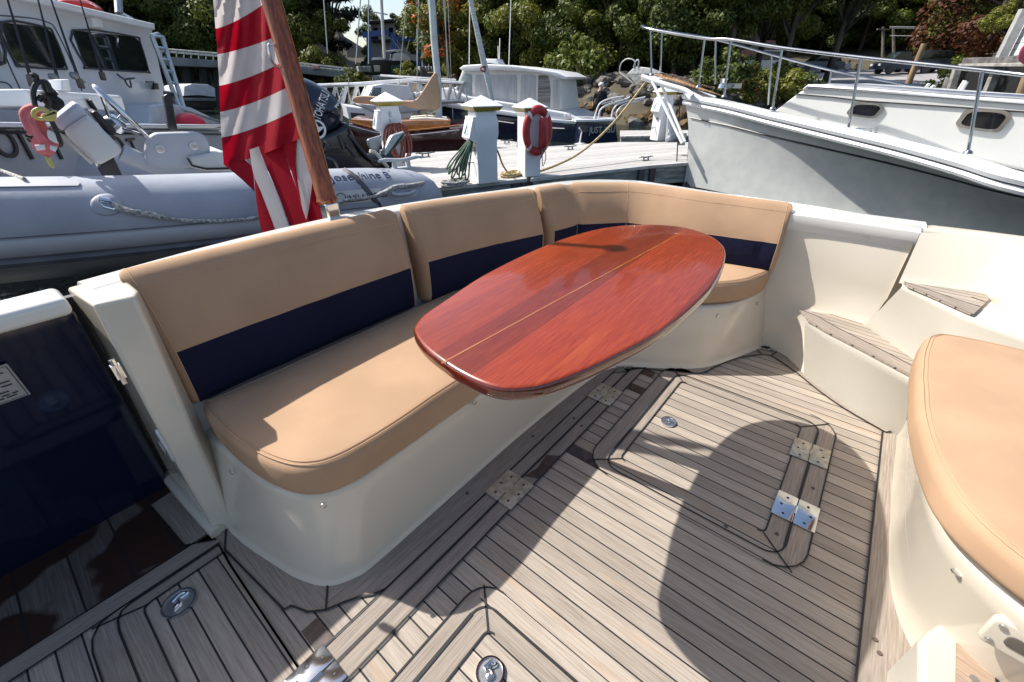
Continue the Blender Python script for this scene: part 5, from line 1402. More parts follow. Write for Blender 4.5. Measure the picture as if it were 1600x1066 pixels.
g = G(); g.tube(cr([nose + Vector((.02, .02, 0))] + [tuple(p) for p in tops_f] + [tuple(PR(1480, 146, 10))], 6), .016, 10); g.build('hand_rail', sg, yt)
# cabin trunk
cf = [PR(1209, 173, 7.42), PR(1300, 196, 7.2), PR(1400, 220, 7.0), PR(1500, 243, 6.85), PR(1600, 262, 6.75), PR(1800, 320, 6.5)]
fcb = Fr(cf[0].xy, cf[4].xy)
g = G(); cb_px = [(1209, 174), (1250, 143), (1262, 138), (1300, 139), (1400, 147), (1500, 155), (1600, 163), (1800, 178), (1800, 320), (1600, 268), (1400, 222)]
g.fpad(fcb, cb_px, 1.9, .035, off=0.0); cab = g.build('cabin_trunk', mat('yacht_cabin_white', (.56, .56, .53), .35, var=.01, coat=.2), yt, smooth=40)
g = G(); g.fpad(fcb, [(1252, 140), (1262, 132), (1350, 138), (1500, 150), (1600, 157), (1800, 172), (1800, 180), (1600, 163), (1500, 155), (1400, 147), (1262, 138)], 2.0, .02, off=.03); g.build('cabin_roof', wht, yt, smooth=40)
g = G(); g.tube([fcb.at(x, y, .008) for x, y in ((1242, 147), (1300, 152), (1350, 158), (1500, 168), (1600, 175), (1700, 184))], .014, 6, flat=.5); g.build('cabin_stripe', blk, cab)
glassd = mat('smoked_glass', (.012, .012, .014), .06, spec=.6)
for cx_, cy_, wx, wy in ((1352, 173, 29, 12), (1537, 189, 43, 18)):
    o_ = [(cx_ - wx + 4, cy_ - wy * .2), (cx_ - wx * .55, cy_ - wy), (cx_ + wx * .6, cy_ - wy * .95), (cx_ + wx, cy_ - wy * .5), (cx_ + wx * .8, cy_ + wy * .35), (cx_ + wx * .45, cy_ + wy), (cx_ - wx * .6, cy_ + wy * .7), (cx_ - wx, cy_ + wy * .35)]
    i_ = [(cx_ + (a - cx_) * .80, cy_ + (b - cy_) * .74) for a, b in o_]
    g = G(); A = [fcb.at(*q, .0) for q in o_]; B = [fcb.at(*q, .028) for q in o_]; Cc = [fcb.at(*q, .028) for q in i_]; Dd = [fcb.at(*q, .006) for q in i_]
    A, B, Cc, Dd = [[Vector(p) for p in cr([tuple(q) for q in l_], 4, True)] for l_ in (A, B, Cc, Dd)]
    g.loft([A, B, Cc, Dd], True, False); w_ = g.build('porthole', mat('porthole_frame', (.55, .52, .46), .15, metal=.85), cab, smooth=50)
    g = G(); g.poly(Dd); g.build('porthole_glass', glassd, w_, smooth=0)
g = G()
for seg in (((1281, 141), (1290, 134), (1310, 133), (1380, 137), (1500, 146), (1600, 152), (1700, 160)),): g.tube([fcb.at(x, y, -.10) for x, y in cr(list(seg), 4)], .018, 8)
for x, y, y2 in ((1371, 136, 148), (1490, 145, 153)): g.tube([fcb.at(x, y, -.10), fcb.at(x - 1, y2, -.10)], .012, 8)
g.build('roof_rail', sg, yt)
cleat(PR(1352, 211, 6.93), 2.3, 1.1, 'flat steel cleat on the side deck of the grey-hulled yacht', steel, 'deck_cleat')
# bow line down to the dock
lp = [PR(1014, 122, 8.2), PR(985, 160, 8.0), PR(960, 190, 7.8), PR(930, 220, 7.3), PR(900, 243, 6.9), PR(870, 258, 6.6), PR(843, 268, 6.35)]
g = G(); g.tube(cr([tuple(p) for p in lp], 6), .017, 8); solo(g, 'mooring_line', rope_y, 'tan mooring line sagging from the yacht bow to the dock post', 'rope', smooth=60)
g = G(); g.tube(cr([PR(1063, 150, 7.9), PR(1060, 200, 7.85), PR(1057, 262, 7.8)], 5), .009, 7); solo(g, 'mooring_line', blk, 'black line hanging from the yacht bow into the water', 'rope', smooth=60)

# =================================================================== WHITE WORKBOAT ON THE LEFT
wb = thing('cabin_workboat', 'white cabin workboat with dark side windows and boarding ladder at the upper left', 'workboat', tuple(PR(150, 130, 7.5).xy.to_3d() + Vector((0, 0, WZ))))
A = PR(120, 130, 7.2); dv = PR(615, 130, 1.0).xy.normalized()
fw = Fr(A.xy, (A.x + dv.x, A.y + dv.y))
wbw = mat('workboat_white', (.66, .68, .72), .32, var=.02, coat=.2)
g = G(); g.fpad(fw, [(-160, -70), (0, -8), (60, 2), (238, 44), (240, 60), (272, 200), (-160, 200)], 2.4, .03); wc_ = g.build('cabin', wbw, wb, smooth=40)
g = G(); g.fpad(fw, [(-170, -84), (0, -18), (60, -6), (242, 37), (243, 47), (60, 6), (0, -4), (-170, -64)], 2.7, .02, off=.12); g.build('cabin_roof', white_p, wb, smooth=40)
wglass = mat('cabin_glass', (.015, .02, .02), .04, spec=.7)
for nm, o_ in (('a', [(2, 35), (72, 43), (84, 54), (103, 102), (98, 108), (35, 104), (24, 97)]), ('b', [(114, 47.5), (210, 57.5), (219, 66), (232, 110), (228, 113), (141, 107), (133, 101)]), ('c', [(-90, 20), (-14, 32), (8, 98), (-60, 92)])):
    g = G(); g.fpad(fw, o_, .05, .004, corner=.04, off=.012); w1 = g.build('cabin_window', wglass, wc_, smooth=0)
    q = [fw.at(*p, .012) for p in o_]; g = G(); g.tube([Vector(p) for p in cr([tuple(v) for v in q], 3, True)], .010, 6, closed=True); g.build('window_seal', rubber, w1)
g = G()
for l_ in (((-20, 23), (45, 28), (75, 35), (88, 48), (115, 105), (128, 142)), ((0, 65), (18, 110), (42, 160)), ((0, 128), (16, 134), (40, 175))): g.tube([fw.at(*p, .004) for p in cr(list(l_), 4)], .006, 5)
g.build('door_seam', mat('seam_dark', (.10, .10, .11), .6), wc_)
g = G(); g.fpad(fw, [(143, 27), (160, 30), (162, 44), (147, 43)], .06, .01, off=.05); g.build('vent_box', white_p, wc_)
g = G(); fl2 = fw.off(.9)
g.fpad(fl2, [(38, 139), (190, 149), (198, 174), (52, 166)], .5, .02, corner=.02); g.fpad(fl2, [(97, 125), (108, 124), (112, 142), (98, 141)], .1, .01, off=.02); g.build('bait_box', white_p, wb)
g = G(); g.tube([fl2.at(*p, .02) for p in ((138, 156), (147, 170), (146, 176))], .02, 6); g.build('box_latch', blk, wb)
fh = fw.off(1.35)
g = G(); g.fpad(fh, [(-200, 196), (350, 204), (380, 215), (380, 300), (-200, 300)], 1.0, .03); hu = g.build('hull', mat('workboat_hull', (.36, .38, .41), .35, var=.04), wb, smooth=40)
g = G(); g.fpad(fh, [(-200, 188), (350, 195), (352, 203), (-200, 196)], .35, .02, off=.05); g.build('cap_rail', wbw, wb, smooth=50)
g = G(); g.tube([fh.at(*p, .01) for p in ((-200, 205), (348, 210))], .014, 6, flat=.6); g.build('rub_strip', blk, hu)
for s_, x, y in (('O', 0, 250), ('I', 46, 250), ('P', 93, 250), ('O', 183, 250), ('T', 210, 250)):
    o = fh.at(x, y, .01); text('hull_letter', s_, blk, o, fh.u, (0, 0, 1), .21, hu, ext=.004)
g = G(); g.fpad(fw.off(.5), [(236, 165), (262, 160), (300, 168), (345, 190), (345, 196), (236, 194)], .4, .03); g.build('side_bulwark', mat('bulwark_grey', (.50, .53, .58), .4), wb)
g = G()
for a, b in (((237, 56), (282, 172)), ((253, 56), (290, 178))): g.tube([fw.at(*a, .35), fw.at(*b, .35)], .03, 8)
for i in range(7):
    t = i / 6.5; g.tube([fw.at(237 + 45 * t, 56 + 116 * t, .35), fw.at(253 + 37 * t, 58 + 120 * t, .35)], .02, 6)
g.tube([fw.at(236, 55, .35), fw.at(247, 52, .3), fw.at(257, 60, .3), fw.at(258, 75, .3)], .015, 6); g.build('boarding_ladder', mat('pale_blue_steel', (.45, .52, .60), .3, metal=.6), wb)
g = G(); g.tube([fw.at(181, -60, -.5), fw.at(186, 22, -.5), fw.at(196, 30, -.5)], [.05, .05, .07], 10); g.tube([fw.at(186, 22, -.5), fw.at(205, 32, -.5)], .05, 8); g.build('roof_mast', steel_d, wb)
g = G(); g.tube(cr([fw.at(x, y, .06) for x, y in ((183, 116), (195, 124), (212, 122), (196, 124), (200, 134), (205, 136), (203, 126))], 3), .010, 6); g.build('cleat_hook', blk, wc_); g = G(); g.tube([fw.at(228, 128, .06), fw.at(240, 128, .06), fw.at(239, 138, .06)], .010, 6); g.build('bracket', blk, wc_); g = G(); g.fpad(fw, [(243, 130), (247, 130), (249, 140), (241, 140)], .04, .004, off=.06); g.build('side_hooks', blk, wc_)
g = G(); g.tube([fw.at(*p, .5) for p in ((285, 172), (350, 192))], .02, 8); g.build('stern_rail', MATS['pale_blue_steel'], wb)
# red kayak and a pink buoy
g = G(); kc = fw.off(-.8); kp = [(94, 4, .03), (104, 6, .10), (125, 10, .16), (145, 16, .13), (160, 22, .03)]
g.tube(cr([tuple(kc.at(x, y)) for x, y, r in kp], 4), [r for (r,) in cr([(r,) for x, y, r in kp], 4)], 14, flat=.6); solo(g, 'kayak', mat('red_plastic', (.55, .03, .02), .3, coat=.3), 'red kayak lashed on the roof of the white workboat', 'kayak', smooth=60)
g = G(); g.ball(fw.off(.6).at(297, 196), .17, 18, (1.15, 1, .9)); solo(g, 'mooring_buoy', mat('pink_buoy', (.75, .03, .06), .35), 'bright pink-red round buoy on the workboat side deck', 'buoy', smooth=80)
# fishing rods
def rod(tp_, bt_, label, reel=None, d=.55):
    r = thing('fishing_rod', label, 'fishing rod', tuple(fw.at(*bt_, d)), 'fishing rods in the workboat holders')
    A_, B_ = fw.at(*tp_, d), fw.at(*bt_, d)
    g = G(); g.tube([A_, A_.lerp(B_, .7), B_], [.005, .010, .016], 6); g.build('blank', blk, r)
    g = G(); g.tube([B_, B_.lerp(A_, .09)], .026, 8); g.build('grip', mat('cork_grip', (.12, .10, .08), .8), r)
    if reel: q = B_.lerp(A_, .12); g = G(); g.ball(q - fw.u * .05, .034, 10, (1, .7, 1)); g.tube([q - fw.u * .06, q - fw.u * -.06 + Vector((0, 0, -.05))], .012, 6); g.build('reel', galv, r)
rod((-6, -60), (52, 135), 'long black fishing rod across the front cabin window, leftmost of the four')
rod((52, -30), (94, 140), 'black fishing rod with reel between the two cabin windows, left of the yellow one', reel=1)
rod((66, -40), (128, 138), 'fishing rod with yellow fitting and reel beside the sliding door seam', reel=1)
rod((122, -10), (162, 125), 'thin fishing rod in front of the rear cabin window', d=.4)

# =================================================================== BURGUNDY SLOOP
sl_ = thing('sailing_sloop', 'burgundy wooden sloop with varnished coaming and tan boom cover', 'sailboat', tuple(U(660, 242, WZ)))
fs = Fr(U(560, 246, WZ).xy, U(735, 241, WZ).xy)
burg = mat('burgundy_paint', (.055, .008, .010), .12, coat=.6)
g = G(); g.fpad(fs, [(545, 193), (560, 198), (598, 206), (642, 208), (690, 204), (745, 197), (748, 246), (560, 248), (540, 215)], 1.9, .05); g.build('hull', burg, sl_, smooth=50)
g = G()
for l_ in (((545, 196), (598, 209), (642, 211), (718, 203)), ((640, 239), (720, 241))): g.tube([fs.at(*p, .01) for p in cr(list(l_), 3)], .010, 6)
g.build('sheer_stripe', white_p, sl_)
varo = mat('bright_varnish', (.50, .20, .05), .18, vs=6, col2=(.38, .13, .03), coat=1.0, stretch=(1, 1, 8))
g = G(); g.tube([fs.at(*p, .0) for p in cr([(545, 190), (598, 203), (642, 204), (718, 196)], 3)], .02, 8); g.fpad(fs.off(-.12), [(548, 186), (600, 190), (641, 189), (642, 188), (704, 188), (703, 199), (645, 204), (600, 203), (550, 192)], 1.3, .02); g.build('coaming', varo, sl_, smooth=50)
g = G(); g.fpad(fs.off(-.3), [(640, 186), (665, 184), (700, 187), (702, 190), (640, 191)], 1.1, .015, off=.03); g.build('cabin_top', mat('cream_deck', (.68, .64, .54), .5), sl_)
g = G(); g.lathe([(.0, .01), (.10, .01), (.125, .02), (.14, .0)], fs.at(651, 197, -.23), ax=tuple(fs.w), n=18); g.build('brass_porthole', mat('aged_brass', (.5, .42, .25), .3, metal=.9), sl_)
g = G(); g.tube([fs.at(671, -60, -.9), fs.at(678, 60, -.9), fs.at(684, 122, -.9), fs.at(686, 188, -.9)], [.075, .082, .085, .085], 14); g.build('mast', mat('pale_mast_paint', (.52, .60, .62), .35), sl_)
canv = mat('tan_boom_cover', (.52, .36, .235), .85, vs=2, var=.06, bump=.6, bs=22)
g = G(); g.fpad(fs.off(-.8), [(553, 152), (570, 150), (598, 153), (640, 158), (655, 150), (674, 120), (681, 113), (685, 122), (688, 168), (668, 171), (645, 170), (625, 164), (598, 164), (560, 162), (551, 158)], .30, .035, sm=3); g.build('boom_cover', canv, sl_, smooth=70)
g = G(); g.tube([fs.at(*p, -.7) for p in ((640, 154), (655, 160), (668, 171))], .012, 6)
for p, q in (((688, 170), (648, 190)), ((668, 175), (690, 188)), ((545, 160), (545, 120)), ((594, 178), (578, 192))): g.tube([fs.at(*p, -.6), fs.at(*q, -.6)], .010, 5)
g.build('sheet_lines', rope, sl_)
g = G()
for p, q in (((655, -60), (650, 190)), ((697, -60), (708, 188)), ((640, -60), (622, 150))): g.tube([fs.at(*p, -.85), fs.at(*q, -.85)], .006, 5)
g.build('standing_rigging', steel_d, sl_)
g = G(); g.tube([fs.at(728, -40, -.5), fs.at(735, 0, -.5), fs.at(757, 102, -.5), fs.at(770, 160, -.5)], [.035, .05, .075, .05], 12); g.build('furled_jib', mat('furled_sailcloth', (.52, .56, .58), .6, vs=8, var=.15, stretch=(1, 1, 6), bump=.5, bs=12), sl_)
g = G(); g.tube(cr([fs.at(751, 106, -.42), fs.at(758, 104, -.42), fs.at(757, 112, -.42), fs.at(752, 110, -.42)], 3), .02, 6, closed=True); g.build('red_tie', redh, sl_)

# =================================================================== NAVY CRUISER
cruiser = thing('cabin_cruiser', 'navy cabin cruiser with white canvas-sided cabin behind the pedestals', 'cruiser', tuple(U(860, 224, WZ)))
fcz = Fr(U(700, 214, WZ).xy, U(905, 223, WZ).xy)
g = G(); g.fpad(fcz, [(684, 163), (725, 171), (780, 181), (850, 190), (905, 194), (902, 226), (800, 222), (690, 216)], 2.6, .05); chull = g.build('hull', mat('cruiser_navy', (.012, .020, .045), .15, coat=.6), cruiser, smooth=50)
g = G(); g.fpad(fcz, [(676, 152), (725, 164), (800, 175), (860, 186), (906, 189), (906, 195), (860, 191), (800, 182), (725, 172), (680, 165)], 2.6, .02, off=.04); g.fpad(fcz, [(684, 137), (705, 139), (725, 150), (800, 162), (880, 176), (905, 186), (860, 186), (780, 176), (690, 158)], 2.4, .03, off=-.02); g.build('deck_edge', wht, cruiser, smooth=40)
fcc = fcz.off(-.35)
cwh = mat('cruiser_white', (.68, .67, .63), .4, var=.02)
g = G(); g.fpad(fcc, [(708, 146), (722, 110), (765, 108), (840, 110), (871, 118), (878, 173), (800, 168), (725, 156)], 2.0, .05); cc = g.build('cabin', cwh, cruiser, smooth=40)
g = G(); g.fpad(fcc, [(717, 107), (724, 102), (757, 100), (800, 102), (839, 107), (870, 112), (886, 120), (880, 124), (860, 118), (839, 113), (780, 110), (722, 111)], 2.3, .04, off=.15); g.fpad(fcc, [(754, 97), (758, 92), (775, 92), (780, 101)], .5, .03, off=-.5); g.build('hardtop', wht, cruiser, smooth=50)
curt = mat('window_curtain', (.50, .50, .50), .5, vs=3, col2=(.38, .38, .39), stretch=(4, 4, .6))
for o_, m_, nm in (([(713, 141), (725, 114), (737, 117), (737, 152)], mat('pale_green_glass', (.30, .36, .36), .15), 'windscreen'), ([(742, 117), (807, 117), (807, 163), (742, 153)], curt, 'canvas_panel'), ([(814, 117), (837, 117), (836, 165), (812, 163)], curt, 'canvas_panel'), ([(841, 117), (857, 119), (860, 140), (859, 168), (840, 165)], mat('louvre_dark', (.10, .09, .08), .5, vs=1, col2=(.3, .29, .28), stretch=(1, 1, 26)), 'louvre_window'), ([(864, 124), (873, 124), (875, 170), (863, 168)], curt, 'canvas_panel')):
    g = G(); g.fpad(fcc, o_, .04, .01, corner=.06, off=.02); g.build(nm, m_, cc, smooth=30)
# transom, facing the camera
ft_ = Fr(U(902, 224, WZ).xy, (U(902, 224, WZ).xy + (U(968, 222, WZ).xy - U(902, 224, WZ).xy)))
g = G(); g.fpad(ft_, [(903, 190), (962, 189), (966, 222), (902, 226)], .35, .03, off=.03); tm = g.build('transom', MATS['cruiser_navy'], cruiser, smooth=50)
g = G(); g.fpad(ft_, [(900, 187), (964, 186), (964, 190), (900, 191)], .5, .02, off=.06); g.build('transom_cap', wht, cruiser)
ta_ = ft_.at(920.5, 208.5, .035); tb2 = ft_.at(947, 207.5, .035)
text('name_lettering', 'JUST ASU', mat('pale_lettering', (.45, .45, .42), .5), ta_, tb2 - ta_, (0, 0, 1), .24, tm, ext=.002, font_w=.80)
g = G(); g.tube([ft_.at(905, 200, .12), ft_.at(909, 206, .12), ft_.at(906, 222, .2), ft_.at(904, 226, .2)], .02, 6); g.box(ft_.at(906, 225, .2), (.3, .2, .03)); g.build('stern_ladder', white_p, cruiser)
g = G()
for pts_ in (((928, 187), (934, 168), (940, 160), (955, 154), (974, 151)), ((935, 187), (938, 172), (950, 164), (975, 156), (984, 152)), ((955, 187), (958, 172), (968, 162), (990, 156), (1008, 152)), ((964, 187), (964, 175), (975, 164), (992, 160), (1006, 154))): g.tube(cr([tuple(ft_.at(x, y, -.1)) for x, y in pts_], 4), .022, 8)
g.tube([ft_.at(940, 163, -.1), ft_.at(972, 152, -.1)], .015, 6); g.build('davits', white_p, cruiser)
g = G()
for a, b, r in (((942 - 205, 20), (936 - 204, 100), .012),): pass
for p, q in (((734, 0), (733, 100)), ((799, -20), (795, 102)), ((778, 72), (779, 100)), ((781, 60), (780, 100))): g.tube([fcc.at(*p, -1), fcc.at(*q, -1)], .014, 6)
g.build('antennas', white_p, cruiser)
g = G(); g.tube([fcz.at(x, y, .1) for x, y in ((882, 182), (884, 178), (890, 178), (892, 182))], .02, 6); g.tube([fcz.at(775, 189, .06), fcz.at(803, 193, .06)], .012, 6); g.tube([fcz.at(855, 200, .06), fcz.at(882, 201, .06)], .012, 6); g.tube([fcz.at(900, 183, -.2), fcz.at(925, 183, -.2), fcz.at(960, 184, -.5)], .012, 6); g.build('deck_fittings', white_p, cruiser)

# =================================================================== FARTHER THINGS
def side_boat(name, label, hull_px, hm, r, parts, cat='boat', depth=2.0, base=None):
    fr_ = frr(hull_px[0][0], r, hull_px[len(hull_px) // 2][0], r * 1.02)
    b_ = thing(name, label, cat, tuple(fr_.at(*(base or hull_px[-1]))))
    g = G(); g.fpad(fr_, hull_px, depth, .06); g.build('hull', hm, b_, smooth=50)
    for nm, px, m_, d_, o_ in parts:
        g = G(); g.fpad(fr_, px, d_, .03, off=o_); g.build(nm, m_, b_, smooth=50)
    return b_, fr_
# covered runabout moored at the left
side_boat('moored_runabout', 'small dark-hulled runabout under a white cover moored beyond the workboat', [(286, 152), (310, 150), (337, 152), (340, 166), (330, 172), (300, 171), (287, 164)], mat('dark_hull', (.02, .02, .022), .3), 34, [('cover', [(287, 150), (288, 135), (300, 131), (325, 132), (336, 138), (337, 152), (312, 149)], mat('white_cover', (.62, .63, .64), .6, bump=.4, bs=5), 3.0, .1), ('swim_platform', [(284, 153), (300, 154), (338, 154), (338, 158), (286, 158)], mat('grey_trim', (.16, .16, .17), .5), .8, .5)], 'runabout', 3.5)
# white cuddy boat between outboard and pedestal
cb_, fcu = side_boat('cuddy_boat', 'small white cuddy boat with windscreen behind the varnished sloop', [(540, 165), (590, 172), (640, 168), (645, 178), (640, 196), (560, 192), (545, 186)], wht, 14.5, [('wheelhouse', [(572, 156), (582, 134), (600, 131), (640, 134), (648, 158)], wht, 1.6, -.1), ('windscreen', [(576, 153), (584, 137), (596, 137), (595, 155)], mat('teal_glass', (.10, .16, .18), .1), .05, -.07), ('side_deck', [(560, 162), (600, 166), (640, 160), (700, 158), (700, 166), (640, 176), (590, 180)], mat('pale_grey_deck', (.55, .57, .58), .5), 1.8, .05), ('hatch_opening', [(548, 176), (570, 178), (574, 190), (550, 188)], blk, .1, .1), ('roof_rail', [(650, 146), (665, 143), (668, 150), (652, 152)], wht, .8, 0)], 'motorboat', 2.0)
# truss gangway
gw = thing('truss_gangway', 'long aluminium truss gangway crossing behind the sloop and cuddy boat', 'gangway', tuple(PR(520, 160, 17)))
fg = frr(480, 17, 725, 14.5); alu = mat('aluminium', (.50, .51, .52), .4, metal=.5, var=.1)
def tl(x): return 133 - (x - 500) * .012 + (0 if x < 660 else (x - 660) * .0)
g = G(); up = [(480, 135), (560, 132), (640, 126), (725, 131)]; lo = [(480, 168), (560, 168), (640, 160), (725, 158)]
g.tube([fg.at(*p) for p in up], .06, 8); g.tube([fg.at(*p) for p in lo], .06, 8); g.tube([fg.at(x, y, -1.2) for x, y in up], .05, 8); g.tube([fg.at(595 + i * 13, 118 + i * .8, -1.3) for i in range(10)], .035, 6); g.build('chords', alu, gw)
for i in range(15):
    x = 484 + i * 16.5; yu = interp(up, x); yl = interp(lo, x)
    g = G(); g.tube([fg.at(x, yl), fg.at(x + 8, yu)], .055, 6); g.tube([fg.at(x + 8, yu), fg.at(x + 16.5, yl)], .022, 5); g.build('brace', mat('pale_brace', (.62, .62, .60), .5), gw)
# pier with railing on the left
pr = thing('concrete_pier', 'grey concrete pier with steel railing on dark piles beyond the workboat', 'pier', tuple(PR(300, 160, 44)))
fp = frr(230, 42, 560, 40); conc = mat('grey_concrete', (.20, .21, .215), .85, var=.15, vs=.8)
g = G(); g.fpad(fp, [(225, 85), (265, 89), (345, 95), (440, 101), (470, 104), (552, 115), (552, 124), (470, 115), (345, 106), (265, 103), (225, 98)], 3.0, .05); g.build('beam', conc, pr, smooth=30)
for x in (268, 292, 318, 340, 365):
    g = G(); g.tube([fp.at(x, 100, -1.2), fp.at(x + 7, 168, -1.2)], .35, 8); g.build('pile', mat('dark_pile', (.03, .03, .03), .8), pr)
g = G()
yr = [(225, 74), (345, 84), (470, 99), (552, 108)]
for dy in (0, 4): g.tube([fp.at(x, y + dy, -.2) for x, y in yr], .05, 5)
for i in range(28):
    x = 230 + i * 11.5; g.tube([fp.at(x, interp(yr, x), -.2), fp.at(x, interp(yr, x) + 11, -.2)], .04, 5)
g.tube([fp.at(551, 106, .1), fp.at(550, 138, .1)], .12, 6)
g.build('railing', alu, pr)
g = G(); g.fpad(fp, [(488, 103), (498, 103), (498, 108), (488, 108)], .5, .02, off=.2); g.build('sign_box', mat('pale_red_sign', (.55, .30, .28), .6), pr)
# block wall and stored gear
blkm = mat('concrete_block', (.30, .30, .29), .9, vs=2, var=.2)
for i, (x, y, n_) in enumerate(((590, 122, 6), (566, 108, 2), (645, 114, 3), (662, 108, 5), (655, 120, 4))):
    for k in range(n_):
        p = PR(x + k * 9, y, 38); g = G(); g.pad(rrect(-.26, .26, -.17, .17, .04), lambda a, b, h: p + Vector((a * .95, -a * .3, b)) + Vector((.3, .95, 0)) * h, .5, .04); solo(g, 'concrete_block', blkm, 'pale concrete block stacked along the boatyard edge', 'block', 'concrete blocks at the boatyard')
# travel lift with a hauled boat
tv = thing('travel_lift', 'blue steel travel lift straddling a hauled green-bottomed boat', 'boat lift', tuple(PR(610, 118, 44)))
ftv = frr(560, 44, 680, 44); blu_s = mat('blue_steel', (.03, .075, .26), .45, var=.1)
for x0, y0, x1, y1, w_, off_ in ((576, 54, 578, 92, .38, 0), (614, 52, 615, 96, .38, .0), (622, 60, 622, 80, .3, -3), (655, 60, 658, 112, .3, -3)):
    g = G(); g.bar(ftv.at(x0, y0, off_), ftv.at(x1, y1, off_), w_, w_); g.build('leg', blu_s, tv, smooth=0)
g = G(); g.bar(ftv.at(566, 55, 0), ftv.at(608, 50, 0), .3, .35); g.bar(ftv.at(612, 60, -3), ftv.at(655, 63, -3), .3, .3); g.bar(ftv.at(574, 98, .1), ftv.at(660, 100, .1), .3, .4); g.build('crossbeam', blu_s, tv, smooth=0)
g = G()
for x0, y0, x1, y1 in ((600, 60, 592, 110), (620, 62, 632, 112), (640, 62, 628, 108), (612, 60, 640, 98)): g.tube([ftv.at(x0, y0, .3), ftv.at(x1, y1, .3)], .03, 5)
g.build('slings', rope, tv)
hb, fhb = side_boat('hauled_boat', 'dark hauled-out boat with green bottom hanging in the blue travel lift', [(574, 94), (600, 95), (645, 94), (650, 100), (646, 112), (612, 118), (578, 116), (572, 104)], mat('dark_green_hull', (.008, .015, .014), .4), 42.5, [('green_bottom', [(612, 102), (644, 102), (640, 112), (612, 116)], mat('green_antifoul', (.02, .10, .06), .6), .3, .2), ('deckhouse', [(614, 95), (616, 84), (628, 82), (640, 88), (642, 95)], wht, 1.5, .05), ('radar_arch', [(602, 79), (628, 77), (628, 80), (602, 82)], wht, 1.0, 0), ('cockpit_gear', [(583, 94), (583, 90), (597, 90), (598, 94)], wht, .8, 0), ('number_board', [(584, 102), (594, 102), (594, 112), (585, 112)], mat('cream_board', (.5, .48, .42), .6), .1, .4)], 'boat', 3.0)
# grey boatyard building
bd = thing('boatyard_building', 'grey two-storey boatyard building behind the blue travel lift', 'building', tuple(PR(620, 110, 60)))
fbd = frr(575, 60, 680, 56); sid = mat('grey_siding', (.58, .58, .56), .8, var=.06, vs=1, stretch=(1, 1, 10))
g = G(); g.fpad(fbd, [(578, 36), (660, 30), (720, 30), (720, 112), (582, 112)], 8, .02); bw = g.build('wall', sid, bd, smooth=0)
g = G(); g.fpad(fbd, [(570, 33), (640, 27), (722, 26), (722, 30), (640, 32), (574, 38)], 9, .05, off=.5); g.fpad(fbd, [(579, 62), (652, 60), (652, 65), (579, 66)], .5, .05, off=.5); g.build('roof', mat('dark_roofing', (.05, .05, .055), .8), bd, smooth=0)
for x in (583, 594, 607, 618, 630, 642):
    g = G(); g.fpad(fbd, [(x, 44), (x + 7, 43), (x + 7, 56), (x, 57)], .1, .01, off=.05); g.build('window', wglass, bd, smooth=0)
g = G(); g.fpad(fbd, [(580, 54), (590, 54), (591, 62), (580, 62)], .1, .01, off=.06); g.build('door', mat('dark_door', (.04, .04, .05), .6), bd)
# masts of sailboats in the yard
for i, (x0, y0, x1, y1, r, lab) in enumerate(((594, -30, 601, 92, 41, 'tall white sailboat mast with spreaders in front of the grey building'),)):
    m_ = thing('yard_mast', lab, 'mast', tuple(PR(x1, y1, r)))
    g = G(); g.tube([PR(x0, y0, r), PR(x1, y1, r)], .12, 8); g.build('spar', white_p, m_)
    g = G(); g.tube([PR(584, 19, r), PR(606, 23, r)], .05, 6); g.build('spreader', white_p, m_)
for i, (x0, x1, yb, r) in enumerate(((566, 556, 100, 40), (576, 576, 100, 40), (651, 652, 110, 38), (659, 660, 110, 38), (668, 670, 110, 37), (503, 512, 84, 43), (690, 704, 150, 24), (694, 700, 150, 24))):
    g = G(); g.tube([PR(x0, -40, r), PR(x1, yb, r)], .045 if r > 30 else .02, 5); solo(g, 'rigging_wire', steel_d, ('thin slanting rigging wire before the dark trees left of the boatyard', 'thin upright stay left of the white yard mast', 'rigging wire in front of the right end of the grey building', 'second rigging wire beside the right travel lift legs', 'halyard line just left of the pale sloop mast', 'faint slanting stay crossing the dark trees above the pier', 'slanting stay right of the pale sloop mast', 'fine halyard beside the furled jib')[i], 'rigging')

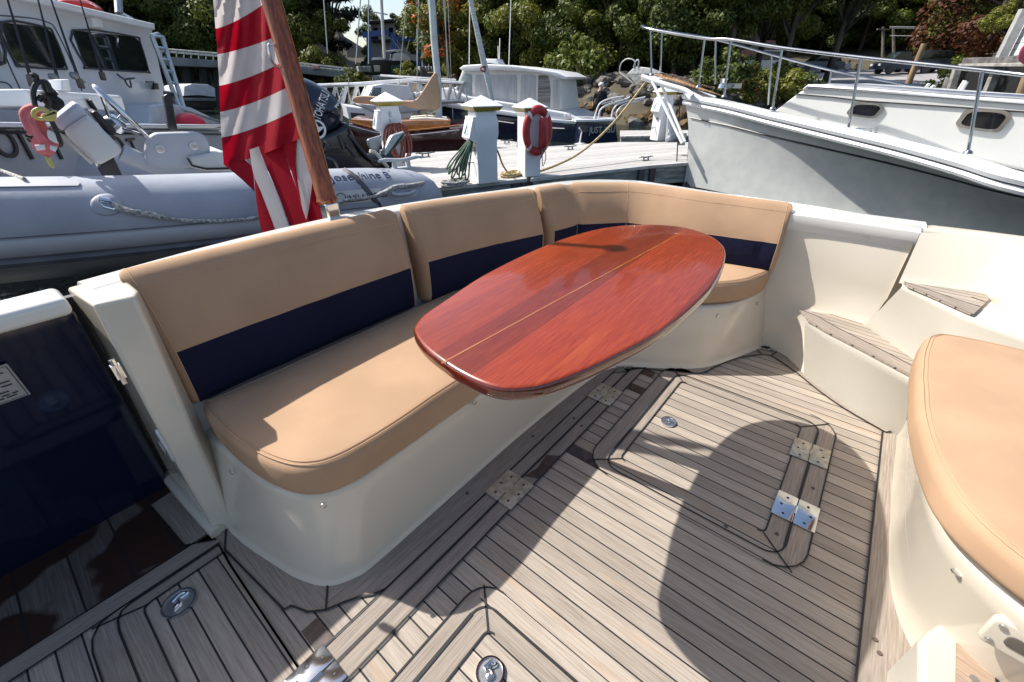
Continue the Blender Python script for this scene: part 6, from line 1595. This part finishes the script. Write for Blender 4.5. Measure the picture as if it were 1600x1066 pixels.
# parking area vehicles, poles, people
def car(px, py, r, col, label, van=False, rz=None, sc=1.0):
    p = PR(px, py, r); g0 = hill(px, r) + .12; p = Vector((p.x, p.y, g0 if abs(p.z - g0) < 2.5 else p.z))
    c_ = thing('parked_car' if not van else 'parked_truck', label, 'car' if not van else 'truck', tuple(p))
    a = rz if rz is not None else math.atan2(p.y, p.x) + math.pi / 2 + .5
    u = Vector((math.cos(a), math.sin(a), 0)); v = Vector((-u.y, u.x, 0))
    Pq = lambda x, y, z: p + (u * x + v * y) * sc + Vector((0, 0, z * sc))
    cm = mat('car_paint_%s' % '_'.join(str(int(k * 100)) for k in col), col, .25, coat=.6, var=.01)
    pr1 = [(-2.2, .35), (-2.25, .7), (-2.1, .95), (-1.4, 1.0), (1.0, 1.0), (1.9, .92), (2.2, .75), (2.25, .35)]
    g = G(); g.loft([[Pq(x, -.85, z) for x, z in pr1], [Pq(x, -.9, z * .97 + .01) for x, z in pr1], [Pq(x, .9, z * .97 + .01) for x, z in pr1], [Pq(x, .85, z) for x, z in pr1]]); bd_ = g.build('body', cm, c_, smooth=40, bevel=.05)
    top = [(-1.9, .98), (-1.5, 1.5), (.2, 1.55), (.95, 1.0)] if not van else [(-.1, .98), (.1, 1.6), (1.0, 1.6), (1.5, 1.0)]
    g = G(); g.loft([[Pq(x, -.75, z) for x, z in top], [Pq(x, .75, z) for x, z in top]]); g.build('greenhouse', wglass, c_, smooth=0, bevel=.04)
    g = G(); g.loft([[Pq(x, y, z) for x, y, z in ((top[1][0], -.66, 1.52), (top[2][0], -.66, 1.56), (top[2][0], .66, 1.56), (top[1][0], .66, 1.52))], [Pq(x, y, z) for x, y, z in ((top[1][0], -.66, 1.60), (top[2][0], -.66, 1.63), (top[2][0], .66, 1.63), (top[1][0], .66, 1.60))]]); g.build('roof', cm, c_, smooth=0)
    for sx in (-1.35, 1.4):
        for sy in (-.85, .85):
            g = G(); g.lathe([(0, -.1), (.33, -.1), (.33, .1), (0, .1)], Pq(sx, sy, .33), ax=tuple(v), n=14); g.build('wheel', rubber, c_)
    for sy in (-.6, .6):
        g = G(); g.box(Pq(2.2, sy, .7), (.1, .35, .15), rz=a); g.build('headlight', whs, c_)
    return c_
def carz(px, py, r, col, label, **k): return car(px, py, r, col, label, **k)
carz(1178, 126, 44, (.75, .77, .80), 'white car facing the water behind the bow rail, beside the red one')
carz(1163, 126, 48, (.30, .01, .015), 'dark red car half hidden by bushes left of the white car')
carz(1434, 116, 66, (.78, .78, .78), 'white car at the far end of the parking area beside the wooden pile')
carz(1457, 114, 66, (.70, .72, .74), 'second white car, right of the wooden pile in the parking area')
carz(1400, 132, 56, (.02, .03, .06), 'dark blue pickup truck parked right of the pale asphalt', van=True)
carz(1430, 129, 58, (.03, .035, .045), 'black car beside the dark blue pickup truck')
carz(1272, 118, 60, (.12, .13, .14), 'dark grey car in the shade under the trees')
carz(985, 118, 40, (.55, .62, .70), 'pale blue pickup truck on the bank above the anchor', van=True)
carz(1385, 92, 84, (.10, .10, .11), 'dark car on the road behind the utility poles')
def pole(px0, py0, px1, py1, r, rad, m, label, name='utility_pole', cross=False):
    t_ = thing(name, label, 'pole', tuple(PR(px1, py1, r)))
    g = G(); g.tube([PR(px1, py1 + 8, r), PR(px0, py0, r)], [rad, rad * .8], 10); g.build('shaft', m, t_)
    if cross: q = PR(px0, py0 + 4, r); g = G(); g.bar(q + Vector((-.7, .5, 0)), q + Vector((.7, -.5, 0)), .1, .12); g.build('crossarm', m, t_)
pw = mat('pole_wood', (.20, .17, .14), .85, var=.2, vs=6, stretch=(1, 1, .1)); pil = mat('pile_wood', (.28, .19, .11), .85, var=.25, vs=8, stretch=(1, 1, .15), bump=.5, bs=30)
pole(1380, 42, 1379, 92, 70, .15, pw, 'weathered utility pole, left one of the pair above the parking area', cross=True)
pole(1396, 42, 1397, 90, 71, .16, pw, 'pale utility pole, right one of the pair above the parking area')
pole(1444, 68, 1414, 136, 19, .085, pil, 'bare wooden mooring pile leaning in front of the parked cars', 'wooden_pile')
pole(1605, 115, 1587, 160, 15, .08, pil, 'wooden mooring pile at the right edge of the picture', 'wooden_pile')
g = G()
for y0, y1 in ((42, 40), (44, 46), (56, 55)): g.tube([PR(1390, y0, 70), PR(1440, y0 + .5, 70), PR(1490, y1, 70)], .04, 4)
solo(g, 'overhead_wires', mat('pale_wire', (.3, .3, .3), .5), 'pale overhead wires running right from the utility poles', 'wires', smooth=0)
def person(px, py, r, shirt, pants, label, h=1.72, cap=None, step=.18, seated=False):
    p = PR(px, py, r); root = thing('person', label, 'person', tuple(p))
    sd_ = Vector((p.y, -p.x, 0)).normalized(); fw_ = Vector((-p.x, -p.y, 0)).normalized()
    s = h / 1.72; J = lambda a, f_, z: p + sd_ * a * s + fw_ * f_ * s + Vector((0, 0, z * s))
    V_ = [J(0, 0, .95), J(0, 0, 1.2), J(0, 0, 1.42), J(0, .01, 1.50), J(0, .02, 1.62), J(.19, 0, 1.40), J(.26, .03, 1.13), J(.25, .10, .90), J(-.19, 0, 1.40), J(-.26, .0, 1.13), J(-.25, .05, .90), J(.10, 0, .90), J(.11, step, .50), J(.11, step * .8, .06), J(.11, step * .8 + .12, .03), J(-.10, 0, .90), J(-.11, -step * .4, .50), J(-.11, -step, .08), J(-.11, -step + .12, .03)]
    E_ = [(0, 1), (1, 2), (2, 3), (3, 4), (2, 5), (5, 6), (6, 7), (2, 8), (8, 9), (9, 10), (0, 11), (11, 12), (12, 13), (13, 14), (0, 15), (15, 16), (16, 17), (17, 18)]
    Rr = [.15, .14, .15, .06, .105, .06, .045, .035, .06, .045, .035, .09, .065, .045, .04, .09, .065, .045, .04]
    o0 = Vector(p); me = bpy.data.meshes.new('body'); me.from_pydata([tuple(v - o0) for v in V_], E_, [])
    o = bpy.data.objects.new('body', me); C.objects.link(o)
    sk = o.modifiers.new('s', 'SKIN'); me.skin_vertices[0].data[0].use_root = True
    for i, r_ in enumerate(Rr): me.skin_vertices[0].data[i].radius = (r_ * s, r_ * s)
    o.modifiers.new('u', 'SUBSURF').levels = 1
    dg = bpy.context.evaluated_depsgraph_get(); dg.update(); m2 = bpy.data.meshes.new_from_object(o.evaluated_get(dg)); bpy.data.objects.remove(o)
    m2.materials.clear()
    for m_ in (mat('skin', (.45, .27, .19), .6), shirt, pants): m2.materials.append(m_)
    for f_ in m2.polygons:
        z = f_.center.z / s; ax_ = abs(f_.center.xy.dot(sd_.xy)) / s
        f_.material_index = 2 if z < .93 and ax_ < .2 else (1 if z < 1.47 and (z > 1.08 or ax_ < .19) else 0); f_.use_smooth = True
    o = bpy.data.objects.new('body', m2); C.objects.link(o); o.parent = root; o['_org'] = tuple(p)
    g = G(); g.ball(J(0, -.01, 1.67), .115 * s, 12, (1, 1, .8)); 
    if cap: g.build('cap', cap, root, smooth=60)
    else: g.build('hair', mat('brown_hair', (.06, .035, .02), .7), root, smooth=60)
    return root
person(1334, 124, 66, mat('salmon_shirt', (.50, .22, .16), .8), mat('dark_shorts', (.03, .03, .04), .8), 'person in a salmon top walking on the asphalt, right of two')
person(1318, 125, 64, mat('white_shirt', (.6, .6, .6), .8), mat('grey_trousers', (.25, .25, .27), .8), 'person in pale clothes walking on the asphalt, left of two')
person(933, 206, 20, mat('black_jacket', (.015, .015, .018), .8), mat('black_trousers', (.012, .012, .015), .8), 'person in dark clothes and a white cap among the shore rocks', cap=whs)

# timber wharf, white house and boathouse at the right edge
bh = thing('boathouse', 'open-sided boathouse with a low grey roof and dark interior at the right edge', 'boathouse', tuple(PR(1560, 150, 20)))
fbh = frr(1490, 21, 1620, 18)
g = G(); g.fpad(fbh, [(1500, 101), (1505, 91), (1520, 90), (1560, 90), (1592, 86), (1640, 78), (1700, 78), (1700, 106), (1600, 103)], 5, .02, off=.5); g.build('roof', mat('grey_shingle', (.14, .13, .13), .9, vs=5, var=.25), bh, smooth=0)
g = G(); g.fpad(fbh, [(1497, 100), (1600, 98), (1700, 96), (1700, 103), (1600, 105), (1498, 104)], .2, .02, off=.6); g.build('eave_board', mat('silvered_board', (.30, .29, .27), .85, var=.2, vs=5), bh, smooth=0)
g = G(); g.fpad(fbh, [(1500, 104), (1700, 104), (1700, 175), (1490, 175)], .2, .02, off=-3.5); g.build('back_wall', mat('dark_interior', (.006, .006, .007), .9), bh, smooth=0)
for x0, y0, x1, y1 in ((1497, 103, 1483, 148), (1560, 104, 1540, 150)):
    g = G(); g.bar(fbh.at(x0, y0, .3), fbh.at(x1, y1, .3), .16, .16); g.build('post', MATS['silvered_board'], bh, smooth=0)
for pts_, lab in ((((1468, 146), (1478, 120), (1484, 122), (1476, 148)), 'leaning grey plank stack left of the boathouse posts'), (((1450, 147), (1464, 128), (1467, 130), (1456, 148)), 'pale sawhorse left of the leaning planks')):
    g = G(); g.fpad(frr(1440, 18, 1500, 18), list(pts_), .25, .01); solo(g, 'timber_stack', MATS['silvered_board'], lab, 'timber')
g = G(); fq = frr(1480, 16.5, 1560, 16)
for a, b in (((1494, 148), (1508, 126)), ((1500, 148), (1511, 128)), ((1494, 143), (1504, 143)), ((1440, 146), (1452, 131)), ((1444, 147), (1460, 134))): g.tube([fq.at(*a), fq.at(*b)], .04, 6)
solo(g, 'trestle', white_p, 'white trestle frame in front of the boathouse opening', 'trestle')
hs = thing('white_house', 'white clapboard house with grey trim at the upper right corner', 'house', tuple(PR(1600, 90, 30)))
fhs = frr(1560, 30, 1660, 27); clap = bpy.data.materials.new('white_clapboard'); clap.use_nodes = True
t_ = clap.node_tree; p_ = t_.nodes['Principled BSDF']; gg = t_.nodes.new('ShaderNodeNewGeometry'); wv_ = t_.nodes.new('ShaderNodeTexWave'); wv_.bands_direction = 'Z'; wv_.wave_profile = 'SAW'; wv_.inputs['Scale'].default_value = 1.4; rp_ = t_.nodes.new('ShaderNodeValToRGB'); rp_.color_ramp.elements[0].position = .05; rp_.color_ramp.elements[0].color = (.30, .31, .33, 1); rp_.color_ramp.elements[1].position = .2; rp_.color_ramp.elements[1].color = (.72, .73, .74, 1)
t_.links.new(gg.outputs['Position'], wv_.inputs['Vector']); t_.links.new(wv_.outputs['Fac'], rp_.inputs['Fac']); t_.links.new(rp_.outputs[0], p_.inputs['Base Color'])
g = G(); g.fpad(fhs, [(1574, 88), (1600, 26), (1640, -60), (1760, -60), (1760, 96), (1574, 94)], 5, .02); g.build('gable_wall', clap, hs, smooth=0)
g = G(); g.bar(fhs.at(1563, 92, .3), fhs.at(1602, 14, .3), .3, .25); g.build('rake_board', mat('grey_trim_paint', (.45, .45, .45), .6), hs, smooth=0)
g = G(); g.lathe([(0, 0), (.22, .04), (.26, .1), (0, .2)], PR(1602, 82, 17.5), ax=(-.6, -.6, .1), n=18); solo(g, 'mooring_buoy', mat('dull_pink', (.55, .10, .15), .5), 'round dull pink buoy on the boathouse roof at the right edge', 'buoy', smooth=60)

# =================================================================== TREES
def leafmat(name, a, b, c, tr=.35):
    m = bpy.data.materials.new(name); m.use_nodes = True; t = m.node_tree; N = t.nodes; L = t.links; p = N['Principled BSDF']; p.inputs['Roughness'].default_value = .55; p.inputs['Specular IOR Level'].default_value = .35
    at = N.new('ShaderNodeAttribute'); at.attribute_name = 'tint'
    oi = N.new('ShaderNodeObjectInfo'); ad = N.new('ShaderNodeMath'); ad.operation = 'MULTIPLY_ADD'; ad.inputs[1].default_value = .35; L.new(oi.outputs['Random'], ad.inputs[0])
    sb_2 = N.new('ShaderNodeMath'); sb_2.operation = 'MULTIPLY_ADD'; sb_2.inputs[1].default_value = .75; sb_2.inputs[2].default_value = -.05; L.new(at.outputs['Fac'], sb_2.inputs[0]); L.new(sb_2.outputs[0], ad.inputs[2])
    r = N.new('ShaderNodeValToRGB'); e = r.color_ramp.elements; e[0].position = .1; e[0].color = (*a, 1); e[1].position = .9; e[1].color = (*c, 1); mm = e.new(.5); mm.color = (*b, 1)
    L.new(ad.outputs[0], r.inputs['Fac']); L.new(r.outputs[0], p.inputs['Base Color'])
    tr_ = N.new('ShaderNodeBsdfTranslucent'); mx = N.new('ShaderNodeMixShader'); mx.inputs[0].default_value = tr; L.new(r.outputs[0], tr_.inputs['Color']); L.new(p.outputs[0], mx.inputs[1]); L.new(tr_.outputs[0], mx.inputs[2]); L.new(mx.outputs[0], N['Material Output'].inputs['Surface'])
    return m
leaf_g = leafmat('oak_leaves', (.028, .046, .009), (.09, .125, .022), (.21, .235, .045))
leaf_y = leafmat('yellowing_leaves', (.055, .070, .012), (.16, .175, .026), (.29, .28, .055))
leaf_p = leafmat('conifer_needles', (.008, .016, .008), (.016, .030, .013), (.035, .050, .020), .15)
leaf_r = leafmat('russet_leaves', (.05, .022, .010), (.13, .045, .020), (.17, .085, .028))
leaf_o = leafmat('orange_leaves', (.28, .03, .010), (.48, .08, .02), (.50, .16, .03))
bark = mat('bark', (.11, .09, .07), .9, var=.3, vs=4, stretch=(1, 1, .2))
def tree_meshes(seed, h, rad, nleaf, leaf, size, shape='round', base=.25):
    rnd = random.Random(seed); tv_ = []; tf = []; g = G()
    # trunk and limbs
    tops = []
    bx, by = rnd.uniform(-.4, .4), rnd.uniform(-.4, .4)
    trunk = [(0, 0, -.6), (bx * .3, by * .3, h * .3), (bx, by, h * .62), (bx * 1.2, by * 1.1, h * .9)]
    g.tube(cr(trunk, 3), [h * .022 * (1 - .8 * i / 9) for i in range(10)], 7)
    ncl = 34 if shape == 'round' else 34
    cls = []
    for i in range(ncl):
        if shape == 'round':
            t = rnd.uniform(base, 1.0); env = math.sin(min(1, (t - base) / (1 - base) * .9 + .12) * math.pi) ** .6
            a = rnd.uniform(0, 6.283); q = rad * env * math.sqrt(rnd.uniform(.15, 1)); cls.append((q * math.cos(a), q * math.sin(a), h * t, rad * rnd.uniform(.20, .40)))
        else:
            t = (i + .5) / ncl; q = rad * (1 - t) * rnd.uniform(.5, 1.0); a = rnd.uniform(0, 6.283); cls.append((q * math.cos(a), q * math.sin(a), h * (base + (1 - base) * t), rad * (.16 + .28 * (1 - t))))
    for (x, y, z, r) in cls[:14]:
        z0 = z * rnd.uniform(.45, .7); g.tube([(bx * z0 / h, by * z0 / h, z0), (x * .5, y * .5, (z + z0) / 2 + .1), (x, y, z)], [h * .009, h * .006, h * .002], 5)
    lv = []; lf = []; tint = []
    for k in range(nleaf):
        x, y, z, r = cls[rnd.randrange(len(cls))]
        d = Vector((rnd.gauss(0, 1), rnd.gauss(0, 1), rnd.gauss(0, 1))).normalized(); rr = r * rnd.uniform(.35, 1) ** .5
        c = Vector((x, y, z)) + Vector((d.x * rr, d.y * rr, d.z * rr * (.72 if shape == 'round' else .35)))
        n_ = (d + Vector((rnd.uniform(-.8, .8), rnd.uniform(-.8, .8), rnd.uniform(-.2, 1)))).normalized(); u = n_.orthogonal().normalized(); v = n_.cross(u); a = rnd.uniform(0, 6.283)
        u, v = u * math.cos(a) + v * math.sin(a), v * math.cos(a) - u * math.sin(a); s = size * rnd.uniform(.55, 1.35); b0_ = len(lv)
        if shape == 'round': P_ = [c - u * s, c - u * s * .2 + v * s * .62, c + u * s, c + u * s * .1 - v * s * .55]
        else: P_ = [c - u * s * 1.4, c + v * s * .28, c + u * s * 1.4, c - v * s * .28]
        lv += [tuple(p) for p in P_]; lf.append((b0_, b0_ + 1, b0_ + 2, b0_ + 3)); tint.append(min(1, max(0, rnd.gauss(.5, .2) + (rnd.random() < .06) * .3)))
    tm_ = bpy.data.meshes.new('trunk'); tm_.from_pydata(g.v, [], g.f); tm_.materials.append(bark); tm_.polygons.foreach_set('use_smooth', [True] * len(tm_.polygons))
    cm_ = bpy.data.meshes.new('crown'); cm_.from_pydata(lv, [], lf); cm_.materials.append(leaf)
    at = cm_.attributes.new('tint', 'FLOAT', 'FACE'); at.data.foreach_set('value', tint)
    return tm_, cm_
def plant_tree(px, r, ms, sc, label, name='broadleaf_tree', cat='tree', group=None, z=None, leaf=None):
    p = ground(px, r) if z is None else PR(px, 130, r).xy.to_3d() + Vector((0, 0, z))
    root = thing(name, label, cat, tuple(p), group); root.rotation_euler = (0, 0, random.uniform(0, 6.28)); root.scale = (sc, sc, sc * random.uniform(.92, 1.12))
    for nm, me in zip(('trunk', 'crown'), ms):
        o = bpy.data.objects.new(nm, me); C.objects.link(o); o.parent = root
    return root
K = 17000
TG = [tree_meshes(11 + i, 9.5, 3.6, K, leaf_g, .125, base=.12) for i in range(3)]
TY = [tree_meshes(21 + i, 9.0, 3.4, K, leaf_y, .125, base=.12) for i in range(2)]
TP = [tree_meshes(31 + i, 15, 3.0, 6500, leaf_p, .24, 'cone', base=.10) for i in range(2)]
TR_ = [tree_meshes(41, 12.0, 5.6, 14000, leaf_r, .17, base=.08)]
TB = [tree_meshes(81 + i, 17, 6.2, 26000, (leaf_g, leaf_y, leaf_g)[i], .19, base=.10) for i in range(3)]
TO = [tree_meshes(51, 7.0, 1.6, 520, leaf_o, .13, base=.3)]
TH = [tree_meshes(71 + i, 10.5, 4.0, K, (leaf_g, leaf_y)[i], .12, base=.42) for i in range(2)]
BU = [tree_meshes(61 + i, 2.3, 1.7, 2200, (leaf_g, leaf_y, leaf_r)[i], .12, base=.05) for i in range(3)]
LG = 'dark green oaks of the wooded bank'; LY = 'yellow-green trees of the wooded bank'; LP = 'dark conifers on the hillside'
def jit(a): return random.uniform(-a, a)
for px in range(-420, 520, 40):         # left bank and hillside
    s = interp(SHORE, px)
    plant_tree(px + jit(14), s + 7 + jit(1.5), random.choice(TG + TY[:1]), random.uniform(.85, 1.1), 'dark green leafy tree on the far bank behind the pier', group=LG)
    plant_tree(px + jit(14) + 20, s + 14 + jit(2), random.choice(TP), random.uniform(.8, 1.05), 'tall dark conifer on the far bank behind the pier', 'conifer', group=LP)
    plant_tree(px + jit(14), s + 22 + jit(3), random.choice(TG), random.uniform(1.05, 1.3), 'dark green leafy tree on the far bank behind the pier', group=LG)
    plant_tree(px + jit(14) + 20, s + 36 + jit(3), random.choice(TP + TG), random.uniform(1.1, 1.3), 'tall dark conifer on the far bank behind the pier', 'conifer', group=LP)
for px in list(range(700, 1180, 34)):        # wood behind the cruiser
    s = interp(SHORE, px)
    if px > 1095:
        plant_tree(px, s + 13, TH[0], random.uniform(.9, 1.05), 'high-crowned oak with bare trunk above the parked red and white cars', group=LG); plant_tree(px + 12, s + 42, random.choice(TB), .8, 'dark oak standing behind the shoreline trees', group=LG); continue
    plant_tree(px + jit(10), s + 6.5 + jit(.8), random.choice(TG + TY + TY[:1]), random.uniform(.55, .72), 'sunlit green tree on the rocky shore behind the navy cruiser', group=LY)
    plant_tree(px + jit(12) + 15, s + 11 + jit(1.5), random.choice(TG), random.uniform(.8, 1.0), 'dark oak standing behind the shoreline trees', group=LG)
    plant_tree(px + jit(12), s + 18 + jit(1.5), random.choice(TG + TP), random.uniform(.9, 1.15), 'dark oak standing behind the shoreline trees', group=LG)
    plant_tree(px + jit(12) + 15, s + 30 + jit(3), random.choice(TG + TP), random.uniform(1.1, 1.3), 'dark oak standing behind the shoreline trees', group=LG)
for px in list(range(1185, 1900, 46)):       # hillside above the parking area
    s = interp(SHORE, px)
    plant_tree(px + jit(12), s + 57 + jit(1.5), random.choice(TB), random.uniform(.65, .8), 'green tree on the slope above the parking area', group=LY)
    plant_tree(px + jit(12) + 20, s + 66 + jit(2), random.choice(TB), random.uniform(.8, .95), 'green tree on the slope above the parking area', group=LY)
    plant_tree(px + jit(12), s + 78 + jit(3), random.choice(TB), random.uniform(.95, 1.15), 'tall dark tree along the top of the right-hand slope', group=LG)
    plant_tree(px + jit(12) + 20, s + 94 + jit(3), random.choice(TB), random.uniform(1.1, 1.35), 'tall dark tree along the top of the right-hand slope', group=LG)
for px in range(590, 700, 36):
    plant_tree(px, 72 + jit(3), random.choice(TG), .62, 'distant tree behind the grey boatyard building', group='distant trees behind the boatyard')
plant_tree(1215, 33, TH[0], .95, 'large oak whose limbs overhang the shore behind the yacht bow rail')
plant_tree(1290, 36, TH[0], 1.0, 'leafy oak shading the parked cars at the left of the asphalt')
plant_tree(1130, 27, TH[1], .95, 'bright green tree right behind the anchor and bow pulpit')
plant_tree(715, 36, TY[1], .85, 'yellow-green tree just right of the grey boatyard building')
plant_tree(688, 33, TO[0], .85, 'slender maple with orange autumn leaves beside the sloop mast', 'maple_tree')
plant_tree(1512, 62, TR_[0], 1.0, 'russet-brown bushy tree on the slope left of the white house', 'russet_tree')
plant_tree(1455, 64, TY[0], .95, 'yellow-brown bushy tree left of the russet one')
plant_tree(1548, 56, TY[1], .7, 'olive bushy tree beside the white house')
for i, (px, r, k, lab) in enumerate(((500, 42, 1, 'yellow-green shrub below the left end of the railing'), (545, 39, 0, 'green shrub beside the railing end post'), (565, 38.5, 1, 'bright yellow-green shrub below the travel lift'), (640, 37, 1, 'small shrub in front of the concrete blocks'), (1215, 25.5, 1, 'orange-yellow shrub below the white car'), (1170, 23.5, 2, 'russet shrub on the shore below the red car'), (1240, 23, 1, 'golden shrub left of the yacht cabin'), (1262, 23, 0, 'dark shrub at the edge of the parking area'), (1385, 88, 1, 'golden shrub row behind the asphalt, left part'), (1420, 88, 1, 'golden shrub row behind the asphalt, right part'), (1480, 30, 0, 'dark shrub beside the boathouse'), (1470, 72, 2, 'russet shrub behind the far white cars'), (1195, 22.5, 1, 'golden shrub overhanging the boulders'), (1130, 22, 0, 'green shrub over the boulders near the bow platform'), (900, 25.5, 0, 'low dark shrub above the boulders left of the rope'), (1525, 34, 2, 'rust-coloured shrub above the boathouse roof'))):
    plant_tree(px, r, BU[k], random.uniform(.8, 1.15) * (.45 if px in (1215, 1240, 1262, 1195, 640, 565, 1170, 1480, 1525) else .7 if px in (545, 1130) else (1.6 if r > 70 else 1)), lab, 'shrub', 'shrub')

for o in S.objects:
    if '_org' in o: del o['_org']
